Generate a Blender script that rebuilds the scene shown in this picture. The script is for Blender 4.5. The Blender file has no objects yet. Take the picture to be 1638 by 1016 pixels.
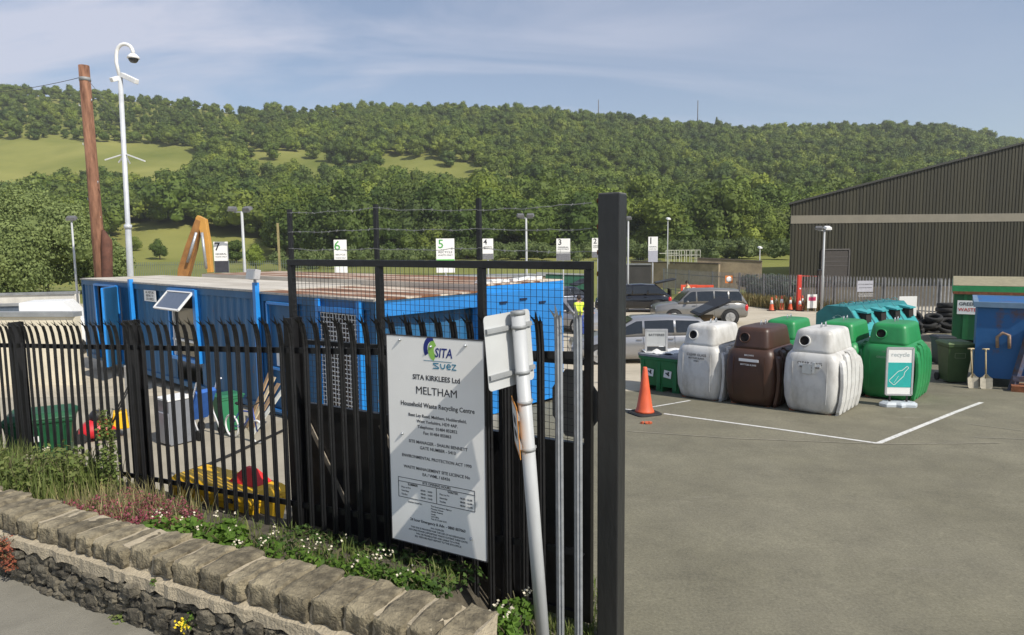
import bpy, bmesh, math, random
import numpy as np
from mathutils import Vector, Matrix
R = math.radians
PI = math.pi
scene = bpy.context.scene
# ------------------------------------------------------------------ camera
F = 1067.0                       # focal length in pixels of the 1638 px wide photograph
ZC = 3.8                         # camera height above the far yard
cam = bpy.data.objects.new('camera', bpy.data.cameras.new('camera'))
scene.collection.objects.link(cam)
cam.data.sensor_width = 36; cam.data.lens = 36 * F / 1638
cam.data.clip_start = 0.05; cam.data.clip_end = 6000
CM = Matrix.Translation((0, 0, ZC)) @ Matrix.Rotation(R(90 - 5.94), 4, 'X') @ Matrix.Rotation(-0.011, 4, 'Z')
cam.matrix_world = CM
scene.camera = cam
# ------------------------------------------------------------------ light
SUN_EL, SUN_AZ = 44.0, -43.0     # azimuth measured from +X towards +Y
world = bpy.data.worlds.new('World'); scene.world = world; world.use_nodes = True
wn = world.node_tree; wn.nodes.clear()
def wnode(t, **k):
    n = wn.nodes.new(t)
    for a, b in k.items(): setattr(n, a, b)
    return n
wout = wnode('ShaderNodeOutputWorld'); wbg = wnode('ShaderNodeBackground'); wbg.inputs[1].default_value = 0.105
sky = wnode('ShaderNodeTexSky', sky_type='NISHITA', sun_disc=False, sun_elevation=R(SUN_EL), sun_rotation=R(90 - SUN_AZ))
sky.air_density = 1.0; sky.dust_density = 0.4; sky.ozone_density = 2.2; sky.altitude = 100
tc = wnode('ShaderNodeTexCoord')
sep = wnode('ShaderNodeSeparateXYZ'); wn.links.new(tc.outputs['Generated'], sep.inputs[0])
def wmath(op, a, b=None, clamp=False):
    n = wnode('ShaderNodeMath', operation=op, use_clamp=clamp)
    for i, v in enumerate((a, b)):
        if v is None: continue
        if isinstance(v, (int, float)): n.inputs[i].default_value = v
        else: wn.links.new(v, n.inputs[i])
    return n.outputs[0]
zz = wmath('MAXIMUM', sep.outputs[2], 0.0)
den = wmath('ADD', zz, 0.16)
comb = wnode('ShaderNodeCombineXYZ')
wn.links.new(wmath('DIVIDE', sep.outputs[0], den), comb.inputs[0]); wn.links.new(wmath('DIVIDE', sep.outputs[1], den), comb.inputs[1])
mp = wnode('ShaderNodeMapping'); mp.inputs['Rotation'].default_value = (0, 0, R(-28)); mp.inputs['Scale'].default_value = (0.55, 1.5, 1)
mp.inputs['Location'].default_value = (3.1, 1.4, 0)
wn.links.new(comb.outputs[0], mp.inputs[0])
n1 = wnode('ShaderNodeTexNoise'); n1.inputs['Scale'].default_value = 0.95; n1.inputs['Detail'].default_value = 9; n1.inputs['Roughness'].default_value = 0.56; n1.inputs['Distortion'].default_value = 0.7
wn.links.new(mp.outputs[0], n1.inputs[0])
n2 = wnode('ShaderNodeTexNoise'); n2.inputs['Scale'].default_value = 0.33; n2.inputs['Detail'].default_value = 3
wn.links.new(comb.outputs[0], n2.inputs[0])
cl = wmath('MULTIPLY', wmath('SUBTRACT', n1.outputs[0], 0.44), 6.5, True)
c2 = wmath('MULTIPLY', wmath('SUBTRACT', n2.outputs[0], 0.22), 4.5, True)
cov = wmath('MULTIPLY', cl, c2)
# thin cirrus lies mostly to the left of the view and fades out to the right
side = wmath('MULTIPLY', wmath('SUBTRACT', 0.62, wmath('DIVIDE', sep.outputs[0], wmath('MAXIMUM', sep.outputs[1], 0.2))), 1.1, True)
cov = wmath('MULTIPLY', cov, wmath('ADD', wmath('MULTIPLY', side, 0.85), 0.12))
cov = wmath('ADD', wmath('MULTIPLY', cov, 0.62), 0.14, True)
cmix = wnode('ShaderNodeMixRGB'); cmix.inputs[2].default_value = (6.3, 6.4, 7.4, 1)
wn.links.new(cov, cmix.inputs[0]); wn.links.new(sky.outputs[0], cmix.inputs[1])
wn.links.new(cmix.outputs[0], wbg.inputs[0]); wn.links.new(wbg.outputs[0], wout.inputs[0])
sd = bpy.data.lights.new('sun', 'SUN'); sd.energy = 4.6; sd.angle = R(0.5); sd.color = (1.0, 0.945, 0.85)
sun = bpy.data.objects.new('sun', sd); scene.collection.objects.link(sun)
sv = Vector((math.cos(R(SUN_EL)) * math.cos(R(SUN_AZ)), math.cos(R(SUN_EL)) * math.sin(R(SUN_AZ)), math.sin(R(SUN_EL))))
sun.rotation_euler = (-sv).to_track_quat('-Z', 'Y').to_euler(); sun.location = (20, -20, 60)
scene.view_settings.view_transform = 'Standard'; scene.view_settings.look = 'None'; scene.view_settings.gamma = 1
scene.view_settings.exposure = 0.2
scene.render.resolution_x = 1024; scene.render.resolution_y = 635
# ------------------------------------------------------------------ helpers
rnd = random.Random(7)
def ray(px, py): return (CM.to_3x3() @ Vector(((px - 819) / F, -(py - 508) / F, -1)))
def at(px, py, D):                     # the world point seen at a photo pixel at depth Y = D
    d = ray(px, py); return Vector((0, 0, ZC)) + d * (D / d.y)
def gz(y):                             # height of the ground at depth y
    return ZC - float(np.interp(y, [0, 4.5, 12.6, 21, 32, 60], [3.0, 3.02, 3.22, 3.6, 3.85, 3.95]))
def gp(px, D, dz=0.0):                 # ground point in pixel column px (near the horizon) at depth D
    z = gz(D); p = at(px, 500, D)
    for _ in range(3):
        py = project((p.x, D, z))[1]; p = at(px, py, D)
    return Vector((p.x, D, z + dz))
CMI = CM.inverted()
def project(p):
    q = CMI @ Vector(p); return 819 + F * q.x / -q.z, 508 - F * q.y / -q.z

MATS = {}
def mat(name, col, rough=0.6, metal=0.0, var=0.25, scale=6.0, bump=0.0, bscale=None, spec=0.5, col2=None, stretch=None, thr=None, detail=6, coat=0, obj_coord=True, emit=None, rustp=None, orand=False):
    if name in MATS: return MATS[name]
    m = bpy.data.materials.new(name); m.use_nodes = True; nt = m.node_tree; b = nt.nodes['Principled BSDF']
    b.inputs['Roughness'].default_value = rough; b.inputs['Metallic'].default_value = metal
    b.inputs['Specular IOR Level'].default_value = spec; b.inputs['Coat Weight'].default_value = coat
    t = nt.nodes.new('ShaderNodeTexCoord'); src = t.outputs['Object']
    if stretch:
        mpn = nt.nodes.new('ShaderNodeMapping'); mpn.inputs['Scale'].default_value = stretch; nt.links.new(src, mpn.inputs[0]); src = mpn.outputs[0]
    n = nt.nodes.new('ShaderNodeTexNoise'); n.inputs['Scale'].default_value = scale; n.inputs['Detail'].default_value = detail; n.inputs['Roughness'].default_value = 0.62
    nt.links.new(src, n.inputs[0])
    r = nt.nodes.new('ShaderNodeValToRGB')
    c = Vector(col[:3])
    lo = tuple(c * (1 - var)) + (1,); hi = tuple(min(1, x * (1 + var)) for x in c) + (1,)
    if col2: hi = tuple(col2[:3]) + (1,)
    r.color_ramp.elements[0].position, r.color_ramp.elements[1].position = (thr or (0.3, 0.7))
    r.color_ramp.elements[0].color = lo; r.color_ramp.elements[1].color = hi
    nt.links.new(n.outputs[0], r.inputs[0]); nt.links.new(r.outputs[0], b.inputs['Base Color'])
    if orand:
        oi = nt.nodes.new('ShaderNodeObjectInfo'); mo = nt.nodes.new('ShaderNodeMapRange'); mo.inputs['To Min'].default_value = .68; mo.inputs['To Max'].default_value = 1.22; nt.links.new(oi.outputs['Random'], mo.inputs['Value'])
        vm = nt.nodes.new('ShaderNodeVectorMath'); vm.operation = 'SCALE'; nt.links.new(r.outputs[0], vm.inputs[0]); nt.links.new(mo.outputs[0], vm.inputs['Scale']); nt.links.new(vm.outputs[0], b.inputs['Base Color'])
    if rustp:
        nr = nt.nodes.new('ShaderNodeTexNoise'); nr.inputs['Scale'].default_value = 2.2; nr.inputs['Detail'].default_value = 9; nr.inputs['Roughness'].default_value = .7; nt.links.new(t.outputs['Object'], nr.inputs[0])
        rr_ = nt.nodes.new('ShaderNodeValToRGB'); rr_.color_ramp.elements[0].position = rustp; rr_.color_ramp.elements[1].position = rustp + .05; nt.links.new(nr.outputs[0], rr_.inputs[0])
        mr = nt.nodes.new('ShaderNodeMixRGB'); mr.inputs[2].default_value = (.13, .07, .045, 1); nt.links.new(rr_.outputs[0], mr.inputs[0]); nt.links.new(r.outputs[0], mr.inputs[1]); nt.links.new(mr.outputs[0], b.inputs['Base Color'])
    if bump:
        n3 = nt.nodes.new('ShaderNodeTexNoise'); n3.inputs['Scale'].default_value = bscale or scale * 4; n3.inputs['Detail'].default_value = 5
        nt.links.new(src, n3.inputs[0])
        bp = nt.nodes.new('ShaderNodeBump'); bp.inputs['Strength'].default_value = bump; bp.inputs['Distance'].default_value = 0.02
        nt.links.new(n3.outputs[0], bp.inputs['Height']); nt.links.new(bp.outputs[0], b.inputs['Normal'])
    if emit: b.inputs['Emission Color'].default_value = tuple(emit) + (1,); b.inputs['Emission Strength'].default_value = 1
    MATS[name] = m; return m

def dup_tree(o, parent=None):
    c = o.copy(); scene.collection.objects.link(c)
    if parent: c.parent = parent
    for ch in [x for x in scene.objects if x.parent == o]: dup_tree(ch, c)
    return c
def tag(o, label=None, cat=None, group=None, kind=None):
    if label: o['label'] = label
    if cat: o['category'] = cat
    if group: o['group'] = group
    if kind: o['kind'] = kind
    return o
def thing(name, label, cat, loc, rz=0, group=None):
    o = bpy.data.objects.new(name, None); scene.collection.objects.link(o)
    o.empty_display_size = 0.1
    o.location = loc; o.rotation_euler = (0, 0, rz)
    return tag(o, label, cat, group)
def raw_mesh(name, V, Fq, m, parent=None, smooth=False):
    me = bpy.data.meshes.new(name)
    V = np.asarray(V, dtype=np.float32); Fq = np.asarray(Fq, dtype=np.int32)
    me.vertices.add(len(V)); me.vertices.foreach_set('co', V.ravel())
    k = Fq.shape[1]; me.loops.add(Fq.size); me.loops.foreach_set('vertex_index', Fq.ravel())
    me.polygons.add(len(Fq)); me.polygons.foreach_set('loop_start', np.arange(0, Fq.size, k, dtype=np.int32))
    me.update(calc_edges=True); me.validate()
    if smooth: me.polygons.foreach_set('use_smooth', np.ones(len(Fq), dtype=bool))
    me.materials.append(m)
    o = bpy.data.objects.new(name, me); scene.collection.objects.link(o)
    if parent: o.parent = parent
    return o
class MB:
    def __init__(s): s.v = []; s.f = []; s.m = Matrix.Identity(4); s.sm = []
    def add(s, vs, fs, smooth=False):
        b = len(s.v); s.v += [tuple(s.m @ Vector(p)) for p in vs]
        for f in fs: s.f.append(tuple(b + i for i in f)); s.sm.append(smooth)
        return s
    def box(s, c, d, rz=0, taper=1.0, jit=0, rm=None):
        x, y, z = (q / 2 for q in d); M = Matrix.Translation(c) @ (rm.to_4x4() if rm else Matrix.Rotation(rz, 4, 'Z'))
        vs = []
        for k in (-1, 1):
            for (a, b) in ((-1, -1), (1, -1), (1, 1), (-1, 1)):
                t = taper if k > 0 else 1
                p = Vector((a * x * t, b * y * t, k * z))
                if jit: p += Vector([rnd.uniform(-jit, jit) for _ in range(3)])
                vs.append(M @ p)
        return s.add(vs, [(3, 2, 1, 0), (4, 5, 6, 7), (0, 1, 5, 4), (1, 2, 6, 5), (2, 3, 7, 6), (3, 0, 4, 7)])
    def bar(s, p0, p1, w, h=None, up=(0, 0, 1)):
        p0 = Vector(p0); p1 = Vector(p1); h = h or w; d = (p1 - p0)
        if d.length < 1e-6: return s
        d.normalize(); u = Vector(up)
        if abs(d.dot(u)) > .98: u = Vector((1, 0, 0))
        a = d.cross(u).normalized(); b = a.cross(d)
        vs = [p + a * (i * w / 2) + b * (j * h / 2) for p in (p0, p1) for (i, j) in ((-1, -1), (1, -1), (1, 1), (-1, 1))]
        return s.add(vs, [(3, 2, 1, 0), (4, 5, 6, 7), (0, 1, 5, 4), (1, 2, 6, 5), (2, 3, 7, 6), (3, 0, 4, 7)])
    def tube(s, pts, r, n=10, cap=True):
        pts = [Vector(p) for p in pts]; k = len(pts); rs = r if isinstance(r, (list, tuple)) else [r] * k
        vs = []; fs = []; pa = None
        for i, p in enumerate(pts):
            d = (pts[min(i + 1, k - 1)] - pts[max(i - 1, 0)]).normalized()
            if pa is None:
                u = Vector((0, 0, 1)) if abs(d.z) < .9 else Vector((1, 0, 0)); a = d.cross(u).normalized()
            else:
                a = (pa - d * pa.dot(d)).normalized()
            pa = a; b = d.cross(a)
            vs += [p + (a * math.cos(2 * PI * j / n) + b * math.sin(2 * PI * j / n)) * rs[i] for j in range(n)]
        for i in range(k - 1):
            for j in range(n):
                fs.append((i * n + j, i * n + (j + 1) % n, (i + 1) * n + (j + 1) % n, (i + 1) * n + j))
        s.add(vs, fs, True)
        if cap:
            s.add(vs[:n], [tuple(range(n))[::-1]]); s.add(vs[-n:], [tuple(range(n))])
        return s
    def lathe(s, prof, n=20, c=(0, 0, 0), ax='Z'):
        vs = []; fs = []; k = len(prof)
        for (r, z) in prof:
            for j in range(n):
                a = 2 * PI * j / n; p = (r * math.cos(a), r * math.sin(a), z)
                if ax == 'X': p = (p[2], p[0], p[1])
                if ax == 'Y': p = (p[0], p[2], p[1])
                vs.append(Vector(p) + Vector(c))
        for i in range(k - 1):
            for j in range(n): fs.append((i * n + j, i * n + (j + 1) % n, (i + 1) * n + (j + 1) % n, (i + 1) * n + j))
        s.add(vs, fs, True)
        if prof[0][0] > 1e-5: s.add(vs[:n], [tuple(range(n))[::-1]])
        if prof[-1][0] > 1e-5: s.add(vs[-n:], [tuple(range(n))])
        return s
    def loft(s, rings, smooth=True, cap=True, close=True):
        n = len(rings[0]); vs = [p for r in rings for p in r]; fs = []
        for i in range(len(rings) - 1):
            for j in range(n if close else n - 1):
                fs.append((i * n + j, i * n + (j + 1) % n, (i + 1) * n + (j + 1) % n, (i + 1) * n + j))
        s.add(vs, fs, smooth)
        if cap: s.add(rings[0], [tuple(range(n))[::-1]]); s.add(rings[-1], [tuple(range(n))])
        return s
    def prism(s, pts, axis, a, b):       # outline in the other two axes (x,z for 'Y'; y,z for 'X'; x,y for 'Z')
        def P(u, v, w): return {'Y': (u, w, v), 'X': (w, u, v), 'Z': (u, v, w)}[axis]
        n = len(pts); vs = [P(u, v, a) for u, v in pts] + [P(u, v, b) for u, v in pts]
        s.add(vs, [tuple(range(n)), tuple(range(n, 2 * n))[::-1]] + [(i, i + n, (i + 1) % n + n, (i + 1) % n) for i in range(n)])
        return s
    def ball(s, c, r, n=10, m=7):
        rr = r if isinstance(r, (tuple, list)) else (r, r, r)
        vs = [Vector((c[0] + rr[0] * math.sin(PI * i / m) * math.cos(2 * PI * j / n), c[1] + rr[1] * math.sin(PI * i / m) * math.sin(2 * PI * j / n), c[2] + rr[2] * math.cos(PI * i / m))) for i in range(m + 1) for j in range(n)]
        fs = [(i * n + j, i * n + (j + 1) % n, (i + 1) * n + (j + 1) % n, (i + 1) * n + j) for i in range(m) for j in range(n)]
        return s.add(vs, fs, True)
    def build(s, name, m, parent=None, bevel=0, loc=None):
        me = bpy.data.meshes.new(name); me.from_pydata(s.v, [], s.f)
        me.polygons.foreach_set('use_smooth', s.sm)
        bm = bmesh.new(); bm.from_mesh(me); bmesh.ops.remove_doubles(bm, verts=bm.verts, dist=1e-5); bmesh.ops.recalc_face_normals(bm, faces=bm.faces); bm.to_mesh(me); bm.free()
        me.materials.append(m)
        o = bpy.data.objects.new(name, me); scene.collection.objects.link(o)
        if parent: o.parent = parent
        if bevel:
            md = o.modifiers.new('bevel', 'BEVEL'); md.width = bevel; md.segments = 2; md.limit_method = 'ANGLE'; md.angle_limit = R(35)
        return o
def text(name, s, size, m, parent, M, bold=0.0, align='CENTER', depth=0.0008, shear=0.0, sx=1.0):
    cu = bpy.data.curves.new('t', 'FONT'); cu.body = s; cu.size = size; cu.align_x = align; cu.align_y = 'CENTER'; cu.extrude = depth; cu.offset = bold; cu.shear = shear; cu.resolution_u = 2
    o = bpy.data.objects.new('t', cu); scene.collection.objects.link(o)
    bpy.context.view_layer.update()
    me = bpy.data.meshes.new_from_object(o.evaluated_get(bpy.context.evaluated_depsgraph_get()))
    bpy.data.objects.remove(o); bpy.data.curves.remove(cu)
    me.transform(M @ Matrix.Diagonal((sx, 1, 1, 1))); me.materials.clear(); me.materials.append(m); me.name = name
    q = bpy.data.objects.new(name, me); scene.collection.objects.link(q); q.parent = parent
    return q
FRONT = Matrix.Rotation(R(90), 4, 'X')        # text in the XZ plane read from -Y
def TF(x, y, z): return Matrix.Translation((x, y, z)) @ FRONT
# ------------------------------------------------------------------ materials
black_paint = mat('black_gloss_paint', (0.012, 0.012, 0.013), 0.38, var=0.35, scale=9, bump=0.15, bscale=30)
galv = mat('galvanised_steel', (0.42, 0.44, 0.46), 0.42, 0.55, var=0.18, scale=14)
galv_dull = mat('dull_galvanised', (0.30, 0.31, 0.31), 0.6, 0.2, var=0.2, scale=3)
grey_metal = mat('grey_painted_metal', (0.42, 0.42, 0.42), 0.5, 0.1, var=0.12, scale=5)
pole_grey = mat('pole_grey_paint', (0.45, 0.46, 0.46), 0.45, 0.0, var=0.12, scale=9, stretch=(1, 1, .25))
white_paint = mat('white_paint', (0.78, 0.78, 0.76), 0.45, var=0.06)
sign_white = mat('sign_white', (0.86, 0.85, 0.81), 0.35, var=0.03, scale=3)
ink = mat('black_ink', (0.02, 0.02, 0.025), 0.5, var=0.1)
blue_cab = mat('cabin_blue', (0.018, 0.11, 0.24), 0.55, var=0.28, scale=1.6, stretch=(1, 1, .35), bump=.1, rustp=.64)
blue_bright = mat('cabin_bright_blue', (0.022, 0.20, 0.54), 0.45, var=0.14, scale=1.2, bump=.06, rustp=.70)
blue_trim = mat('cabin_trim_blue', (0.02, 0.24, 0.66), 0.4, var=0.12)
rust = mat('rust', (0.22, 0.08, 0.035), 0.85, var=0.4, scale=9, bump=.3)
glass_dark = mat('dark_glass', (0.015, 0.018, 0.02), 0.08, spec=0.8, var=0.2)
rubber = mat('rubber', (0.018, 0.018, 0.018), 0.8, var=0.3, bump=.2)
plastic_orange = mat('cone_orange', (0.66, 0.11, 0.04), 0.5, var=0.12)
reflect_white = mat('reflective_white', (0.75, 0.75, 0.75), 0.4, var=0.05)
# ------------------------------------------------------------------ ground
def ground_mat():
    m = bpy.data.materials.new('yard_asphalt_and_concrete'); m.use_nodes = True; nt = m.node_tree; N = nt.nodes; L = nt.links; b = N['Principled BSDF']
    b.inputs['Roughness'].default_value = 0.9; b.inputs['Specular IOR Level'].default_value = 0.25
    g = N.new('ShaderNodeNewGeometry')
    def noise(sc, det=5, rough=.6, st=None):
        n = N.new('ShaderNodeTexNoise'); n.inputs['Scale'].default_value = sc; n.inputs['Detail'].default_value = det; n.inputs['Roughness'].default_value = rough
        if st:
            q = N.new('ShaderNodeMapping'); q.inputs['Scale'].default_value = st; q.inputs['Rotation'].default_value = (0, 0, .3); L.new(g.outputs['Position'], q.inputs[0]); L.new(q.outputs[0], n.inputs[0])
        else: L.new(g.outputs['Position'], n.inputs[0])
        return n.outputs[0]
    def ramp(v, a, b2, ca, cb):
        r = N.new('ShaderNodeValToRGB'); r.color_ramp.elements[0].position = a; r.color_ramp.elements[1].position = b2
        r.color_ramp.elements[0].color = ca + (1,); r.color_ramp.elements[1].color = cb + (1,); L.new(v, r.inputs[0]); return r.outputs[0]
    def mix(f, a, c, t='MIX'):
        x = N.new('ShaderNodeMixRGB'); x.blend_type = t
        for i, v in enumerate((f, a, c)):
            if isinstance(v, (int, float)): x.inputs[i].default_value = v
            elif isinstance(v, tuple): x.inputs[i].default_value = v + (1,)
            else: L.new(v, x.inputs[i])
        return x.outputs[0]
    def mth(op, a, c, cl=False):
        x = N.new('ShaderNodeMath'); x.operation = op; x.use_clamp = cl
        for i, v in enumerate((a, c)):
            if isinstance(v, (int, float)): x.inputs[i].default_value = v
            else: L.new(v, x.inputs[i])
        return x.outputs[0]
    asp = ramp(noise(.45, 6), .3, .7, (.160, .149, .106), (.204, .190, .140))
    asp = mix(1.0, mix(1.0, asp, ramp(noise(38, 4, .75), .3, .72, (.72, .72, .72), (1.26, 1.25, 1.22)), 'MULTIPLY'), ramp(noise(1.4, 8, .72), .32, .68, (.83, .83, .84), (1.15, 1.15, 1.13)), 'MULTIPLY')
    asp = mix(ramp(noise(260, 2), .66, .74, (0, 0, 0), (1, 1, 1)), asp, (.40, .38, .32))
    asp = mix(mth('MULTIPLY', ramp(noise(.9, 6, .7, (.35, 1.6, 1)), .6, .74, (0, 0, 0), (1, 1, 1)), .35), asp, (.125, .113, .08))
    asp = mix(mth('MULTIPLY', ramp(noise(.7, 7, .7, (.5, 2.4, 1)), .62, .72, (0, 0, 0), (1, 1, 1)), .3), asp, (.34, .31, .25))
    con = ramp(noise(.35, 6), .3, .7, (.42, .37, .28), (.55, .49, .385))
    con = mix(mth('MULTIPLY', ramp(noise(1.3, 7, .7, (.4, 1.4, 1)), .55, .72, (0, 0, 0), (1, 1, 1)), .5), con, (.17, .155, .125))
    sp = N.new('ShaderNodeSeparateXYZ'); L.new(g.outputs['Position'], sp.inputs[0])
    # the concrete slab starts beyond a line running away to the right
    v = mth('SUBTRACT', sp.outputs[1], mth('ADD', 15.2, mth('MULTIPLY', mth('MAXIMUM', mth('SUBTRACT', sp.outputs[0], 3.0), 0), .85)))
    right = mth('MULTIPLY', v, 6, True)
    lv = mth('MULTIPLY', mth('MINIMUM', mth('SUBTRACT', -0.2, sp.outputs[0]), mth('SUBTRACT', sp.outputs[1], mth('ADD', 5.0, mth('MULTIPLY', sp.outputs[0], -.55)))), 5, True)
    gray = ramp(noise(.6, 6), .3, .7, (.29, .26, .20), (.42, .38, .30))
    paved = mix(right, asp, con)
    paved = mix(mth('MULTIPLY', mth('SUBTRACT', 1, right), lv), paved, gray)
    grass = ramp(noise(.25, 8, .7), .3, .72, (.13, .155, .035), (.24, .235, .075))
    out = mix(mth('MULTIPLY', mth('MULTIPLY', mth('SUBTRACT', sp.outputs[1], mth('ADD', 47.5, mth('MULTIPLY', sp.outputs[0], -.1))), .8, True), mth('MULTIPLY', mth('SUBTRACT', 22.0, sp.outputs[0]), .5, True)), mix(mth('MULTIPLY', mth('MULTIPLY', mth('SUBTRACT', sp.outputs[0], 17.0), .5, True), mth('MULTIPLY', mth('SUBTRACT', sp.outputs[1], 40.5), .8, True)), paved, (.10, .085, .06)), grass)
    L.new(out, b.inputs['Base Color'])
    bp = N.new('ShaderNodeBump'); bp.inputs['Strength'].default_value = .35; bp.inputs['Distance'].default_value = .008
    L.new(noise(90, 3), bp.inputs['Height']); L.new(bp.outputs[0], b.inputs['Normal'])
    return m
ys = [-30, -5, 0, 1.5, 3, 4.5, 6, 8, 10, 12.6, 15, 18, 21, 26, 32, 45, 60, 110]; xs = list(range(-150, 151, 6))
V = [(x, y, gz(max(y, 0))) for y in ys for x in xs]; nx = len(xs)
Fq = [(j * nx + i, j * nx + i + 1, (j + 1) * nx + i + 1, (j + 1) * nx + i) for j in range(len(ys) - 1) for i in range(nx - 1)]
tag(raw_mesh('ground', V, Fq, ground_mat(), None, True), kind='structure')
# hillside: terrain rising behind the yard
RIDGE_PX = [-900, -300, 0, 100, 200, 300, 400, 550, 700, 820, 900, 1000, 1100, 1200, 1350, 1500, 1638, 1900, 2600]
RIDGE_PY = [150, 146, 158, 163, 168, 176, 190, 190, 189, 191, 195, 206, 217, 222, 217, 220, 246, 285, 330]
def hor(px): return 397 + 0.011 * (819 - px)
def hill_z(px, D):
    er = hor(px) - float(np.interp(px, RIDGE_PX, RIDGE_PY))
    e150 = float(np.interp(px, [450, 800], [-27, -15]))
    if D <= 150:
        z0 = gz(60); z1 = ZC + e150 * 150 / F; return z0 + (z1 - z0) * max(0, min(1, (D - 60) / 90)) ** 1.5
    s = (D - 150) / 400
    if s <= 1: e = e150 + (er - e150) * (1 - (1 - s) ** 1.45)
    else: return ZC + er * 550 / F - (D - 550) * .12
    und = 1.1 * math.sin(px * .021 + D * .03) + .9 * math.sin(px * .047 - D * .05)
    return ZC + e * D / F + und * min(1, s * 3) * (1 if s < .9 else 0.3)
pxs = list(range(-900, 2601, 25)); Ds = [60, 80, 100, 120, 150, 170, 190, 210, 230, 250, 275, 300, 325, 350, 380, 410, 440, 470, 500, 530, 550, 580, 650, 900]
V = [((px - 819) / F * D, D, hill_z(px, D) + (0 if D > 60 else -.3)) for D in Ds for px in pxs]; nx = len(pxs)
Fq = [(j * nx + i, j * nx + i + 1, (j + 1) * nx + i + 1, (j + 1) * nx + i) for j in range(len(Ds) - 1) for i in range(nx - 1)]
mh = mat('hillside_grass', (.17, .20, .045), .95, var=.22, scale=.012, col2=(.26, .255, .075), thr=(.35, .65), bump=.5, bscale=.6, spec=.1)
tag(raw_mesh('hillside', V, Fq, mh, None, True), kind='structure')
# painted bay lines
def strip(name, pts, w, m, dz=.004, kind='structure'):
    mb = MB()
    for a, b in zip(pts[:-1], pts[1:]):
        a = Vector(a); b = Vector(b); d = b - a; n = max(1, int(d.length / .7)); s = Vector((-d.y, d.x, 0)).normalized() * w / 2
        for i in range(n):
            p, q = a + d * (i / n), a + d * ((i + 1) / n)
            mb.add([(p.x - s.x, p.y - s.y, gz(p.y - s.y) + dz), (q.x - s.x, q.y - s.y, gz(q.y - s.y) + dz), (q.x + s.x, q.y + s.y, gz(q.y + s.y) + dz), (p.x + s.x, p.y + s.y, gz(p.y + s.y) + dz)], [(0, 1, 2, 3)])
    return tag(mb.build(name, m), kind=kind)
def gpix(px, py):                      # ground point under a photo pixel
    d = ray(px, py); lo, hi = 1.0, 80.0
    for _ in range(40):
        mid = (lo + hi) / 2; p = Vector((0, 0, ZC)) + d * (mid / d.y)
        if p.z > gz(mid): lo = mid
        else: hi = mid
    return Vector((p.x, mid, gz(mid)))
line_m = mat('worn_white_line', (.42, .41, .37), .8, var=.2, scale=14, col2=(.66, .65, .61), thr=(.3, .5), bump=.2)
strip('road_marking', [gpix(1062, 662), gpix(1240, 686), gpix(1408, 710)], .075, line_m)
strip('road_marking', [gpix(1406, 709), gpix(1570, 644)], .085, line_m, .0048)
strip('road_marking', [gpix(1040, 652), gpix(1104, 641)], .06, line_m, .0052)
strip('road_marking', [gpix(960, 651), gpix(1052, 660)], .06, line_m, .0056)
seam = mat('asphalt_seam', (.245, .225, .17), .9, var=.25, scale=6)
seam2 = mat('asphalt_crack', (.198, .18, .133), .9, var=.25, scale=6)
strip('road_marking', [gpix(1003, 690), gpix(1180, 702), gpix(1420, 711), gpix(1600, 709)], .035, seam, .0062)
tan_ = mat('tan_stain', (.22, .197, .145), .9, var=.15, scale=9); pal_ = mat('pale_stain', (.28, .26, .205), .9, var=.15, scale=9)
strip('road_marking', [gpix(1545, 678), gpix(1640, 690)], .02, pal_, .0068)
strip('road_marking', [gpix(1560, 700), gpix(1640, 703)], .02, pal_, .0074)
# pavement in front of the wall
wa = Vector((-.482, -.876, 0)); 
WD = Vector((-.891, .454, 0)).normalized()      # wall direction, towards the left of the picture
WN = Vector((-WD.y, WD.x, 0))                   # towards the road
if WN.y > 0: WN = -WN
W0 = Vector((-.59, 3.70, 0)) - WD * .36         # right end of the wall, front edge
pv = mat('pavement_tarmac', (.22, .205, .165), .92, var=.14, scale=3, bump=.5, bscale=120)
zp = ZC - 2.82
def wl(s, n, z): p = W0 + WD * s + WN * n; return (p.x, p.y, z)
mb = MB(); mb.add([wl(-.2, -.1, zp), wl(14, -.1, zp - .10), wl(14, 2.2, zp - .10), wl(-.2, 2.2, zp), wl(-.2, -.1, zp - .3), wl(14, -.1, zp - .42), wl(14, 2.2, zp - .42), wl(-.2, 2.2, zp - .3)], [(0, 1, 2, 3), (7, 6, 5, 4), (0, 3, 7, 4), (3, 2, 6, 7)])
tag(mb.build('pavement', pv), kind='structure')
# soil strip between wall and fence
soil = mat('dry_soil', (.10, .085, .06), .95, var=.4, scale=8, bump=.8, bscale=40)
FD = Vector((-.876, .482, 0)).normalized()      # fence direction, towards the left
F0 = Vector((.49, 4.80, 0))                     # right end of the fence
def fl(s, n, z): p = F0 + FD * s + Vector((FD.y, -FD.x, 0)) * n * -1; return Vector((p.x, p.y, z))
FNROAD = Vector((-.482, -.876, 0))
def fr(s, n=0, z=0): p = F0 + FD * s + FNROAD * n; return Vector((p.x, p.y, z))
mb = MB(); a = []; N_ = 24
for i in range(N_ + 1):
    s = .62 + i * 11 / N_; zt = ZC - 2.66 - .02 * s - (.35 if i == 0 else 0)
    pf = W0 + WD * (s - .1) - WN * .34; pb = fr(s, -.22)
    a.append([Vector((pf.x, pf.y, zt - .55)), Vector((pf.x, pf.y, zt + .22 if i > 0 else zt - .05)), (Vector((pf.x, pf.y, 0)) + Vector((pb.x, pb.y, 0))) / 2 + Vector((0, 0, zt + (.12 if i > 0 else -.02) + rnd.uniform(-.03, .03))), Vector((pb.x, pb.y, zt - .02)), Vector((pb.x, pb.y, zt - .45))])
mb.loft(a, smooth=True, cap=True)
tag(mb.build('verge', soil), kind='structure')

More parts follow.
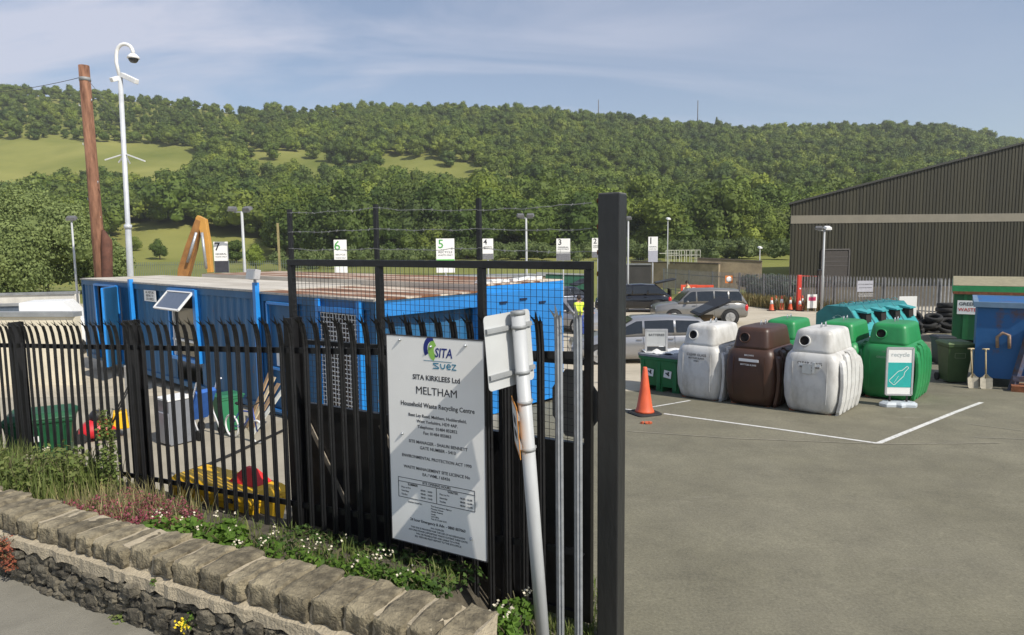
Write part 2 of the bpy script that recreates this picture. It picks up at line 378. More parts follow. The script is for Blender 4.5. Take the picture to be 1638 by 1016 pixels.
# ------------------------------------------------------------------ stone wall
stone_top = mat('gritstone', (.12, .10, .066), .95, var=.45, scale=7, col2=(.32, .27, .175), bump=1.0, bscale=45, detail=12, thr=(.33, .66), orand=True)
stone_dark = mat('dark_rubble_stone', (.09, .078, .058), .95, var=.5, scale=6, col2=(.20, .175, .125), bump=1.0, bscale=40, detail=12, thr=(.36, .66))
mortar = mat('pale_mortar', (.40, .34, .24), .95, var=.18, scale=10, bump=.8, bscale=45)
WZT = ZC - 2.20
def wz(s): return WZT - .019 * s
wall = thing('stone_wall', 'low rubble stone wall with a rough block coping beside the pavement', 'wall', (W0.x, W0.y, 0))
def rough_block(L, Wd, H, seed, j=.011, sub=6):
    bm = bmesh.new(); bmesh.ops.create_cube(bm, size=1); bmesh.ops.subdivide_edges(bm, edges=bm.edges, cuts=sub, use_grid_fill=True)
    r = random.Random(seed); ph = [r.uniform(0, 9) for _ in range(9)]; sk = r.uniform(-.12, .12); sl = r.uniform(-.05, .05)
    for v in bm.verts:
        c = v.co; k = Vector(c)
        rd = max(abs(k.x), abs(k.y)) ; ed = sum(1 for q in k if abs(q) > .49)
        v.co = Vector((k.x * L, k.y * Wd, k.z * H))
        nz = Vector((math.sin(k.y * 9 + ph[0]) + math.sin(k.z * 13 + ph[1] + k.y * 5), math.sin(k.x * 11 + ph[2]) + math.sin(k.z * 9 + ph[3] + k.x * 7), (math.sin(k.x * 8 + ph[4]) + math.sin(k.y * 10 + ph[5])) * .6))
        v.co += nz * j * .5 + Vector([r.uniform(-1, 1) for _ in range(3)]) * j * .42
        if ed >= 2: v.co -= Vector((math.copysign(1, k.x) if abs(k.x) > .49 else 0, math.copysign(1, k.y) if abs(k.y) > .49 else 0, math.copysign(1, k.z) if abs(k.z) > .49 else 0)) * j * .9
        v.co.x += sk * v.co.y * .5; v.co.z += sl * k.x * .4
    return bm
s = 0.0; k = 0
wallang = math.atan2(WD.y, WD.x)
while s < 9.8:
    L = rnd.uniform(.21, .31); H = rnd.uniform(.16, .19); Wd = rnd.uniform(.36, .42)
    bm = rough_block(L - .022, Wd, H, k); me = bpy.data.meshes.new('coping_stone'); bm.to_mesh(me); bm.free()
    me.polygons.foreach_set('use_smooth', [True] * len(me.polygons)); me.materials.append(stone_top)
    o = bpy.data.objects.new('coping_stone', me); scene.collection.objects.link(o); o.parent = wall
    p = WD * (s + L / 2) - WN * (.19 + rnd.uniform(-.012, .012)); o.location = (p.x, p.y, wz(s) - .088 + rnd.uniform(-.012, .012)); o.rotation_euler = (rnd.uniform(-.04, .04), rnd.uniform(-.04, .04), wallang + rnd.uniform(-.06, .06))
    md = o.modifiers.new('autosmooth', 'EDGE_SPLIT'); md.split_angle = R(38)
    s += L; k += 1
# mortar between and below the coping
mb = MB(); mb.m = Matrix.Translation((-W0.x, -W0.y, 0))
mb2r = []
for i in range(142):
    t = i * .07; j1 = rnd.uniform(-.014, .014); j2 = rnd.uniform(-.03, .03)
    mb2r.append([Vector(wl(t, -.36, wz(t) - .022 + j1)), Vector(wl(t, -.04, wz(t) - .026 + j1)), Vector(wl(t, -.022, wz(t) - .165)), Vector(wl(t, .035 + j1, wz(t) - .185)), Vector(wl(t, .04 + j1, wz(t) - .262 + j2)), Vector(wl(t, -.05, wz(t) - .28)), Vector(wl(t, -.32, wz(t) - .28))])
mb.loft(mb2r, smooth=False); mb.build('mortar_bed', mortar, wall)
mb = MB(); mb.m = Matrix.Translation((-W0.x, -W0.y, 0))
r2 = [[Vector(wl(t, -.30, wz(t) - .27)), Vector(wl(t, -.05, wz(t) - .27)), Vector(wl(t, -.05, zp - .75)), Vector(wl(t, -.30, zp - .75))] for t in [0, 2.5, 5, 7.5, 9.9]]
mb.loft(r2, smooth=False); mb.build('wall_core', mat('dark_joint', (.09, .08, .062), .95, var=.4, scale=10, bump=.6), wall)
big = bmesh.new(); k = 1000
for ri in range(7):
    t = rnd.uniform(-.1, .05)
    while t < 9.85:
        L = rnd.uniform(.10, .27); H = rnd.uniform(.065, .12); zc = wz(t) - .315 - ri * .083 + rnd.uniform(-.018, .018)
        if zc > zp - .30 and t > 0.02:
            bm = rough_block(L * .97, rnd.uniform(.10, .15), H * .96, k, .011, 4); k += 1
            me = bpy.data.meshes.new('t'); bm.to_mesh(me); bm.free()
            p = WD * (t + L / 2) + WN * rnd.uniform(-.03, .005)
            me.transform(Matrix.Translation((p.x, p.y, zc)) @ Matrix.Rotation(wallang + rnd.uniform(-.08, .08), 4, 'Z') @ Matrix.Rotation(rnd.uniform(-.14, .14) + .05, 4, 'Y')); big.from_mesh(me); bpy.data.meshes.remove(me)
        t += L
me = bpy.data.meshes.new('rubble_face'); big.to_mesh(me); big.free(); me.materials.append(stone_dark)
me.polygons.foreach_set('use_smooth', [True] * len(me.polygons))
o = bpy.data.objects.new('rubble_face', me); scene.collection.objects.link(o); o.parent = wall
md = o.modifiers.new('autosmooth', 'EDGE_SPLIT'); md.split_angle = R(40)

# ------------------------------------------------------------------ black palisade fence
fence = thing('palisade_fence', 'black steel palisade fence with splayed spiked pales behind the stone wall', 'fence', (F0.x, F0.y, ZC - 2.65), math.atan2(FD.y, FD.x))
# local: +x to the left of the picture along the fence, +y towards the road
def pale_mesh(h=2.15, w=.066, bend=.55):
    mb = MB(); t = .004; d = .016
    # folded section: edge flanges and a raised middle, seen from the road at +y
    prof = [(-w / 2, -.002), (-w / 2 + .012, d * .5), (-w / 2 + .022, 0), (0, d), (w / 2 - .022, 0), (w / 2 - .012, d * .5), (w / 2, -.002)]
    def ring(z, yo, sc=1.0): return [Vector((x * sc, y + yo, z)) for x, y in prof] + [Vector((x * sc, y + yo - t, z)) for x, y in prof[::-1]]
    mb.loft([ring(-.5, 0), ring(h - .30, 0), ring(h - .18, .024 * bend), ring(h - .09, .062 * bend, 1.0)], smooth=False)
    # three points: middle one straight, outer ones turned sideways
    z0 = h - .09; y0 = .062 * bend
    mb.add([(-.017, y0 + d, z0), (.017, y0 + d, z0), (0, y0 + .045, h), (0, y0 + d - .005, z0)], [(0, 1, 2), (0, 2, 3), (1, 3, 2)])
    for sg in (-1, 1):
        mb.add([(sg * .012, y0, z0), (sg * w / 2, y0 - .002, z0 - .015), (sg * (w / 2 + .012), y0 + .055, h - .035), (sg * .022, y0 - .006, z0)], [(0, 1, 2), (0, 2, 3), (1, 3, 2)])
    return mb
pm = pale_mesh(); p0 = pm.build('pale', black_paint, fence)
g0 = pale_mesh(bend=.15).build('pale', galv, fence); 
FL = 11.2; s_ = .0; cnt = 0
FSL = .042
posts_s = [.66, 3.02, 5.60, 8.17, 10.8]
def fz(s): return .07 - .052 * s
first = True
while s_ < FL and cnt < 100:
    isg = cnt < 2
    if abs(s_ - posts_s[1]) > .05 or True:
        if cnt == 0: o = g0
        elif isg: o = g0.copy(); scene.collection.objects.link(o); o.parent = fence
        elif first: o = p0; first = False
        else: o = p0.copy(); scene.collection.objects.link(o); o.parent = fence
        if isg: o['label'] = 'unpainted galvanised pale at the gate end'
        o.location = (s_, .03, fz(s_) + (.035 if isg else 0)); o.rotation_euler = (rnd.uniform(-.006, .006), rnd.uniform(-.006, .006), rnd.uniform(-.03, .03))
    s_ += .152; cnt += 1
for zr in (1.80, .30):
    mb = MB()
    mb.bar((-.02, 0, fz(0) + zr), (FL, 0, fz(FL) + zr), .012, .055); mb.bar((-.02, -.022, fz(0) + zr - .026), (FL, -.022, fz(FL) + zr - .026), .045, .008)
    mb.build('rail', black_paint, fence)
for s0 in posts_s:
    mb = MB()
    for yy in (-.03, -.16): hp_ = 1.97 if s0 < 1 else 2.10; mb.box((s0, yy - .02, fz(s0) + hp_ / 2 - .2), (.11, .009, hp_ + .4))
    mb.box((s0, -.115, fz(s0) + hp_ / 2 - .2), (.008, .12, hp_ + .4))
    mb.build('post', black_paint, fence)

# ------------------------------------------------------------------ information board on the fence
SB = thing('information_board', 'tall white information board with black lettering bolted to the black fence', 'sign', (0, 0, 0), 0)
xr, xl = at(777, 720, 5.05), at(623, 700, 5.51)
dirb = (Vector((xl.x, xl.y, 0)) - Vector((xr.x, xr.y, 0))); WB = dirb.length; dirb.normalize()
ztop_r = at(776, 545, xr.y).z; zbot_r = at(782, 898, xr.y).z; ztop_l = at(620, 535, xl.y).z; zbot_l = at(638, 862, xl.y).z
HB = ((ztop_r - zbot_r) + (ztop_l - zbot_l)) / 2
tilt = math.atan2((ztop_r + zbot_r) / 2 - (ztop_l + zbot_l) / 2, WB)
cB = (Vector((xr.x, xr.y, 0)) + Vector((xl.x, xl.y, 0))) / 2; zB = (ztop_r + zbot_r + ztop_l + zbot_l) / 4
SB.location = (cB.x, cB.y, zB); SB.rotation_euler = (0, 0, math.atan2(-dirb.y, -dirb.x))   # local +x = right in the picture, -y = towards the road
print('board', WB, HB, tilt)
mb = MB(); mb.m = Matrix.Rotation(-tilt * .0, 4, 'Y'); w2, h2 = WB / 2, HB / 2
mb.box((0, 0, 0), (WB, .005, HB)); mb.build('panel', sign_white, SB)
mb = MB()
for a_, b_ in (((-w2, -h2), (w2, -h2)), ((w2, -h2), (w2, h2)), ((w2, h2), (-w2, h2)), ((-w2, h2), (-w2, -h2))):
    mb.bar((a_[0], -.0005, a_[1]), (b_[0], -.0005, b_[1]), .009, .009)
mb.build('edge_trim', mat('dark_trim', (.05, .05, .055), .5), SB)
mb = MB()
for bx, bz in ((-.36, h2 - .06), (-.03, h2 - .04), (.36, h2 - .05), (-.37, .2), (-.3, -.62), (.34, -.62)): mb.lathe([(.011, 0), (.011, .012), (.004, .02), (0, .021)], 10, (0, 0, 0)); 
mb = MB()
for bx, bz in ((-.33, h2 - .035), (-.02, h2 - .075), (.31, h2 - .045), (-.33, -.02 + .08), (.33, -.72)):
    mb.lathe([(.012, -.003), (.012, -.012), (.005, -.024), (0, -.026)], 10, (bx, 0, bz), 'Y')
mb.build('bolt', galv, SB)
tx = lambda s, size, x, z, b=0.0, al='CENTER', m=ink, sh=0.0, sx=1.0, d=.0006: text('lettering', s, size, m, SB, TF(x, -.0032 - d, z), b, al, d, sh, sx)
navy = mat('navy_ink', (.012, .025, .19), .4, var=.05); lime = mat('lime_ink', (.28, .55, .10), .4, var=.05); cyan = mat('petrol_ink', (.02, .20, .32), .4, var=.05)
q = HB / 1.72; SX = 1.0
tx('SITA', .105, .01, h2 - .125, .0018, m=navy, sh=.18, al='LEFT', sx=.82)
# swoosh beside the name
mb = MB(); n = 14
def cres(cx, cz, r1, r2, off, a0, a1):
    o_ = [(cx + r1 * math.cos(a0 + (a1 - a0) * i / n), cz + 1.35 * r1 * math.sin(a0 + (a1 - a0) * i / n)) for i in range(n + 1)]
    i_ = [(cx + off + r2 * math.cos(a0 + (a1 - a0) * i / n), cz + 1.35 * r2 * math.sin(a0 + (a1 - a0) * i / n)) for i in range(n + 1)]
    for i in range(n): mb.add([(o_[i][0], -.0042, o_[i][1]), (o_[i + 1][0], -.0042, o_[i + 1][1]), (i_[i + 1][0], -.0042, i_[i + 1][1]), (i_[i][0], -.0042, i_[i][1])], [(0, 1, 2, 3)])
cres(-.02, h2 - .095, .075, .048, .012, R(75), R(215)); mb.build('emblem', navy, SB)
mb = MB(); cres(.012, h2 - .105, .062, .028, .022, R(95), R(262)); mb.build('emblem', lime, SB)
mb = MB(); mb.box((.04, -.0040, h2 - .190), (.27, .001, .0035)); mb.build('emblem', cyan, SB)
mb = MB()
def ln(pts, w=.0085):
    for a_, b_ in zip(pts[:-1], pts[1:]): mb.bar((a_[0], -.0042, a_[1]), (b_[0], -.0042, b_[1]), .0012, w, up=(0, 0, 1))
zS = h2 - .228; 
ln([(.05, zS + .02), (.0, zS + .02), (.0, zS + .012), (.05, zS - .012), (.05, zS - .02), (-.005, zS - .02)])
ln([(.068, zS + .02), (.075, zS - .012), (.09, zS - .02), (.105, zS - .012), (.112, zS + .02)])
ln([(.128, zS), (.165, zS), (.158, zS + .018), (.14, zS + .02), (.127, zS), (.14, zS - .019), (.165, zS - .017)])
ln([(.178, zS + .02), (.215, zS + .02), (.178, zS - .02), (.218, zS - .02)])
mb.build('emblem', cyan, SB)
tx('SITA KIRKLEES Ltd', .058, .02, h2 - .335, .0009)
tx('MELTHAM', .09, .02, h2 - .445, 0)
tx('Household Waste Recycling Centre', .054, .02, h2 - .565, .0007, sx=.92)
for i, l in enumerate(('Bent Ley Road, Meltham, Huddersfield,', 'West Yorkshire, HD9 4AP.', 'Telephone:  01484 852852', 'Fax: 01484 855863')):
    tx(l, .036, .02, h2 - .655 - i * .047, .0004)
tx('SITE MANAGER - SHAUN BENNETT', .037, .02, h2 - .88, .0004); tx('GATE NUMBER - 5413', .037, .02, h2 - .925, .0004)
tx('ENVIRONMENTAL PROTECTION ACT 1990', .036, .0, h2 - 1.01, .0004)
tx('WASTE MANAGEMENT SITE LICENCE No', .036, .0, h2 - 1.105, .0004); tx('EA / WML / 65436', .036, .0, h2 - 1.15, .0004)
mb = MB(); zt, zb2 = h2 - 1.205, h2 - 1.375
for a_, b_ in (((-.39, zt), (.37, zt)), ((-.39, zt - .035), (.37, zt - .035)), ((-.39, zb2), (.37, zb2)), ((-.39, zt), (-.39, zb2)), ((.37, zt), (.37, zb2)), ((0, zt - .035), (0, zb2))):
    mb.bar((a_[0], -.0042, a_[1]), (b_[0], -.0042, b_[1]), .0012, .0045)
mb.build('table_rule', ink, SB)
tx('SITE OPENING HOURS', .028, 0, zt - .018, .0003); tx('SUMMER', .027, -.24, zt - .052, .0003); tx('WINTER', .027, .16, zt - .052, .0003)
for i, l in enumerate(('Mon to Fri', 'Saturday', 'Sunday')):
    for x0, hrs in ((-.37, '08:00 - 18:00'), (.02, '08:00 - 16:00')):
        tx(l, .022, x0 + .01, zt - .083 - i * .03, 0, 'LEFT'); tx(hrs, .022, x0 + .21, zt - .083 - i * .03, 0, 'LEFT')
tx('Licence issued by:', .02, -.22, h2 - 1.405, 0)
for i, l in enumerate(('The Environment Agency', 'Phoenix House', 'Global Avenue', 'Leeds', 'LS11 8PG', 'Tel: 0113 244 0191')):
    tx(l, .02, -.06, h2 - 1.405 - i * .022, 0, 'LEFT')
tx('24 hour Emergency & Adv. - 0800 807060', .034, .0, h2 - 1.555, .0004, sx=.95)
for i, l in enumerate(('NO CHARGES', 'THIS SITE IS PROVIDED FOR THE USE OF HOUSEHOLDERS', 'ANYONE FOUND DEPOSITING WASTE OUTSIDE THESE GATES', 'WILL BE PROSECUTED AND LIABLE TO A FINE', 'ALL VISITORS MUST REPORT TO THE SITE OFFICE')):
    tx(l, .021, .0, h2 - 1.595 - i * .025, 0)

# ------------------------------------------------------------------ gate post and open gate
gpost = thing('gate_post', 'thick square black gate post with rusty hinge brackets at the yard entrance', 'post', (0, 0, 0))
pb = at(979, 500, 4.85); ptz = at(979, 311, 4.85).z; gpost.location = (pb.x, pb.y, gz(4.85)); gpost.rotation_euler = (0, 0, R(-28.5))
ph = ptz - gz(4.85)
mb = MB(); mb.box((0, 0, ph / 2 - .15), (.163, .163, ph + .3)); mb.build('column', mat('gate_post_paint', (.02, .021, .021), .42, var=.3, scale=4, bump=.25, bscale=22, stretch=(1, 1, .3)), gpost, bevel=.008)
mb = MB(); mb.box((0, 0, ph + .004), (.155, .155, .008)); mb.build('cap', mat('weathered_cap', (.14, .14, .13), .7, var=.3), gpost)
for zz_ in (at(950, 322, 4.9).z, at(950, 363, 4.9).z, at(950, 404, 4.9).z, at(950, 438, 4.9).z):
    mb = MB(); z_ = zz_ - gz(4.85); mb.lathe([(.008, -.10), (.014, -.095), (.014, -.085), (.008, -.082)], 8, (-.0, 0, z_), 'X')
    mb.tube([(-.08, -.03, z_), (-.105, -.03, z_)], .010, 8); mb.box((-.098, -.03, z_), (.006, .034, .034), jit=.002); mb.build('hinge_bolt', rust, gpost)
pr_, pl_ = at(948, 420, 4.99), at(462, 412, 6.78)
G0 = Vector((pr_.x, pr_.y, 0)); G1 = Vector((pl_.x, pl_.y, 0)); GL = (G1 - G0).length; GD = (G1 - G0).normalized()
gate = thing('gate_leaf', 'black gate leaf with wire mesh above a solid panel standing open behind the fence', 'gate', (G0.x, G0.y, 0), math.atan2(GD.y, GD.x))
zr0, zr1 = at(948, 425, 4.99).z, at(470, 420, 6.75).z; sl = (zr1 - zr0) / GL
def gx(px, py): # gate-local s for a pixel column
    best = min((abs(project((G0.x + GD.x * t, G0.y + GD.y * t, zr0))[0] - px), t) for t in np.linspace(0, GL, 400)); return best[1]
zm = at(800, 690, 5.5).z
zbm = gz(5.2) + .09
st = [0.03, gx(770, 420), gx(606, 420), GL - .03]
zmid = at(900, 575, 5.15).z
mb = MB(); mb.bar((0, 0, zr0), (GL, 0, zr1), .06, .062); mb.build('top_rail', black_paint, gate, bevel=.004)
for s0 in st:
    zt_ = zr0 + sl * s0; mb = MB(); mb.box((s0, 0, (zbm + zt_ - .031) / 2 - .012 * s0), (.058, .058, zt_ - .033 - zbm + .024 * s0)); mb.build('upright', black_paint, gate, bevel=.003)
mb = MB(); mb.bar((0.06, 0, zbm + .03), (GL - .06, 0, zbm + .03 - .02 * GL), .052, .06); mb.build('bottom_rail', black_paint, gate)
mb = MB(); mb.bar((0.06, 0, zm), (GL - .06, 0, zm - .01 * GL), .052, .055); mb.build('middle_rail', black_paint, gate)
mb = MB(); mb.bar((0.06, 0, zmid), (GL - .06, 0, zmid - .015 * GL), .05, .045); mb.build('middle_rail', black_paint, gate)
mb = MB(); mb.prism([(.05, zm - .02), (GL - .05, zm - .03 - .01 * GL), (GL - .05, zbm + .03 - .02 * GL), (.05, zbm + .03)], 'Y', -.004, .004); mb.build('solid_panel', black_paint, gate)
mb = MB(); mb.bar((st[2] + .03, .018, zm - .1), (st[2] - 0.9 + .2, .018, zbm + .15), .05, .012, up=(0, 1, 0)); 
mb.bar((GL - .15, .02, zm - .12), (st[2] + .45, .02, zbm + .35), .012, .05); mb.build('sun_stripe_bar', mat('sun_stripe_brown', (.22, .19, .15), .6, .2, var=.4, scale=20), gate)  # stripe of sunlight on the panel, put in as light brown diagonal bars
wire = mat('gate_mesh_wire', (.022, .023, .026), .6, var=.2)
mb = MB(); nv = int(GL / .055)
for i in range(nv):
    s0 = .04 + i * (GL - .08) / nv; mb.bar((s0, .022, zm), (s0, .022, zr0 + sl * s0), .0029)
z0_ = zm
while z0_ < zr0 - .04: mb.bar((.03, .0255, z0_), (GL - .03, .0255, z0_), .0029); z0_ += .055
mb.build('wire_mesh', wire, gate)
for s0, pyt, w_ in ((st[1], 322, .035), (st[2], 331, .035), (st[3] - .01, 339, .04)):
    D_ = G0.y + GD.y * s0; zt_ = at(project((G0.x + GD.x * s0, D_, zr0))[0], pyt, D_).z; zb_ = zr0 + sl * s0
    mb = MB(); mb.box((s0 + (.02 if w_ < .04 else 0), 0, (zb_ + zt_) / 2 + .03), (w_, .035, zt_ - zb_ - .01)); mb.build('wire_stanchion', black_paint, gate)
barb = mat('barbed_wire_steel', (.30, .30, .29), .5, .5, var=.2)
ends = [(0.0, [324, 366, 403]), (st[1] + .02, [336, 366, 397]), (st[2] + .02, [333, 366, 398]), (st[3], [341, 371, 398])]
for w in range(3):
    mb = MB()
    for (sa, ya), (sb, yb) in zip(ends[:-1], ends[1:]):
        def zat(s0, py): D_ = G0.y + GD.y * s0; return at(project((G0.x + GD.x * s0, D_, zr0))[0], py, D_).z
        za, zb3 = zat(sa, ya[w]), zat(sb, yb[w]); pts = []
        ph_ = rnd.uniform(0, 6)
        for i in range(13):
            t = i / 12; pts.append((sa + (sb - sa) * t, .02, za + (zb3 - za) * t - .035 * 4 * t * (1 - t) * rnd.uniform(.2, .5) + .004 * math.sin(ph_ + t * 14)))
        mb.tube(pts, .0028, 5, False)
        for p in np.linspace(.06, .94, max(4, int((sb - sa) / .1))):
            i = int(p * 12); c = Vector(pts[i]).lerp(Vector(pts[min(12, i + 1)]), p * 12 - i)
            for a in (0, 1, 2): d = Vector((rnd.uniform(-.5, .5), rnd.uniform(-1, 1), rnd.uniform(-1, 1))).normalized() * .014; mb.bar(c - d, c + d, .0022)
    mb.build('barbed_wire', barb, gate)
# stop sign fixed to the far side of the gate, seen from the back
mb = MB(); c8 = at(924, 640, 5.17); s8 = (Vector((c8.x, c8.y, 0)) - G0).dot(GD)
o8 = [(s8 - .0 + .215 * math.cos(R(22.5 + 45 * i)), c8.z + .29 * math.sin(R(22.5 + 45 * i)) - .02) for i in range(8)]
mb.prism(o8, 'Y', -.055, -.050); mb.build('stop_sign_back', mat('aluminium_plate', (.17, .17, .16), .5, .3, var=.3, scale=4), gate)

# ------------------------------------------------------------------ leaning traffic sign pole
SPD = 4.62
pt, pbt = at(828, 497, SPD), at(868, 1016, SPD - .0); lean = (pt - pbt).normalized()
gzp = ZC - 3.1; base = pbt + lean * ((gzp - pbt.z) / lean.z)
ts = thing('traffic_sign', 'grey pole leaning left with a road sign seen from behind in front of the gate', 'traffic sign', base)
q_ = lean.to_track_quat('Z', 'Y'); ts.rotation_mode = 'QUATERNION'; ts.rotation_quaternion = Vector((0, 0, 1)).rotation_difference(lean)
pl = (pt - base).length
mb = MB(); mb.tube([(0, 0, -.3), (0, 0, pl - .03)], .049, 20); mb.build('pole', pole_grey, ts)
mb = MB(); mb.lathe([(.052, pl - .03), (.052, pl - .005), (.048, pl), (0, pl)], 20); mb.build('pole_cap', galv_dull, ts)
pa = R(47)                                     # plate runs away to the right
cz = pl - .27; hp = .52; wp = .47
Mp = Matrix.Rotation(pa, 4, 'Z')
def plate(cxo, c, w, h, th, rr=.03):
    mb = MB(); o_ = []
    for (sx_, sz_, a0) in ((1, 1, 0), (-1, 1, 90), (-1, -1, 180), (1, -1, 270)):
        for i in range(4): a = R(a0 + i * 30); o_.append((cxo + sx_ * (w / 2 - rr) + rr * math.cos(a), c + sz_ * (h / 2 - rr) + rr * math.sin(a)))
    mb.m = Mp; mb.prism(o_, 'Y', .075, .075 + th); return mb
mbp = plate(-.03, cz, wp, hp, .004); mbp.build('sign_plate', mat('sign_back_grey', (.52, .53, .52), .5, .1, var=.06, scale=3), ts)
for zc in (cz + .155, cz - .165):
    mb = MB(); mb.m = Mp; mb.box((-.03, .064, zc), (wp - .01, .022, .032)); mb.box((-.03, .054, zc), (wp - .01, .004, .012)); mb.build('clip_channel', galv_dull, ts)
for zc in (cz + .155, cz - .165, cz - .38, cz - .72):
    mb = MB(); mb.lathe([(.0505, zc - .012), (.054, zc - .012), (.054, zc + .012), (.0505, zc + .012)], 20); mb.m = Mp; mb.box((.062, -.0, zc), (.02, .03, .02)); mb.build('clamp', galv_dull, ts)
# warning plate seen edge-on
M2 = Matrix.Rotation(R(95), 4, 'Z')
yel = mat('warning_orange', (.72, .30, .06), .4, var=.08)
mb = MB(); mb.m = M2; zc = cz - .55; mb.box((0.0, .075, zc), (.40, .004, .36)); mb.build('warning_plate', yel, ts)
mb = MB(); mb.m = M2; mb.box((0.0, .0785, zc), (.34, .002, .30)); mb.build('warning_face', sign_white, ts)
mb = MB(); mb.m = M2; mb.box((0.0, .0805, zc + .05), (.16, .001, .06)); mb.box((0.0, .0805, zc - .05), (.2, .001, .05)); mb.build('warning_symbol', ink, ts)
mb = MB(); mb.m = M2; mb.box((0, .066, zc + .1), (.36, .016, .03)); mb.box((0, .066, zc - .1), (.36, .016, .03)); mb.build('clip_channel', galv_dull, ts)
# ------------------------------------------------------------------ site cabins
CD = Vector((-.746, .666, 0)); CN = Vector((.666, .746, 0))    # along the front to the left, depth away from the road
C0 = Vector((-2.2, 10.7, 0)); CZB = gz(12.5); CH = ZC - .80 - CZB
cang = math.atan2(-CD.y, -CD.x)                                # local +x = right in the picture, +y = away
def cabin(name, label, cat, s0, L, n0, W, H, roofmat, sidemat, dz=0.0, extra=0):
    p = C0 + CD * (s0 + L) + CN * n0
    t = thing(name, label, cat, (p.x, p.y, CZB + dz), cang, 'blue steel cabins and containers in the yard')
    # corrugated walls
    def wall_strip(a, b, z0, z1, out, mbx):
        a = Vector(a); b = Vector(b); d = b - a; n = max(4, int(d.length / .075)); nn = Vector((out[0], out[1], 0)) * .022; prof = [0, 1, 1, 0]; vs = []
        k = 0
        for i in range(n + 1):
            q = a + d * (i / n); o = nn * (1 if (i // 2) % 2 else 0) - nn
            vs += [(q.x + o.x, q.y + o.y, z0), (q.x + o.x, q.y + o.y, z1)]
        mbx.add(vs, [(2 * i, 2 * i + 2, 2 * i + 3, 2 * i + 1) for i in range(n)])
    return t, wall_strip
roofm = mat('cabin_roof', (.50, .44, .36), .8, var=.25, scale=1.4, col2=(.62, .58, .50), stretch=(.35, 2.2, 1), bump=.2)
roofr = mat('rusty_roof', (.30, .13, .06), .85, var=.35, scale=1.1, col2=(.60, .52, .42), stretch=(.25, 2.6, 1), thr=(.47, .60), bump=.2)
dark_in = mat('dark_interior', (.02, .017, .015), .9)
def shell(t, ws, L, W, H, front_gaps=(), end_r=True, sm=blue_cab, rm=roofm, pr=.07, openr=None):
    mb = MB(); xs_ = [.08] + [g for ab in front_gaps for g in ab] + [L - .08]
    for a, b in zip(xs_[::2], xs_[1::2]): ws((a, .03, 0), (b, .03, 0), .13, H - .16, (0, -1), mb)
    ws((.03, W - .05, 0), (.03, .05, 0), .13, H - .16, (-1, 0), mb); ws((L - .05, W - .03, 0), (.05, W - .03, 0), .13, H - .16, (0, 1), mb)
    if end_r: ws((L - .03, .05, 0), (L - .03, W - .05, 0), .13, H - .16, (1, 0), mb)
    mb.build('wall', sm, t)
    mb = MB()
    for x in (0.06, L - .06):
        for y in (.06, W - .06): mb.box((x, y, H / 2), (.115, .115, H - .002))
    for y in (.055, W - .055): mb.box((L / 2, y, H - .09), (L - .23, .10, .15)); mb.box((L / 2, y, .07), (L - .23, .10, .13))
    for x in (.055, L - .055): mb.box((x, W / 2, H - .09), (.10, W - .23, .15)); mb.box((x, W / 2, .07), (.10, W - .23, .13))
    mb.build('frame', blue_trim if sm is blue_bright else sm, t, bevel=.006)
    mb = MB(); mb.box((L / 2, W / 2, H + .008), (L - .02, W - .02, .03)); 
    mb.build('roof', rm, t)
    if sm is not blue_bright:
        mb = MB(); mb.box((L / 2, -.012, H - .0), (L, .03, .035)); mb.build('roof_edge_trim', mat('worn_alu', (.40, .38, .35), .6, .3, var=.3, scale=12), t)
# left cabin with office door and window
Lc = 11.1; t, ws = cabin('site_cabin', 'long blue site cabin with a propped open window and a doorway at its left end', 'site cabin', 3.75, Lc, 0, 2.44, CH, roofm, blue_cab)
def cx(px):                                  # local x on the front of the cabin for a pixel column
    u = (px - 819 + 5) / F; s = (C0.x - u * C0.y) / (u * CD.y - CD.x); return (3.75 + Lc) - s
xd0, xd1 = cx(150), cx(183); xw0, xw1 = cx(268), cx(308)
shell(t, ws, Lc, 2.44, CH, ((xd0, xd1), (xw0, xw1)), rm=roofm)
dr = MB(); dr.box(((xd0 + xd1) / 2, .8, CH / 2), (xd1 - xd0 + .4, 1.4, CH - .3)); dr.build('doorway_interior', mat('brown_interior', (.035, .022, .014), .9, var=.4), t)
mb = MB()
for x in (xd0 - .05, xd1 + .05): mb.box((x, -.02, CH / 2), (.10, .08, CH - .22))
mb.box(((xd0 + xd1) / 2, -.02, CH - .13), (xd1 - xd0 + .0, .08, .06)); fr_ = mb.build('door_frame', blue_trim, t)
d_ = MB(); d_.m = Matrix.Translation((xd1 + .1, -.06, 0)) @ Matrix.Rotation(R(-38), 4, 'Z'); d_.box((.42, 0, CH / 2 + .02), (.84, .045, CH - .32)); dd = d_.build('door', blue_cab, t, bevel=.004)
d_ = MB(); d_.m = Matrix.Translation((xd1 + .1, -.06, 0)) @ Matrix.Rotation(R(-38), 4, 'Z')
for a, b in (((.0, -.03, .18), (.0, -.03, CH - .14)), ((.84, -.03, .18), (.84, -.03, CH - .14)), ((0, -.03, CH - .14), (.84, -.03, CH - .14))): d_.bar(a, b, .055, .03)
d_.build('edge', blue_trim, dd)
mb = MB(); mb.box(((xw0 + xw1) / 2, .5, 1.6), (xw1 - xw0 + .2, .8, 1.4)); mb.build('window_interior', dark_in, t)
zw1, zw0 = at(285, 463, 16.3).z - CZB, at(285, 566, 16.3).z - CZB
mb = MB(); wf = .07
for x in (xw0, xw1 + (.05)): mb.box((x, -.02, (zw0 + zw1) / 2), (wf if x == xw0 else .14, .12, zw1 - zw0 + .1))
mb.box(((xw0 + xw1) / 2, -.02, zw1 + .02), (xw1 - xw0, .12, .08)); mb.box(((xw0 + xw1) / 2, -.02, zw0 - .02), (xw1 - xw0, .12, .08)); w_ = mb.build('window', blue_trim, t)
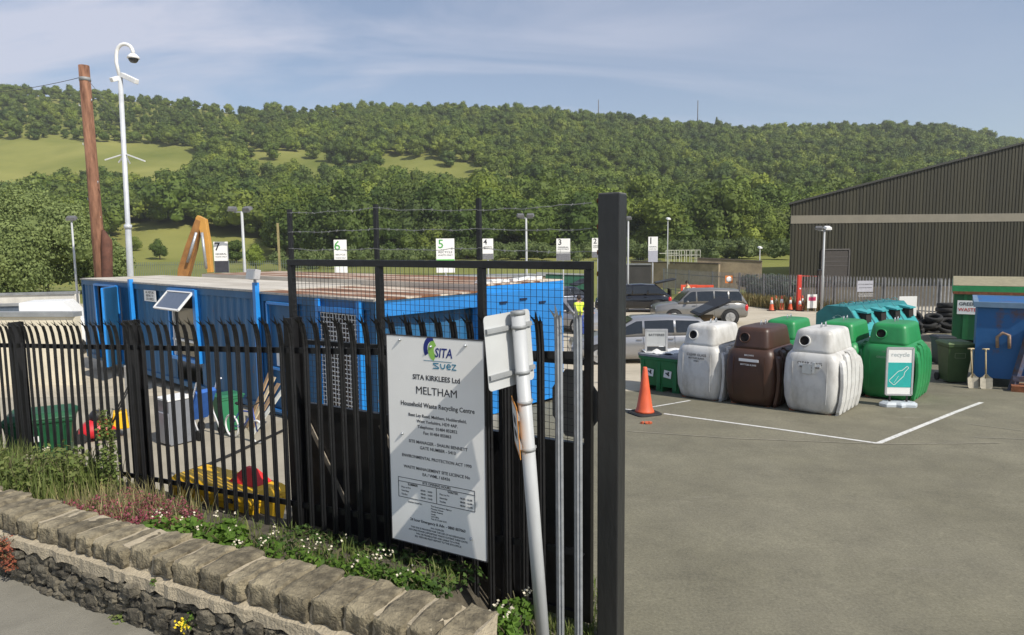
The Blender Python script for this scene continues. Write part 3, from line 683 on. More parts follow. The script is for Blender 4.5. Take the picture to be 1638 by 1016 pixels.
mb = MB(); mb.box(((xw0 + xw1) / 2, .03, (zw0 + zw1) / 2 - .2), (xw1 - xw0, .012, zw1 - zw0 - .4)); mb.build('pane', glass_dark, w_)
mb = MB(); mb.box(((xw0 + xw1) / 2, -.01, zw0 + .42), (xw1 - xw0, .05, .05)); mb.box((xw0 + .12, -.01, (zw0 + zw1) / 2), (.06, .05, zw1 - zw0 - .02)); mb.build('glazing_bar', white_paint, w_)
mb = MB(); xm = (xw0 + xw1) / 2; hw = (xw1 - xw0) / 2 - .02
mb.m = Matrix.Translation((xm, -.07, zw1 - .02)) @ Matrix.Rotation(R(-42), 4, 'X')
for a, b in (((-hw, 0, 0), (hw, 0, 0)), ((-hw, 0, -.5), (hw, 0, -.5)), ((-hw, 0, 0), (-hw, 0, -.5)), ((hw, 0, 0), (hw, 0, -.5))): mb.bar(a, b, .045, .04)
tv = mb.build('opening_vent', white_paint, w_)
mb = MB(); mb.m = Matrix.Translation((xm, -.07, zw1 - .02)) @ Matrix.Rotation(R(-42), 4, 'X'); mb.box((0, 0, -.25), (2 * hw - .03, .008, .47)); mb.build('pane_glass', mat('sky_glass', (.10, .12, .16), .05, spec=1.0, var=.05), w_)
# white notice board
nb_x = cx(236); zn = at(236, 473, 17.0).z - CZB
mb = MB(); mb.box((nb_x, -.02, zn), (.75, .015, .28)); nb = mb.build('notice', sign_white, t)
for i, l in enumerate(('ALL VISITORS', 'REPORT TO', 'SITE OFFICE')): text('lettering', l, .085, ink, t, TF(nb_x, -.029, zn + .085 - i * .085), .001, sx=1.05)
mb = MB()
for px_ in (208,): mb.box((cx(px_), -.05, CH / 2 + .03), (.13, .10, CH + .12))
mb.build('corner_post', blue_trim, t)
# floodlight on its bracket post
mb = MB(); xf = Lc - .02; mb.box((xf, -.06, CH / 2 + .08), (.11, .09, CH + .2)); mb.build('corner_post', blue_trim, t)
fl_ = MB(); fl_.box((xf, -.10, CH + .34), (.36, .12, .20), rm=Matrix.Rotation(R(-12), 3, 'X')); fl_.bar((xf, -.07, CH + .16), (xf, -.07, CH + .26), .05); f_ = fl_.build('floodlight', grey_metal, t, bevel=.01)
fl_ = MB(); fl_.box((xf, -.165, CH + .33), (.31, .01, .155), rm=Matrix.Rotation(R(-12), 3, 'X')); fl_.build('lens', mat('lamp_lens', (.45, .46, .46), .15, var=.1), f_)
# right container with mesh cage door
t, ws = cabin('storage_container', 'blue storage container with a white mesh cage door at the near corner', 'container', 0.0, 3.74, 0, 2.44, CH - .02, roofr, blue_cab)
L = 3.74
def cx2(px): return cx(px) - Lc
xa, xb = cx2(508) , cx2(568)
shell(t, ws, L, 2.44, CH - .02, ((cx2(425), cx2(468)), (xa, xb)), end_r=False, rm=roofr)
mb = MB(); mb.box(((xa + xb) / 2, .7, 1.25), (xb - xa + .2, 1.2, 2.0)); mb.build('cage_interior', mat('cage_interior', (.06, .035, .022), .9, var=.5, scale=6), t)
mb = MB()
n = 12
for i in range(n + 1): x = xa + (xb - xa) * i / n; mb.bar((x, -.02, .15), (x, -.02, CH - .3), .014)
for i in range(27): z = .18 + i * .078; mb.bar((xa, -.032, z), (xb, -.032, z), .014)
mb.build('cage_mesh', white_paint, t)
mb = MB()
for x in (xa - .05, xb + .06): mb.box((x, -.03, CH / 2), (.09, .09, CH - .1))
mb.box(((xa + xb) / 2, -.03, CH - .22), (xb - xa, .09, .09)); mb.build('door_frame', blue_trim, t)
mb = MB(); xg0, xg1 = cx2(425), cx2(468)
for a, b in (((xg0, -.05, .1), (xg0, -.05, CH - .2)), ((xg1, -.05, .1), (xg1, -.05, CH - .2)), ((xg0, -.05, CH - .2), (xg1, -.05, CH - .2)), ((xg0, -.05, .95), (xg1, -.05, .95)), ((xg0, -.05, .12), (xg1, -.05, .12))): mb.bar(a, b, .05)
mb.build('gate_frame', blue_trim, t)
mb = MB(); mb.box(((xg0 + xg1) / 2, .02, CH / 2), (xg1 - xg0, .03, CH - .3)); mb.build('door', blue_cab, t)
mb = MB(); mb.box((xg0 + .3, -.01, 1.15), (.16, .03, .3)); mb.build('notice', white_paint, t)
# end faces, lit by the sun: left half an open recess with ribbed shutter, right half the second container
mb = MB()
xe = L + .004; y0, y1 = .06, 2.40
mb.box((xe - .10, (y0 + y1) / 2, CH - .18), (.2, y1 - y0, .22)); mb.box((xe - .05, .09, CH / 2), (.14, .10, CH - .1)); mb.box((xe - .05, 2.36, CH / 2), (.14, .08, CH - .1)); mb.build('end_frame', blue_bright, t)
mb = MB(); ws((L - .22, .1, 0), (L - .22, 2.34, 0), .1, CH - .28, (1, 0), mb)
mb.build('ribbed_door', blue_cab, t)
# rear container row
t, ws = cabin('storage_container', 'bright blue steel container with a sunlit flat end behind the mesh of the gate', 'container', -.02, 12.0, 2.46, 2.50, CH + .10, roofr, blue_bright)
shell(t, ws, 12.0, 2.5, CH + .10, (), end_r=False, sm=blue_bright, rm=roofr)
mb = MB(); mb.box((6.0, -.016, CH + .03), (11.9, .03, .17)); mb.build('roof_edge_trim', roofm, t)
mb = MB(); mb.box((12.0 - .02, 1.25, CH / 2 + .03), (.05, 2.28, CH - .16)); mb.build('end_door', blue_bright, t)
mb = MB()
for y, z in ((.55, CH - .25), (1.15, CH - .22), (1.75, CH - .32), (1.2, CH - .9)): mb.box((12.02, y, z), (.03, .2, .04))
mb.build('slot_handle', mat('dark_blue_slot', (.005, .02, .06), .6), t)
mb = MB()
for i in range(7): mb.box((12.0 - .25 - i * .05, .3 + i * .32, CH + .15), (.2, rnd.uniform(.12, .3), .05), jit=.02)
mb.build('roof_debris', white_paint, t)

# ------------------------------------------------------------------ bottle banks
def superring(a, b, z, e=5.0, n=28, cx_=0, cy_=0):
    o = []
    for i in range(n):
        th = 2 * PI * (i + .5) / n; c, s = math.cos(th), math.sin(th)
        o.append(Vector((cx_ + a * math.copysign(abs(c) ** (2 / e), c), cy_ + b * math.copysign(abs(s) ** (2 / e), s), z)))
    return o
def bank(label, bm_, loc, rz, sticker, words, scol, hole_z=1.41, front_dirty=None, wcol=None):
    t = thing('bottle_bank', label, 'bottle bank', loc, rz, 'glass recycling banks in two rows')
    prof = [(0.04, .44, .60), (.10, .47, .64), (.30, .515, .70), (.60, .535, .715), (.90, .525, .70), (1.04, .51, .69), (1.13, .485, .665), (1.19, .44, .62), (1.23, .38, .56), (1.245, .34, .5)]
    mb = MB(); mb.loft([superring(a, b * 1.06, z, 6, 44) for z, a, b in prof]); body = mb.build('body', bm_, t)
    mb = MB(); mb.loft([superring(a, b, z, 7, 36) for z, a, b in ((1.17, .405, .66), (1.25, .395, .645), (1.53, .35, .585), (1.585, .335, .565), (1.615, .295, .52), (1.625, .24, .46))]); hd = mb.build('hood', bm_, t)
    # inlet hole with raised ring, on the sloping front of the hood
    M = Matrix.Translation((-.13, -.617, hole_z)) @ Matrix.Rotation(R(90 - 12), 4, 'X')
    mb = MB(); mb.m = M; mb.lathe([(.088, -.02), (.088, .018), (.11, .018), (.115, -.02)], 24); mb.build('inlet_ring', bm_, hd)
    mb = MB(); mb.m = M; mb.lathe([(.087, .004), (0, .004)], 24); mb.build('inlet_hole', dark_in, hd)
    # ribbed end
    mb = MB(); nr = 5
    for i in range(nr):
        yc = -.50 + i * .25; rings = []
        for z, a in ((.02, .50), (.05, .53), (.10, .54), (.30, .58), (.60, .60), (.90, .59), (1.06, .57), (1.15, .545), (1.20, .50)):
            sh = 1 - .12 * max(0, (z - .9) / .3) ** 2; w = .113; wz_ = w * (1.0 if z > .08 else .75)
            ztop = z - .10 * (abs(yc) / .44) ** 2 * max(0, (z - .6) / .6)
            rings.append([Vector((a - .06, yc * sh - wz_, ztop)), Vector((a, yc * sh - wz_ * .93, ztop)), Vector((a + .008, yc * sh, ztop)), Vector((a, yc * sh + wz_ * .93, ztop)), Vector((a - .06, yc * sh + wz_, ztop))])
        mb.loft(rings, smooth=False)
    mb.build('ribbed_end', bm_, t, bevel=.008)
    mb = MB()
    for sx_ in (-1, 1): mb.box((sx_ * .34, 0, .025), (.10, 1.2, .05))
    mb.build('base_runner', rust, t)
    mb = MB()
    for yy in (-.12, .12): mb.tube([(0, yy, 1.55), (0, yy, 1.68), (.0, yy + .03, 1.72), (0, yy + .06, 1.68), (0, yy + .06, 1.57)], .010, 6)
    mb.build('lifting_eye', galv, t)
    yy = -.76
    if sticker:
        mb = MB(); mb.box((.02, -.753, .97), (.40, .012, .055)); mb.build('sticker', sticker, t)
    if 'torn' in label:
        mb = MB(); mb.box((-.02, -.772, .90), (.16, .004, .19), jit=.006); mb.box((.10, -.774, .93), (.05, .004, .21), jit=.006); mb.build('torn_sticker', mat('old_paper', (.62, .62, .58), .7, var=.1), t)
    mb = MB(); sp_ = [(-.5, .70), (.5, .70)]
    for x in (-.30, .34): mb.bar((x, -.757, .25), (x, -.745, 1.02), .012, .006)
    mb.build('mould_seam', bm_, t)
    for i, (l, sz, z) in enumerate(words):
        text('lettering', l, sz, wcol or ink, t, TF(.02, -.764 + .02 * max(0, (z - .9) / .15), z), .0008)
    return t
white_plastic = mat('white_glassfibre', (.46, .44, .40), .5, var=.22, scale=3, stretch=(1, 1, .45), col2=(.60, .59, .56), thr=(.3, .55), bump=.1)
brown_plastic = mat('brown_glassfibre', (.060, .028, .017), .42, var=.25, scale=2.4, stretch=(1, 1, .5), bump=.1)
green_plastic = mat('green_glassfibre', (.02, .235, .068), .42, var=.18, scale=2.4, stretch=(1, 1, .5), bump=.1)
BR = Vector((math.cos(R(-43)), math.sin(R(-43)), 0)); BA = Vector((-BR.y, BR.x, 0)); brz = R(-43)
W2 = Vector((6.13, 13.05, 0))
whites = [('CLEAR GLASS', .075, 1.0), ('BOTTLES & JARS', .05, .93), ('ONLY', .045, .87)]
def bz(p): return (p.x, p.y, gz(p.y))
P = W2; bank('nearest white bottle bank with a sunlit ribbed end and a torn white sticker', white_plastic, bz(P), brz, white_paint, whites, None)
P = W2 - BR * 1.20; bank('dark brown bottle bank standing between the two white ones', brown_plastic, bz(P), brz + R(1), reflect_white, [('BROWN', .05, 1.07), ('BOTTLES & JARS', .045, .88)], None, wcol=reflect_white)
P = W2 - BR * 2.32; bank('farther white bottle bank beside the green battery bin', white_plastic, bz(P), brz - R(1), None, whites, None)
P = W2 + BA * 2.5 + BR * .70; bank('green bottle bank nearest the camera behind the bottle poster stand', green_plastic, bz(P), brz, None, [('GREEN', .06, 1.05), ('GREEN GLASS', .06, .93)], None, wcol=mat('pale_green_print', (.25, .42, .28), .5))
P = W2 + BA * 2.45 - BR * .32; bank('green bottle bank in the middle of the back row', green_plastic, bz(P), brz, None, [('GREEN GLASS', .06, .93)], None)
P = W2 + BA * 2.5 - BR * 1.6; bank('green bottle bank at the far end of the back row behind the brown one', green_plastic, bz(P), brz + R(2), None, [('GREEN GLASS', .06, .93)], None)

# ------------------------------------------------------------------ teal recycling banks with sloping fronts
teal = mat('teal_steel', (.014, .17, .18), .5, var=.2, scale=2, bump=.05)
teal_l = mat('light_teal_steel', (.05, .33, .34), .42, var=.1, scale=2)
def teal_bank(label, loc, rz, logo):
    t = thing('recycling_bank', label, 'recycling bank', loc, rz, 'teal recycling banks in a row')
    # local: x along the row, -y the gable that shows ... fronts face +x
    prof = [(-.8, .0), (.8, .0), (.8, .80), (.38, 1.44), (.26, 1.58), (-.45, 1.58), (-.80, 1.30)]
    mb = MB(); mb.prism([(x, z) for x, z in prof], 'Y', -.53, .53); mb.build('body', teal, t, bevel=.012)
    mb = MB(); mb.add([(.805, -.5, .81), (.805, .5, .81), (.39, .5, 1.44), (.39, -.5, 1.44)], [(0, 1, 2, 3)]); mb.add([(.808, -.5, .05), (.808, .5, .05), (.808, .5, .79), (.808, -.5, .79)], [(0, 1, 2, 3)]); mb.build('front_panel', teal_l, t)
    for yc in (0,):
        mb = MB(); mb.prism([(.40, 1.38), (.78, 1.36), (.78, 1.40), (.36, 1.48)], 'Y', yc - .24, yc + .24); h = mb.build('hood', teal_l, t)
        mb = MB(); mb.prism([(.60, 1.05), (.74, 1.05), (.72, 1.36), (.42, 1.36)], 'Y', yc - .19, yc + .19); mb.build('opening', dark_in, h)
    mb = MB(); mb.box((.818, 0, .5), (.006, .5, .2)); mb.build('sticker', white_paint, t)
    if logo:
        mb = MB()
        for k in range(3):
            a0 = R(90 + 120 * k); c = Vector((-.02, -.542, 1.12)); pts = [c + Vector((math.cos(a0 + R(q)) * .16, 0, math.sin(a0 + R(q)) * .16)) for q in range(-45, 40, 12)]
            for p, q in zip(pts[:-1], pts[1:]): mb.bar(p, q, .01, .05, up=(0, 1, 0))
            e = pts[0]; mb.add([e + Vector((math.cos(a0 - R(75)) * .0, 0, 0)) + Vector((.06 * math.cos(a0 - R(45)), 0, .06 * math.sin(a0 - R(45)))), e - Vector((.06 * math.cos(a0 - R(45)), 0, .06 * math.sin(a0 - R(45)))), e + Vector((.08 * math.cos(a0 - R(135)), 0, .08 * math.sin(a0 - R(135))))], [(0, 1, 2)])
        mb.build('recycling_symbol', mat('faded_symbol', (.30, .48, .47), .5, var=.1), t)
    mb = MB()
    for yy in (-.3, .3): mb.tube([(-.1, yy, 1.57), (-.1, yy, 1.66), (.02, yy, 1.69), (.1, yy, 1.66), (.1, yy, 1.57)], .012, 6)
    mb.build('lifting_eye', teal_l, t)
    return t
tr = R(-52)
TDx = Vector((math.cos(tr + PI / 2), math.sin(tr + PI / 2), 0))
b0 = gp(1352, 22.6)
lbs = ['teal recycling bank showing its gable side with a recycling symbol', 'second teal recycling bank, next to the one with the symbol', 'third teal recycling bank of the row, between two others', 'last teal recycling bank of the row, beside the tyre heap']
for i in range(4):
    p = b0 + TDx * 1.12 * i; teal_bank(lbs[i], (p.x, p.y, gz(p.y)), tr, i == 0)

# ------------------------------------------------------------------ small yard things
def cone(loc, h, label, group=None, dirty=False, rz=0.0, bands=True):
    t = thing('traffic_cone', label, 'traffic cone', loc, rz, group); k = h / .75
    mb = MB(); n = 24; mb.lathe([(.155 * k, .035 * k), (.145 * k, .06 * k), (.125 * k, .10 * k), (.075 * k, .42 * k), (.035 * k, .73 * k), (.028 * k, .75 * k), (0, .75 * k)], n); mb.build('cone', plastic_orange, t)
    if bands:
        mb = MB(); mb.lathe([(.0865 * k, .37 * k), (.056 * k, .58 * k), (.050 * k, .58 * k), (.08 * k, .37 * k)], n); mb.build('reflective_band', reflect_white, t)
    mb = MB(); mb.loft([superring(.22 * k, .22 * k, z, 5, 20) for z in (0, .02 * k)] + [superring(.2 * k, .2 * k, .035 * k, 5, 20)], smooth=False); mb.build('base', rubber, t)
    return t
p = gpix(1031, 662); cone((p.x, p.y, p.z), .92, 'plain orange traffic cone on a black base by the painted bay corner', None, rz=.4, bands=False)
t = thing('cone_fragment', 'broken bit of orange plastic on the tarmac below the cone', 'debris', gpix(1034, 678))
mb = MB(); 
for q in range(3): mb.box((-.07 + q * .07, rnd.uniform(-.02, .02), .022), (.07, .06, .045), rz=rnd.uniform(0, 2), jit=.014)
mb.build('fragment', mat('faded_orange', (.55, .12, .05), .7), t, bevel=.01)
spots = [(1234, 496, .72), (1241, 493, .75), (1250, 495, .78), (1254, 491, .72), (1264, 495, .7), (1269, 493, .75), (1279, 497, .7), (1283, 492, .72)]
for i, (px_, py_, h_) in enumerate(spots):
    p = gp(px_, 39.5 + (496 - py_) * .3); cone(p, h_ * 1.12, 'orange and white traffic cone standing in the cluster by the far palisade fence', 'cones clustered by the far fence', rz=i)
# battery bin (green pallet box) and its notice frame
gbin = mat('green_bin_plastic', (.02, .16, .05), .5, var=.15, scale=2, bump=.06)
t = thing('pallet_bin', 'green plastic pallet bin with a white sheet on its lid beside the white bottle bank', 'bin', gp(1070, 15.5), R(-43))
mb = MB(); mb.loft([superring(a, b, z, 9, 24) for z, a, b in ((.14, .50, .44), (.74, .56, .49), (.76, .585, .51), (.82, .585, .51))], smooth=False); mb.build('box', gbin, t)
mb = MB()
for x in (-.42, 0, .42): mb.box((x, 0, .09), (.17, .9, .18)); mb.box((x, -.475, .40), (.10, .05, .64))
mb.build('runner', gbin, t, bevel=.01)
mb = MB(); mb.loft([superring(.60, .53, .82, 8, 24), superring(.60, .53, .865, 8, 24), superring(.55, .48, .89, 8, 24)], smooth=False); mb.build('lid', mat('grey_lid', (.20, .21, .23), .5), t)
mb = MB(); g = [[(-.56 + i * .105, -.47 + j * .16, .905 + .03 * math.sin(i * 1.9 + j) + .025 * math.cos(j * 2.3 + i * .7)) for i in range(9)] for j in range(7)]
mb.add([p for r_ in g for p in r_], [(j * 9 + i, j * 9 + i + 1, (j + 1) * 9 + i + 1, (j + 1) * 9 + i) for j in range(6) for i in range(8)], True); mb.build('plastic_sheet', white_paint, t)
for x in (-.22, .24): mb = MB(); mb.box((x, -.497, .45), (.19, .006, .17), rm=Matrix.Rotation(.12, 3, 'Y')); mb.build('sticker', white_paint, t)
mb = MB()
for x in (-.22, .24): mb.box((x, -.502, .45), (.11, .004, .03), rm=Matrix.Rotation(.6, 3, 'Y')); mb.box((x + .02, -.5025, .47), (.04, .004, .08), rm=Matrix.Rotation(.2, 3, 'Y'))
mb.build('sticker_mark', ink, t)
t = thing('notice_frame', 'grey framed notice stand with a black panel behind the green pallet bin', 'sign', gp(1049, 15.6), R(-4))
mb = MB(); 
for x in (-.24, .24): mb.bar((x, 0, 0), (x, 0, 1.42), .045)
mb.bar((-.24, 0, 1.40), (.24, 0, 1.40), .045); mb.bar((-.24, 0, .46), (.24, 0, .46), .04); mb.build('frame', grey_metal, t)
mb = MB(); mb.box((0, -.005, 1.20), (.44, .02, .36)); mb.build('header_panel', mat('pale_grey_panel', (.45, .46, .45), .5, var=.06), t)
text('lettering', 'BATTERIES', .078, ink, t, TF(0, -.017, 1.28), .001)
mb = MB(); mb.box((0, -.006, .74), (.44, .02, .52)); mb.build('lower_panel', mat('charcoal_panel', (.03, .035, .04), .5), t)
# poster stand with bottle picture
t = thing('poster_stand', 'white framed poster stand with a bottle outline on teal, on a pale grey base', 'sign', gpix(1436, 650), R(-8))
mb = MB(); o_ = [(-.36, .0), (-.27, -.15), (-.08, -.13), (0, -.19), (.1, -.13), (.28, -.15), (.37, 0), (.28, .15), (.08, .13), (0, .19), (-.1, .13), (-.28, .15)]
mb.loft([[Vector((x, y, z)) for x, y in o_] for z in (0, .06)] + [[Vector((x * .82, y * .7, .10)) for x, y in o_]], smooth=False); mb.build('base', mat('pale_base', (.46, .50, .53), .5, var=.08), t, bevel=.01)
mb = MB()
for x in (-.16, .16): mb.bar((x, 0, .08), (x, 0, .24), .03)
mb.build('spring_leg', rubber, t)
mb = MB()
for a, b in (((-.24, 0, .24), (.24, 0, .24)), ((-.24, 0, 1.18), (.24, 0, 1.18)), ((-.24, 0, .24), (-.24, 0, 1.18)), ((.24, 0, .24), (.24, 0, 1.18))): mb.bar(a, b, .035, .04, up=(0, 1, 0))
mb.build('frame', grey_metal, t)
mb = MB(); mb.box((0, 0, .71), (.45, .02, .92)); mb.build('poster', sign_white, t)
mb = MB(); mb.box((0, -.0125, .64), (.44, .004, .50)); mb.build('picture', mat('turquoise_print', (.03, .42, .38), .4, var=.08), t)
mb = MB(); c0, s0 = math.cos(R(48)), math.sin(R(48))
bo = [(-.22, -.055), (-.20, -.07), (.04, -.07), (.10, -.03), (.22, -.022), (.22, .022), (.10, .03), (.04, .07), (-.20, .07), (-.22, .055), (-.22, -.055)]
bo = [(x * c0 - y * s0, x * s0 + y * c0) for x, y in bo]
for a, b in zip(bo[:-1], bo[1:]): mb.bar((a[0], -.0165, .64 + a[1]), (b[0], -.0165, .64 + b[1]), .003, .009)
mb.bar((-.10, -.0165, .48), (-.02, -.0165, .62), .003, .005); mb.build('bottle_outline', sign_white, t)
text('lettering', 'recycle', .12, mat('pale_grey_print', (.45, .50, .50), .5), t, TF(0, -.0125, 1.05), .001)
# wheelie bins
def wheelie(label, loc, rz, body_m, k=1.0, lidm=None, logo=False):
    t = thing('wheelie_bin', label, 'wheelie bin', loc, rz); mb = MB()
    def rr(w, d, z, y0=0): return [Vector((x * w / 2, y * d / 2 + y0, z)) for x, y in ((-1, -1), (1, -1), (1, 1), (-1, 1))]
    mb.m = Matrix.Scale(k, 4)
    mb.loft([rr(.44, .46, .04, .02), rr(.56, .60, .92), rr(.60, .66, .93), rr(.60, .66, .99)], smooth=False); mb.build('body', body_m, t, bevel=.015)
    mb = MB(); mb.m = Matrix.Scale(k, 4); mb.loft([rr(.62, .70, .99, .01), rr(.62, .70, 1.02, .01), rr(.50, .56, 1.07, .02)], smooth=False); mb.tube([(-.26, .38, 1.0), (.26, .38, 1.0)], .02, 8); mb.build('lid', lidm or body_m, t, bevel=.01)
    for sx_ in (-.27, .27):
        mb = MB(); mb.m = Matrix.Scale(k, 4); mb.lathe([(.10, -.025), (.10, .025)], 16, (sx_, .25, .10), 'X'); mb.build('wheel', rubber, t)
    if logo:
        mb = MB(); mb.m = Matrix.Scale(k, 4)
        for a, b in (((-.12, -.288, .66), (.12, -.288, .66)), ((-.12, -.288, .78), (.12, -.288, .78)), ((-.12, -.288, .66), (-.12, -.288, .78)), ((.12, -.288, .66), (.12, -.288, .78))): mb.bar(a, b, .008)
        mb.build('emblem', mat('olive_mark', (.20, .24, .14), .6), t)
    return t
wheelie('olive green wheelie bin beside the rusty blue skip', gpix(1524, 611), R(-8), mat('olive_bin', (.045, .085, .028), .5, var=.15), .96, mat('faded_olive_lid', (.12, .17, .07), .6), True)
wheelie('black wheelie bin in front of the tyre heap', gp(1506, 19.3), R(-8), mat('black_bin', (.018, .02, .02), .45, var=.2), .80)
# four wheeled green container behind the fence
t = thing('wheeled_container', 'dark green four wheeled refuse bin behind the black fence at far left', 'refuse bin', gp(72, 9.9), R(28)); t.scale = (.74, .74, .70)
mb = MB(); db = mat('dark_green_bin', (.012, .09, .035), .5, var=.2)
def rr(w, d, z, y0=0): return [Vector((x * w / 2, y * d / 2 + y0, z)) for x, y in ((-1, -1), (1, -1), (1, 1), (-1, 1))]
mb.loft([rr(.98, .75, .18), rr(1.14, .92, .92), rr(1.2, .98, .94), rr(1.2, .98, 1.0)], smooth=False)
for i in range(7): mb.bar((-.42 + i * .14, -.40, .25), (-.47 + i * .155, -.475, .88), .04, .025)
mb.build('body', db, t, bevel=.012)
mb = MB(); mb.loft([rr(1.22, 1.0, 1.0), rr(1.22, 1.0, 1.04), rr(1.0, .8, 1.14)], smooth=False); mb.build('lid', db, t, bevel=.02)
for sx_ in (-.42, .42):
    for sy_ in (-.28, .28): mb = MB(); mb.lathe([(.085, -.02), (.085, .02)], 14, (sx_, sy_, .085), 'Y'); mb.build('caster', rubber, t)
mb = MB(); mb.box((-.1, -.47, .62), (.2, .01, .12)); mb.build('sticker', white_paint, t)
# yellow grit bin with a red object on top
ylw = mat('grit_yellow', (.80, .46, .012), .5, var=.12, scale=2, bump=.06)
p = gp(368, 7.25); t = thing('grit_bin', 'long yellow grit bin behind the black fence', 'grit bin', p, R(-31)); t.scale = (1.06, .72, 1)
mb = MB(); mb.loft([rr(1.18, .52, .0), rr(1.32, .66, .40), rr(1.36, .70, .42), rr(1.36, .70, .46)], smooth=False); mb.build('tub', ylw, t, bevel=.012)
mb = MB(); mb.loft([rr(1.38, .72, .46), rr(1.38, .72, .49), rr(1.24, .56, .56)], smooth=False); mb.build('lid', ylw, t, bevel=.012)
for x in (-.35, .35): mb = MB(); mb.box((x, -.35, .46), (.12, .03, .05)); mb.build('catch', rubber, t)
p2 = p + Vector((.30, -.10, .56)); t = thing('warning_tripod', 'red folded warning cone lying on the yellow grit bin', 'warning sign', p2, R(-31))
mb = MB(); mb.loft([[Vector((x, y, z)) for x, y in ((-.21 * k, -.12 * k), (.21 * k, -.12 * k), (.21 * k, .12 * k), (-.21 * k, .12 * k))] for z, k in ((0, 1), (.14, .35), (.16, .2))], smooth=False); mb.build('hood', mat('signal_red', (.62, .02, .02), .5, var=.1), t)
mb = MB(); mb.box((0, 0, -.008 + .004), (.44, .26, .012)); mb.build('rim', mat('signal_red_dark', (.4, .015, .015), .5), t)
# scrap things in front of the cabins
t = thing('fridge', 'grey fridge standing on the yard behind the palisade fence', 'fridge', gp(283, 10.9), R(-36))
mb = MB(); mb.box((0, 0, .39), (.40, .40, .74)); mb.build('cabinet', mat('fridge_grey', (.20, .21, .23), .4, var=.08), t, bevel=.012)
mb = MB(); mb.box((0, -.212, .30), (.38, .03, .52)); mb.build('door', mat('fridge_grey_door', (.26, .27, .30), .4, var=.08), t, bevel=.01)
mb = MB(); mb.bar((-.15, -.235, .35), (-.15, -.235, .5), .02); mb.build('handle', white_paint, t)
mb = MB(); mb.box((0, 0, .775), (.43, .43, .03)); mb.build('worktop', white_paint, t)
t = thing('garden_mower', 'red and yellow mower with tubular handle behind the fence post', 'lawnmower', gp(158, 11.2), R(30))
mb = MB(); mb.loft([superring(a, b, z, 4, 20) for z, a, b in ((.08, .30, .24), (.20, .28, .22), (.30, .2, .16), (.36, .1, .08))]); mb.build('deck', mat('mower_red', (.55, .02, .03), .4, var=.1), t)
mb = MB(); mb.lathe([(.12, .34), (.12, .44), (.07, .5), (0, .5)], 14); mb.build('engine', ink, t)
mb = MB(); mb.box((.34, 0, .30), (.26, .3, .3), taper=.8); mb.build('grass_box', ylw, t, bevel=.02)
mb = MB(); mb.tube([(.2, -.2, .25), (.55, -.2, .95), (.55, .2, .95), (.2, .2, .25)], .013, 8); mb.build('handle', rubber, t)
for a in (-.24, .24):
    for b in (-.24, .24): mb = MB(); mb.lathe([(.09, -.02), (.09, .02)], 14, (a, b, .09), 'Y'); mb.build('wheel', rubber, t)
t = thing('folded_pushchair', 'blue and white folded pushchair among the scrap by the cabin', 'pushchair', gp(322, 11.3), R(-30))
mb = MB()
for y in (-.2, .2): mb.tube([(-.3, y, .1), (.05, y, .55), (.25, y, 1.0), (.35, y, 1.02)], .014, 8); mb.tube([(.25, y, .1), (-.1, y, .75)], .014, 8)
mb.build('tube_frame', mat('white_tube', (.7, .7, .72), .4), t)
mb = MB(); mb.add([(-.18, -.19, .3), (-.18, .19, .3), (.16, .19, .85), (.16, -.19, .85), (-.05, -.19, .3), (-.05, .19, .3), (.22, .19, .8), (.22, -.19, .8)], [(0, 1, 2, 3), (7, 6, 5, 4), (0, 4, 5, 1), (3, 2, 6, 7), (0, 3, 7, 4), (1, 5, 6, 2)]); mb.build('seat_fabric', mat('seat_blue', (.03, .12, .42), .8, var=.2), t)
for a in (-.3, .25):
    for y in (-.22, .22): mb = MB(); mb.lathe([(.07, -.015), (.09, -.015), (.09, .015), (.07, .015)], 16, (a, y, .1), 'Y'); mb.build('wheel', rubber, t)
wheelie('mid green garden waste bin leaning against the cabin front', gp(366, 11.7), R(-40), mat('mid_green_bin', (.03, .20, .09), .5, var=.1), .64, mat('dark_green_lid', (.02, .15, .07), .5))
t = thing('bicycle', 'small bicycle with a white tyre lying against the cabin front', 'bicycle', gp(392, 11.0), R(-35))
for x in (-.36, .36): mb = MB(); mb.tube([(x + .19 * math.cos(a * PI / 10), 0, .2 + .19 * math.sin(a * PI / 10)) for a in range(21)], .018, 6, False); mb.build('wheel', white_paint, t)
mb = MB(); 
for a, b in (((-.36, 0, .2), (-.1, 0, .5)), ((-.1, 0, .5), (.25, 0, .52)), ((.36, 0, .2), (.25, 0, .6)), ((-.05, 0, .22), (.25, 0, .5)), ((-.36, 0, .2), (-.05, 0, .22)), ((-.05, 0, .22), (-.12, 0, .6))): mb.tube([a, b], .014, 6)
mb.build('frame', mat('bike_blue', (.05, .08, .3), .4), t)
mb = MB(); mb.ball((-.12, 0, .62), (.1, .05, .03)); mb.build('saddle', rubber, t)
mb = MB(); mb.tube([(.22, -.2, .66), (.25, 0, .62), (.22, .2, .66)], .012, 6); mb.build('handlebar', rubber, t)
t = thing('timber_boards', 'pale and brown boards leaning on the cabin corner behind the fence', 'boards', gp(438, 11.9), R(-42))
for i in range(4): mb = MB(); mb.bar((-.3 + i * .16, -.35 - .05 * i, .01), (-.25 + i * .14, .12, 1.0 - .1 * i), .10, .02); mb.build('board', mat('board_%d' % i, ((.4, .26, .14), (.55, .45, .3), (.3, .2, .12), (.5, .5, .46))[i], .8), t)
t = thing('cream_boards', 'narrow white panels standing upright beneath the blue cabin post', 'panels', gp(214, 12.9), R(-40))
for i in range(2): mb = MB(); mb.box((-.16 + i * .3, 0, .5), (.2, .05, 1.0)); mb.build('panel', mat('cream_panel', (.62, .58, .5), .6), t)
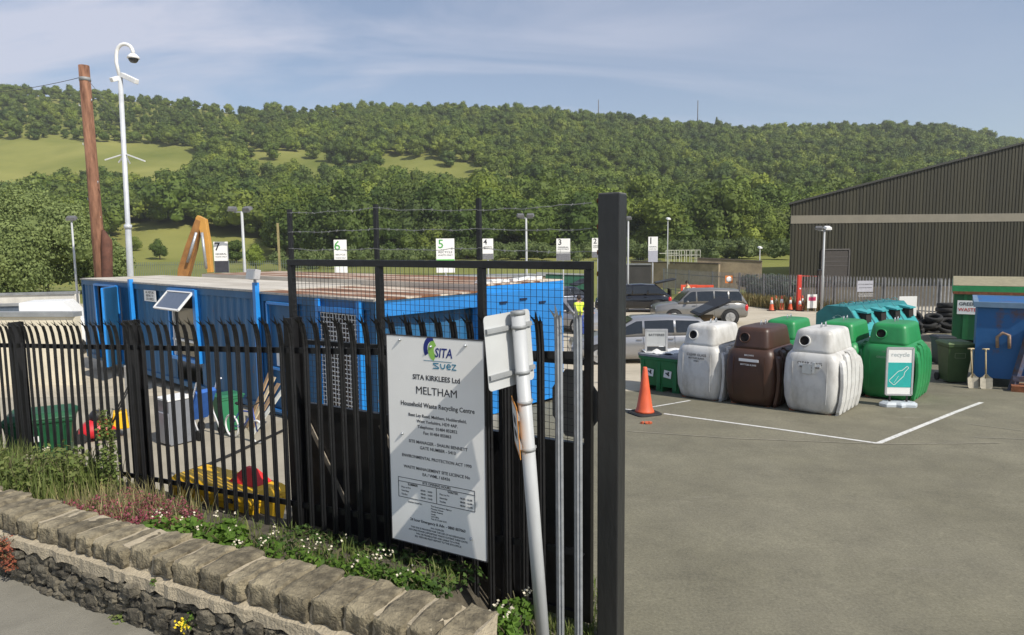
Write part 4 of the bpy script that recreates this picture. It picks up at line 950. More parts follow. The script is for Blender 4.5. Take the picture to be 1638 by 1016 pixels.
tag(MB().tube([(p_.x, p_.y, p_.z + .03) for p_ in [gpix(270, 772), gpix(300, 758), gpix(335, 745), gpix(370, 730), gpix(400, 716), gpix(455, 690)]], .022, 8).build('hose', mat('hose_black', (.02, .02, .02), .6)), 'thin black hose lying across the concrete behind the grit bin', 'hose')

# ------------------------------------------------------------------ skips and containers on the right
skip_blue = mat('skip_blue', (.018, .13, .36), .6, var=.2, scale=1.5, col2=(.12, .06, .035), thr=(.56, .68), bump=.3)
p = gpix(1556, 617); p = Vector((p.x, p.y, gz(p.y)))
t = thing('blue_skip', 'large blue roll-on skip with rust patches and bracing at the right edge', 'skip', p, R(-34))
Hs = 1.98
mb = MB(); mb.loft([[Vector(q) for q in ((0, 0, z), (1.05, 0, z), (1.05, 2.4, z), (0, 2.4, z))] for z in (.22, Hs)], smooth=False, cap=True); mb.build('body', skip_blue, t)
mb = MB(); mb.box((.0, 0, Hs - .05), (.0, .0, .0)); 
mb = MB(); mb.box((.52, -.03, Hs - .05), (1.2, .10, .12)); mb.box((.52, 2.43, Hs - .05), (1.2, .10, .12)); mb.box((-.03, 1.2, Hs - .05), (.10, 2.3, .12)); mb.build('top_rim', mat('rim_grey_blue', (.14, .22, .32), .6, var=.2, scale=3), t)
mb = MB(); mb.box((3.4, .55, .95), (4.6, .1, 1.5)); mb.build('side_wall', skip_blue, t)
mb = MB(); mb.bar((1.02, -.06, 1.45), (.72, -.30, 0), .14, .10); mb.bar((.72, -.30, .3), (2.6, -.2, .3), .1, .12); mb.bar((1.55, -.05, 1.5), (2.2, -.2, .35), .12, .1); mb.build('brace', mat('rusty_beam', (.20, .10, .05), .8, var=.5, scale=6, col2=(.05, .10, .2), bump=.4), t)
mb = MB(); mb.box((3.0, -.32, .1), (4.6, .5, .14)); mb.build('chassis_rail', rust, t)
mb = MB(); mb.tube([(.42, -.08, .95), (.40, -.12, 1.2), (.5, -.13, 1.3), (.62, -.13, 1.25), (.64, -.1, .95)], .035, 8); mb.build('lifting_hook', mat('worn_hook', (.30, .20, .14), .7, var=.5, scale=12), t)
mb = MB(); mb.box((1.62, -.16, 1.55), (1.1, .03, .75)); mb.build('sign_panel', sign_white, t)
text('lettering', 'WASTE ONLY', .13, mat('red_ink', (.6, .03, .03), .5), t, TF(1.62, -.178, 1.5), .002); text('lettering', 'NO METAL', .11, mat('red_ink', (.6, .03, .03), .5), t, TF(1.62, -.178, 1.32), .002)
p = gp(1522, 24.5)
t = thing('green_container', 'dark green covered container with a sand coloured lid behind the blue skip', 'container', (p.x, p.y, p.z), R(-33))
gskip = mat('container_green', (.012, .13, .04), .55, var=.2, scale=1.5, bump=.15)
mb = MB(); mb.loft([[Vector(q) for q in ((0, 0, z), (6, 0, z), (6, 2.4, z), (0, 2.4, z))] for z in (.15, 1.85)], smooth=False)
for i in range(9): mb.box((.35 + i * .68, -.045, 1.0), (.09, .09, 1.66))
mb.build('body', gskip, t)
mb = MB(); mb.prism([(-.12, 1.87), (-.12, 2.12), (1.1, 2.42), (2.52, 2.12), (2.52, 1.87)], 'X', -.06, 6.05); mb.build('hatch_cover', mat('container_green_light', (.03, .27, .09), .5, var=.15), t)
mb = MB(); mb.add([(-.05, -.1, 2.145), (6, -.1, 2.145), (6, 1.1, 2.44), (-.05, 1.1, 2.44)], [(0, 1, 2, 3)]); mb.build('lid_top', mat('sand_lid', (.28, .25, .16), .8, var=.15), t)
mb = MB(); mb.box((3, -.10, 1.88), (6.1, .06, .10)); mb.build('rusty_edge', rust, t)
mb = MB(); mb.box((.42, -.11, 1.35), (.62, .02, .5)); mb.build('sign_panel', sign_white, t)
text('lettering', 'GREEN', .17, ink, t, TF(.42, -.125, 1.47), .003); text('lettering', 'WASTE', .17, mat('red_ink', (.6, .03, .03), .5), t, TF(.42, -.125, 1.26), .003)
# shovels
def shovel(label, px_, py_, tilt):
    b = gpix(px_, py_); t = thing('shovel', label, 'shovel', b, R(-10) + tilt)
    M = Matrix.Rotation(R(-9), 4, 'X')
    mb = MB(); mb.m = M; mb.tube([(0, 0, .25), (0, 0, .90)], [.018, .015], 8); mb.build('shaft', mat('pale_wood', (.46, .35, .19), .7, var=.2), t)
    mb = MB(); mb.m = M; mb.tube([(-.07, 0, .91), (.07, 0, .91)], .017, 8); mb.tube([(0, 0, .86), (0, 0, .91)], .02, 8); mb.build('grip', mat('pale_wood2', (.50, .40, .24), .7, var=.2), t)
    mb = MB(); mb.m = M; rows = []
    for z, w in ((0, .10), (.04, .125), (.24, .125), (.28, .07), (.34, .022)):
        rows.append([Vector((x * w, -.03 + .035 * (1 - abs(x)), z)) for x in (-1, -.5, 0, .5, 1)] + [Vector((x * w, -.026 + .035 * (1 - abs(x)), z)) for x in (1, .5, 0, -.5, -1)])
    mb.loft(rows, smooth=False); mb.build('blade', mat('worn_blade', (.42, .38, .30), .6, .2, var=.25, scale=9), t)
shovel('left one of two shovels leaning on the rusty blue skip', 1556, 621, .15); shovel('right one of two shovels leaning on the rusty blue skip', 1577, 622, -.1)
# tyres
def tyre_mb(c, M, r=.31, w=.19):
    mb = MB(); mb.m = Matrix.Translation(c) @ M
    mb.lathe([(r * .60, -w / 2 * .7), (r * .72, -w / 2), (r * .93, -w / 2 * .95), (r, -w / 2 * .6), (r, w / 2 * .6), (r * .93, w / 2 * .95), (r * .72, w / 2), (r * .60, w / 2 * .7), (r * .57, 0), (r * .60, -w / 2 * .7)], 20); return mb
tb = gp(1512, 29.0)
for i in range(6):
    tag(tyre_mb((tb.x + rnd.uniform(-.05, .05), tb.y, tb.z + .1 + i * .2), Matrix.Rotation(rnd.uniform(-.05, .05), 4, 'X'), .40).build('tyre', rubber), 'used black tyre stacked in the tall column beside the green container', 'tyre', 'used tyres stacked by the fence')
hp_ = gp(1486, 28.0)
for i in range(13):
    lay = 0 if i < 7 else (1 if i < 11 else 2); x = (i % 7) * .42 - 1.2 if lay == 0 else ((i - 7) * .45 - .9 + .2 if lay == 1 else (i - 11) * .5 - .4)
    tag(tyre_mb((hp_.x + x + rnd.uniform(-.1, .1), hp_.y + rnd.uniform(-.3, .3), hp_.z + .16 + lay * .25), Matrix.Rotation(rnd.uniform(.2, .8), 4, 'X') @ Matrix.Rotation(rnd.uniform(-.4, .4), 4, 'Y'), .34).build('tyre', rubber), 'used black tyre in the loose heap behind the black wheelie bin', 'tyre', 'used tyres heaped by the fence')
# ------------------------------------------------------------------ warehouse
cladm = bpy.data.materials.new('brown_profiled_cladding'); cladm.use_nodes = True
nt = cladm.node_tree; b = nt.nodes['Principled BSDF']; b.inputs['Roughness'].default_value = .55
tcn = nt.nodes.new('ShaderNodeTexCoord'); mpn = nt.nodes.new('ShaderNodeMapping'); mpn.inputs['Scale'].default_value = (2.2, 2.2, .05); nn = nt.nodes.new('ShaderNodeTexNoise'); nn.inputs['Scale'].default_value = 1.0; nn.inputs['Detail'].default_value = 4
rp = nt.nodes.new('ShaderNodeValToRGB'); rp.color_ramp.elements[0].color = (.021, .019, .007, 1); rp.color_ramp.elements[1].color = (.037, .033, .014, 1); rp.color_ramp.elements[0].position = .35; rp.color_ramp.elements[1].position = .65
nt.links.new(tcn.outputs['Object'], mpn.inputs[0]); nt.links.new(mpn.outputs[0], nn.inputs[0]); nt.links.new(nn.outputs[0], rp.inputs[0]); nt.links.new(rp.outputs[0], b.inputs['Base Color'])
wA = at(1262, 440, 62.0); gzw = gz(60)
WX = Vector((math.cos(R(1.5)), math.sin(R(1.5)), 0)); 
wh = thing('warehouse', 'large dark brown ribbed metal warehouse with a pale horizontal band and gable roof', 'warehouse', (wA.x, wA.y, gzw), R(1.5))
za = at(1262, 327, 62.0).z - gzw; zbt = at(1262, 345, 62).z - gzw; zbb = at(1262, 358, 62).z - gzw
slope = .247; Lh = 29.0; zr = za + slope * Lh
dpx, dpy = 16.0, 34.0        # plan of the flank: skewed along the camera's sight line so it stays unseen
def ribs(mb, x0, x1, z0f, z1f, y=0, pitch=.31):
    n = int((x1 - x0) / pitch); vs = []
    for i in range(n):
        a = x0 + (x1 - x0) * i / n; w = (x1 - x0) / n
        for u, o in ((0, 0), (.35, 0), (.45, -.05), (.9, -.05)): xx = a + u * w; vs += [(xx, y + o, z0f(xx)), (xx, y + o, z1f(xx))]
    vs += [(x1, y, z0f(x1)), (x1, y, z1f(x1))]
    mb.add(vs, [(2 * i, 2 * i + 2, 2 * i + 3, 2 * i + 1) for i in range(len(vs) // 2 - 1)])
top = lambda x: za + slope * x if x <= Lh else zr - slope * (x - Lh)
mb = MB(); ribs(mb, 0, Lh, lambda x: 0, lambda x: zbb); ribs(mb, Lh, 2 * Lh, lambda x: 0, lambda x: zbb); ribs(mb, 0, Lh, lambda x: zbt, top); ribs(mb, Lh, 2 * Lh, lambda x: zbt, top)
mb.add([(0, 0, 0), (dpx, dpy, 0), (dpx, dpy, za), (0, 0, za)], [(3, 2, 1, 0)]); mb.add([(2 * Lh, 0, 0), (2 * Lh + dpx, dpy, 0), (2 * Lh + dpx, dpy, za), (2 * Lh, 0, za)], [(0, 1, 2, 3)])
mb.add([(dpx, dpy, 0), (2 * Lh + dpx, dpy, 0), (2 * Lh + dpx, dpy, za), (Lh + dpx, dpy, zr), (dpx, dpy, za)], [(0, 1, 2, 3, 4)]); mb.build('wall', cladm, wh)
mb = MB(); mb.box((Lh, .0, (zbt + zbb) / 2), (2 * Lh, .16, zbt - zbb)); mb.build('pale_band', mat('band_grey', (.20, .18, .135), .6, var=.08, scale=1), wh)
mb = MB(); 
for xa, zA, xb, zB in ((-.3, za - .05, Lh, zr + .03), (2 * Lh + .3, za - .05, Lh, zr + .03)):
    mb.add([(xa, -.25, zA), (xb, -.25, zB), (xb + dpx, dpy + .2, zB), (xa + dpx, dpy + .2, zA), (xa, -.25, zA + .18), (xb, -.25, zB + .18), (xb + dpx, dpy + .2, zB + .18), (xa + dpx, dpy + .2, zA + .18)], [(0, 1, 2, 3), (4, 5, 6, 7), (0, 1, 5, 4), (1, 2, 6, 5), (2, 3, 7, 6), (3, 0, 4, 7)])
mb.build('roof', mat('dark_roof', (.030, .030, .024), .6, var=.2), wh)
dx0 = (1313 - 1262) / F * 62; dx1 = (1357 - 1262) / F * 62
mb = MB(); mb.box(((dx0 + dx1) / 2, -.10, 1.6), (dx1 - dx0, .12, 3.2 + .35)); dd = mb.build('roller_door', mat('door_brown', (.055, .046, .038), .6), wh)
mb = MB()
for z in (2.0, 2.4, 2.8): mb.box(((dx0 + dx1) / 2, -.17, z), (dx1 - dx0, .02, .05))
for x in (dx0, dx1): mb.box((x, -.14, 1.75), (.12, .16, 3.5))
mb.box(((dx0 + dx1) / 2, -.14, 3.5), (dx1 - dx0, .16, .12)); mb.build('door_frame', mat('door_frame_grey', (.10, .09, .08), .6), dd)

# ------------------------------------------------------------------ far palisade fences (galvanised)
def far_fence(name, label, pts, h, m, mrail, pitch=.16, wd=.075, panel=2.75):
    p0 = Vector(pts[0]); t = thing(name, label, 'fence', p0)
    for a, b in zip(pts[:-1], pts[1:]):
        a = Vector(a) - p0; b = Vector(b) - p0; d = b - a; n = max(1, round(d.length / panel))
        u = Vector((d.x, d.y, 0)).normalized(); nrm = Vector((-u.y, u.x, 0))
        for k in range(n):
            q0 = a + d * (k / n); q1 = a + d * ((k + 1) / n); mb = MB(); np_ = max(2, int((q1 - q0).length / pitch))
            for i in range(np_):
                c = q0 + (q1 - q0) * ((i + .5) / np_); hw = u * wd / 2; f = nrm * .015
                mb.add([c - hw, c - f, c + hw, c - hw + Vector((0, 0, h - .12)), c - f + Vector((0, 0, h - .12)), c + hw + Vector((0, 0, h - .12)), c + Vector((0, 0, h)) - nrm * .04], [(0, 1, 4, 3), (1, 2, 5, 4), (3, 4, 6), (4, 5, 6)])
            mb.build('pale_panel', m, t)
            mb = MB()
            for zr_ in (.35, h - .42): mb.bar(q0 + Vector((0, 0, zr_)) + nrm * .03, q1 + Vector((0, 0, zr_)) + nrm * .03, .035, .05)
            mb.build('rail', mrail, t)
            mb = MB(); mb.box(q0 + nrm * .08 + Vector((0, 0, h / 2 - .05)), (.10, .10, h)); mb.build('post', mrail, t)
    return t
galv_f = mat('far_galvanised', (.36, .36, .36), .45, .35, var=.25, scale=3); galv_r = mat('far_galvanised_rail', (.10, .10, .10), .6, .2)
def fp(px, D): p = gp(px, D); return (p.x, p.y, p.z)
far_fence('palisade_fence', 'long galvanised palisade fence along the back of the yard below the warehouse', [fp(1060, 58), fp(1100, 52), fp(1180, 45.5), fp(1262, 40.5), fp(1500, 34.2), fp(1760, 31.0)], 2.12, galv_f, galv_r)
def fpz(px, D, z): p = at(px, 420, D); return (p.x, D, z)
galv_g = mat('weathered_green_grey_fence', (.17, .20, .175), .6, .1, var=.2, scale=1)
def z_for(px, py, D): return at(px, py, D).z
pts = [fpz(-60, 100, z_for(-60, 452, 100)), fpz(228, 96, z_for(228, 442, 96)), fpz(460, 92, z_for(460, 440, 92)), fpz(1060, 88, z_for(1060, 437, 88))]
t = thing('boundary_fence', 'distant grey green palisade fence along the foot of the field', 'fence', pts[0])
for a, b in zip(pts[:-1], pts[1:]):
    a = Vector(a) - Vector(pts[0]); b = Vector(b) - Vector(pts[0]); n = 8; mb = MB()
    for k in range(n):
        q0 = a + (b - a) * (k / n); q1 = a + (b - a) * ((k + 1) / n); mb = MB(); m_ = int((q1 - q0).length / .3)
        for i in range(m_): c = q0 + (q1 - q0) * (i / m_); mb.bar(c - Vector((0, 0, .5)), c + Vector((0, 0, 2.0)), .12, .02)
        mb.bar(q0 + Vector((0, 0, 1.6)), q1 + Vector((0, 0, 1.6)), .05, .06); mb.build('pale_panel', galv_g, t)

# ------------------------------------------------------------------ lamp posts and poles
def lamp(label, px, pytop, D, heads, r=.05, group=None):
    g = gp(px, D); z = at(px, pytop, D).z; t = thing('floodlight_post', label, 'lamp post', g, 0, group); h = z - g.z
    mb = MB(); mb.tube([(0, 0, 0), (0, 0, h * .5), (0, 0, h)], [r * 1.2, r, r * .85], 12); mb.build('pole', pole_grey, t)
    if len(heads) > 1: mb = MB(); mb.bar((-.35, 0, h - .03), (.35, 0, h - .03), .05); mb.build('crossarm', galv_dull, t)
    for hx, rz, lit in heads:
        mb = MB(); M = Matrix.Translation((hx, 0, h + .12)) @ Matrix.Rotation(R(rz), 4, 'Z') @ Matrix.Rotation(R(24), 4, 'X'); mb.m = M
        mb.box((0, 0, 0), (.42, .30, .14), taper=.8); mb.bar((0, .05, -.17), (0, 0, -.05), .05); f = mb.build('floodlight', mat('lamp_dark_grey', (.13, .13, .13), .5) if not lit else white_paint, t, bevel=.015)
        mb = MB(); mb.m = M; mb.box((0, 0, -.078), (.36, .24, .01)); mb.build('lens', mats_lens, f)
    return t
mats_lens = mat('lens_grey', (.4, .42, .42), .15)
lamp('thin grey floodlight post with one dark head behind the left end of the cabins', 129, 353, 30, [(0.0, 10, 0)], .045)
lamp('twin floodlight post between the excavator and the black gate', 397, 338, 30, [(-.42, 15, 0), (.25, -15, 0)], .065)
lamp('pale twin floodlight post seen above the gate between the number 4 and 3 signs', 843, 348, 36, [(-.3, 10, 0), (.22, -10, 0)], .06)
lamp('white post almost hidden by the right edge of the big black gate post', 1004, 352, 40, [(0.0, 0, 0)], .06)
lamp('slim floodlight post standing by the cones in front of the warehouse', 1314, 368, 38.2, [(-.32, -20, 0), (.18, 15, 1)], .06)
lamp('small white lamp on a thin post in front of the wooded slope', 1067, 352, 62, [(0.05, 30, 1)], .045)
lamp('tiny white lamp on a thin post by the warehouse corner', 1214, 398, 62, [(0.0, 30, 1)], .045)
# CCTV mast
D = 25; b = gp(215, D); top_ = at(192, 118, D); g_top = at(187, 72, D)
t = thing('camera_mast', 'tall white camera mast with a swan neck dome camera above the blue cabins', 'camera mast', b)
L_ = top_ - b; 
mb = MB(); mb.tube([(0, 0, 0), L_ * .45, L_ * .46, L_ * .99], [.125, .105, .088, .08], 14); mb.tube([L_ * .45, L_ * .465], .135, 14); mb.build('pole', mat('mast_white', (.52, .54, .56), .45, .1, var=.12, scale=3), t)
mb = MB(); u = 25 / F; neck = [L_ * .98, at(186, 100, D) - b] + [at(px_, py_, D) - b for px_, py_ in ((186, 88), (187, 81), (189.5, 75.5), (193.5, 71.8), (198.5, 70.5), (203.5, 71.3), (208, 74), (211, 78), (212.5, 82), (213, 86))]
mb.tube(neck, .062, 12); mb.build('swan_neck', white_paint, t)
c = at(213, 90, D) - b
mb = MB(); mb.lathe([(.04, .10), (.10, .08), (.20, -.02), (.21, -.08), (.19, -.09)], 18, c); cm_ = mb.build('dome_camera', white_paint, t)
mb = MB(); mb.lathe([(0, -.24), (.10, -.22), (.16, -.14), (.175, -.08)], 18, c); mb.build('dome_glass', glass_dark, cm_)
for (xa, ya, xb, yb, sc) in ((196, 120, 219, 131, 1), (189, 125, 178, 128, .9)):
    mb = MB(); A = at(xa, ya, D) - b; B = at(xb, yb, D - .3) - b; mb.bar(A, B, .17 * sc, .17 * sc); mb.bar(A + Vector((0, 0, .02)), A.lerp(B, .3), .06); mb.build('camera_housing', white_paint, t, bevel=.02)
zr_ = (at(200, 246, D) - b)
mb = MB()
for (xb, yb) in ((168, 256), (232, 258), (208, 262), (190, 260)): mb.bar(zr_, at(xb, yb, D + rnd.uniform(-.5, .5)) - b, .04)
mb.build('climb_guard', white_paint, t)
# timber pole
D = 26; b = gp(171, D); top_ = at(134, 105, D); L_ = top_ - b
t = thing('telegraph_pole', 'leaning brown timber telegraph pole with step irons behind the blue cabins', 'telegraph pole', b)
timber = mat('creosoted_timber', (.16, .066, .034), .85, var=.45, scale=2.5, stretch=(3, 3, .5), bump=.5, col2=(.34, .17, .10))
mb = MB(); mb.tube([(0, 0, 0), L_ * .5, L_], [.235, .21, .185], 14); mb.build('shaft', timber, t)
mb = MB(); zc_ = at(168, 438, D) - b; mb.tube([Vector((.12, -.1, 0)), at(170, 385, D) - b + Vector((.08, -.1, 0)), at(166, 368, D) - b + Vector((0, -.05, 0))], [.2, .19, .05], 10); mb.build('base_splice', mat('dark_timber', (.11, .045, .028), .85, var=.4, scale=3, bump=.4), t)
mb = MB()
for k, (x_, y_) in enumerate(((128, 170), (148, 162), (134, 232), (150, 238), (139, 262), (158, 293), (142, 320), (162, 350))):
    pp = at(x_, y_, D) - b; ax = L_ * (pp.z / L_.z); mb.tube([ax, Vector((pp.x, ax.y - .05, pp.z)), Vector((pp.x, ax.y - .05, pp.z + .08))], .018, 6)
mb.build('step_iron', galv, t)
mb = MB(); s_ = L_ * .953; mb.tube([s_ - L_ * .006, s_ + L_ * .006], .20, 14); mb.build('cable_band', galv_dull, t)
def wire_(label, pts_, r=.012):
    mb = MB(); mb.tube(pts_, r, 5, False); tag(mb.build('overhead_cable', mat('cable_grey', (.10, .10, .12), .7)), label, 'cable')
A = at(136, 122, 26)
def sag(A, B, s): return [A.lerp(B, i / 14) - Vector((0, 0, s * 4 * (i / 14) * (1 - i / 14))) for i in range(15)]
wire_('overhead cable running from the telegraph pole out of the left edge of the picture', sag(A, at(-120, 150, 30), .25))
wire_('short stay cable slanting down from the telegraph pole to the camera mast', sag(A, at(203, 205, 25.1), .0), .009)
# masts on the ridge
for px_, D_, h_, lb in ((1114, 545, 16, 'taller thin mast on the wooded ridge line'), (957, 545, 9, 'shorter thin mast on the wooded ridge line')):
    z_ = hill_z(px_, D_); p = at(px_, 300, D_); t = tag(MB().tube([(p.x, D_, z_), (p.x, D_, z_ + h_ + 9)], [.45, .35], 6).build('ridge_mast', mat('mast_grey', (.12, .12, .13), .7)), lb, 'mast')
# wooden stake in the field
p = at(447, 420, 60); mb = MB(); mb.bar((p.x, 60, gz(60)), (p.x, 60, at(447, 357, 60).z), .16); tag(mb.build('timber_post', mat('yellow_post', (.30, .25, .12), .8)), 'tall thin yellowish post just left of the gate in front of the wood', 'post')

# ------------------------------------------------------------------ bay number signs
def bay_sign(num, px0, px1, py0, py1, D, band, numcol, bandlab, split=.62):
    c = at((px0 + px1) / 2, (py0 + py1) / 2, D); g = gz(D); w = (px1 - px0) / F * D; h = (py1 - py0) / F * D
    t = thing('bay_sign', 'white upright sign with the number %s and a %s lower band' % (num, bandlab), 'sign', (c.x, D, g), R(-3 if c.x > 0 else 4)); zt = c.z - g
    mb = MB(); mb.tube([(0, .05, 0), (0, .05, zt + h / 2 - .1)], .04, 8); mb.build('pole', pole_grey, t)
    mb = MB(); mb.box((0, 0, zt), (w, .03, h)); mb.build('panel', sign_white, t)
    hb = h * ((1 - split) if band is not lime_b else .11); mb = MB(); mb.box((0, -.017, zt - h / 2 + (hb / 2 if band is not lime_b else h * .34)), (w * .98, .006, hb)); mb.build('colour_band', band, t)
    text('lettering', num, h * .36, numcol, t, TF(-w * .24, -.018, zt + h * .5 - h * .17), .006)
    text('lettering', 'GENERAL' if band is not lime_b else 'RECYCLE', w * .17, ink, t, TF(0, -.018, zt + h * .5 - h * .40), .001, sx=1.1)
    text('lettering', 'WASTE ONLY', w * .13, ink, t, TF(0, -.018, zt + h * .5 - h * .49), .0005, sx=1.0)
grey_b = mat('grey_band', (.18, .18, .19), .5, var=.3, scale=20); lime_b = mat('green_band', (.16, .55, .10), .5, var=.1); black_b = mat('charcoal_band', (.05, .05, .06), .5); grn = mat('green_number', (.08, .35, .08), .5); lil = mat('pale_grey_band', (.42, .42, .47), .5, var=.1)
bay_sign('7', 343, 365, 387, 436, 31, black_b, ink, 'black')
bay_sign('6', 535, 555, 384, 443, 34, lime_b, grn, 'thin green', .45)
bay_sign('5', 698, 727, 382, 436, 34, lime_b, grn, 'bright green', .55)
bay_sign('4', 772, 789, 382, 415, 37, grey_b, ink, 'grey', .72)
bay_sign('3', 890, 912, 382, 417, 38, grey_b, ink, 'mottled dark grey', .66)
bay_sign('2', 947, 966, 381, 412, 40, grey_b, ink, 'narrow grey', .7)
bay_sign('1', 1037, 1052, 379, 419, 42, lil, ink, 'pale grey', .55)
# notices on the far fence
def plate_sign(name, label, px, py, D, w, h, m, lines=(), legs=False, lm=None, rz=0):
    c = at(px, py, D); t = thing(name, label, 'sign', (c.x, D, gz(D) if legs else c.z), R(rz)); zo = c.z - gz(D) if legs else 0
    mb = MB(); mb.box((0, 0, zo), (w, .025, h)); mb.build('panel', m, t)
    if legs: mb = MB(); mb.bar((-w * .4, .02, 0), (-w * .4, .02, zo), .04); mb.bar((w * .4, .02, 0), (w * .4, .02, zo), .04); mb.build('leg', galv_dull, t)
    for i, (l, s_, z_) in enumerate(lines): text('lettering', l, s_, lm or ink, t, TF(0, -.0145, zo + z_), .001)
    return t
plate_sign('fence_notice', 'grey rectangular notice on the far palisade fence above the teal banks', 1384, 458, 36.3, .86, .60, mat('notice_grey', (.42, .42, .46), .5, var=.1), (('CCTV IN OPERATION', .08, .1), ('24 HOUR RECORDING', .07, -.08)))
plate_sign('fence_notice', 'long low plate lettered in black on the far fence just under the grey notice', 1385, 472, 36.2, .8, .16, mat('plate_grey', (.34, .33, .32), .5), (('POLICE WARNING', .10, 0),))
t = plate_sign('prohibition_sign', 'square orange prohibition sign with a ring on the far palisade fence', 1166, 447, 46.0, .52, .52, mat('sign_orange', (.66, .20, .04), .5, var=.05))
mb = MB(); mb.lathe([(.10, -.016), (.20, -.016), (.20, -.022), (.10, -.022)], 20, (0, 0, 0), 'Y'); mb.build('ring', sign_white, t)
t = plate_sign('site_notice', 'white notice with pink print standing by the cones next to the lamp post', 1299, 482, 38.6, .55, .8, sign_white, (('STOP', .16, .22), ('HERE', .12, .05)), True, mat('pink_ink', (.55, .03, .12), .5))
mb = MB(); mb.box((0, -.016, .75), (.42, .004, .2)); mb.build('print_block', mat('pink_ink', (.55, .03, .12), .5), t)
plate_sign('white_board', 'blank white board standing between the teal banks and the tyre heap', 1452, 490, 28.3, .75, .85, sign_white, (), True)
t = thing('orange_post', 'thick orange red marker post rising above the cones in front of the fence', 'post', gp(1277, 39.6))
mb = MB(); hh = at(1277, 440, 39.6).z - gz(39.6); mb.box((0, 0, hh / 2), (.22, .2, hh)); mb.build('post', mat('marker_red', (.62, .05, .03), .5, var=.1), t, bevel=.02)
mb = MB(); mb.lathe([(.05, -.11), (.05, -.115)], 10, (.02, 0, hh * .62), 'Y'); mb.build('reflector', white_paint, t)
mb = MB(); mb.bar((0, 0, hh - .05), (1.3, .1, hh - .1), .05); mb.build('cross_rail', mat('red_rail', (.4, .06, .04), .5), t)
t = thing('dark_post', 'dark brown post standing right behind the slim floodlight post', 'post', gp(1309, 39.3)); mb = MB(); hh = at(1309, 432, 39.3).z - gz(39.3); mb.box((0, 0, hh / 2), (.22, .2, hh)); mb.build('shaft', mat('dark_post_brown', (.03, .02, .016), .8), t); mb = MB(); mb.box((0, 0, hh), (.26, .24, .06)); mb.build('cap', ink, t)
# orange and white plastic barriers
def barrier(px, D, rz, lab):
    t = thing('road_barrier', lab, 'barrier', gp(px, D), R(rz), 'orange plastic barriers behind the cars'); w = 1.15
    mb = MB(); mb.loft([rr(w, .46, 0), rr(w, .42, .15), rr(w, .2, .6), rr(w, .16, 1.22)], smooth=False); mb.build('block', mat('barrier_orange', (.68, .08, .03), .5, var=.12), t, bevel=.02)
    mb = MB(); 
    for x in (-.3, .3): mb.box((x, 0, .92), (.22, .215, .24))
    mb.build('white_panel', reflect_white, t)
for i, (px_, D_, rz_, lb) in enumerate(((1012, 47, 12, 'orange barrier farthest left in the row'), (1034, 47, 4, 'second orange barrier beside the number 1 sign post'), (1102, 46.5, -8, 'orange barrier just right of the open tailgate of the black car'), (1127, 46.0, -12, 'rightmost orange barrier of the row by the far fence'))): barrier(px_, D_, rz_, lb)
# sandstone retaining wall with railings and grey screens
sand = mat('sandstone_wall', (.30, .235, .15), .9, var=.25, scale=1.2, bump=.5, bscale=6)
def slabwall(name, label, cat, pa, pb, ztop_a, ztop_b, th, m, zb=None):
    A, B = Vector(pa), Vector(pb); d = (B - A).normalized(); n = Vector((-d.y, d.x, 0)) * th / 2; mb = MB()
    z0 = zb if zb is not None else min(A.z, B.z) - .2
    vs = [(A.x - n.x, A.y - n.y, z0), (B.x - n.x, B.y - n.y, z0), (B.x + n.x, B.y + n.y, z0), (A.x + n.x, A.y + n.y, z0), (A.x - n.x, A.y - n.y, ztop_a), (B.x - n.x, B.y - n.y, ztop_b), (B.x + n.x, B.y + n.y, ztop_b), (A.x + n.x, A.y + n.y, ztop_a)]
    mb.add(vs, [(3, 2, 1, 0), (4, 5, 6, 7), (0, 1, 5, 4), (1, 2, 6, 5), (2, 3, 7, 6), (3, 0, 4, 7)])
    t = thing(name, label, cat, (A.x, A.y, 0)); mb.m = Matrix.Identity(4); mb.v = [(v[0] - A.x, v[1] - A.y, v[2]) for v in mb.v]; mb.build('masonry' if m is sand else 'panel', m, t)
    mb = MB(); mb.bar((0, 0, ztop_a + .06), (B.x - A.x, B.y - A.y, ztop_b + .06), th + .12, .12); mb.build('coping', mat('dark_coping', (.10, .08, .06), .9) if m is sand else galv_dull, t); return t
slabwall('retaining_wall', 'buff sandstone tank wall beyond the palisade fence, with a dark coping', 'wall', gp(1115, 62), gp(1218, 60), z_for(1115, 414, 62), z_for(1218, 419, 60), .5, sand)
slabwall('retaining_wall', 'lower buff sandstone wall behind the start of the palisade fence', 'wall', gp(1010, 66), gp(1150, 60.5), z_for(1010, 419, 66), z_for(1150, 423, 60.5), .4, sand)
slabwall('screen', 'dark grey boarded screen behind the black hatchback', 'screen', gp(985, 54), gp(1041, 53), z_for(985, 424, 54), z_for(1041, 424, 53), .1, mat('screen_grey', (.07, .065, .06), .8, var=.2, scale=1))
t = thing('handrails', 'pale yellow and grey tubular handrails on top of the sandstone wall', 'railing', (at(1070, 410, 63).x, 63, z_for(1070, 418, 63)))
mb = MB()
wx = 50 / F * 63
for i in range(7): x = i * wx / 6; mb.bar((x, 0, -.3), (x, 0, 1.05), .06); mb.bar((x, 1.2, -.3), (x, 1.2, 1.05), .06)
for z in (.55, 1.02): mb.bar((0, 0, z), (wx, 0, z), .06); mb.bar((0, 1.2, z), (wx, 1.2, z), .06)
mb.bar((-.9, 0, .75), (.9, 0, .75), .07); mb.build('tubes', mat('rail_pale', (.46, .46, .36), .5, var=.3, scale=2), t)
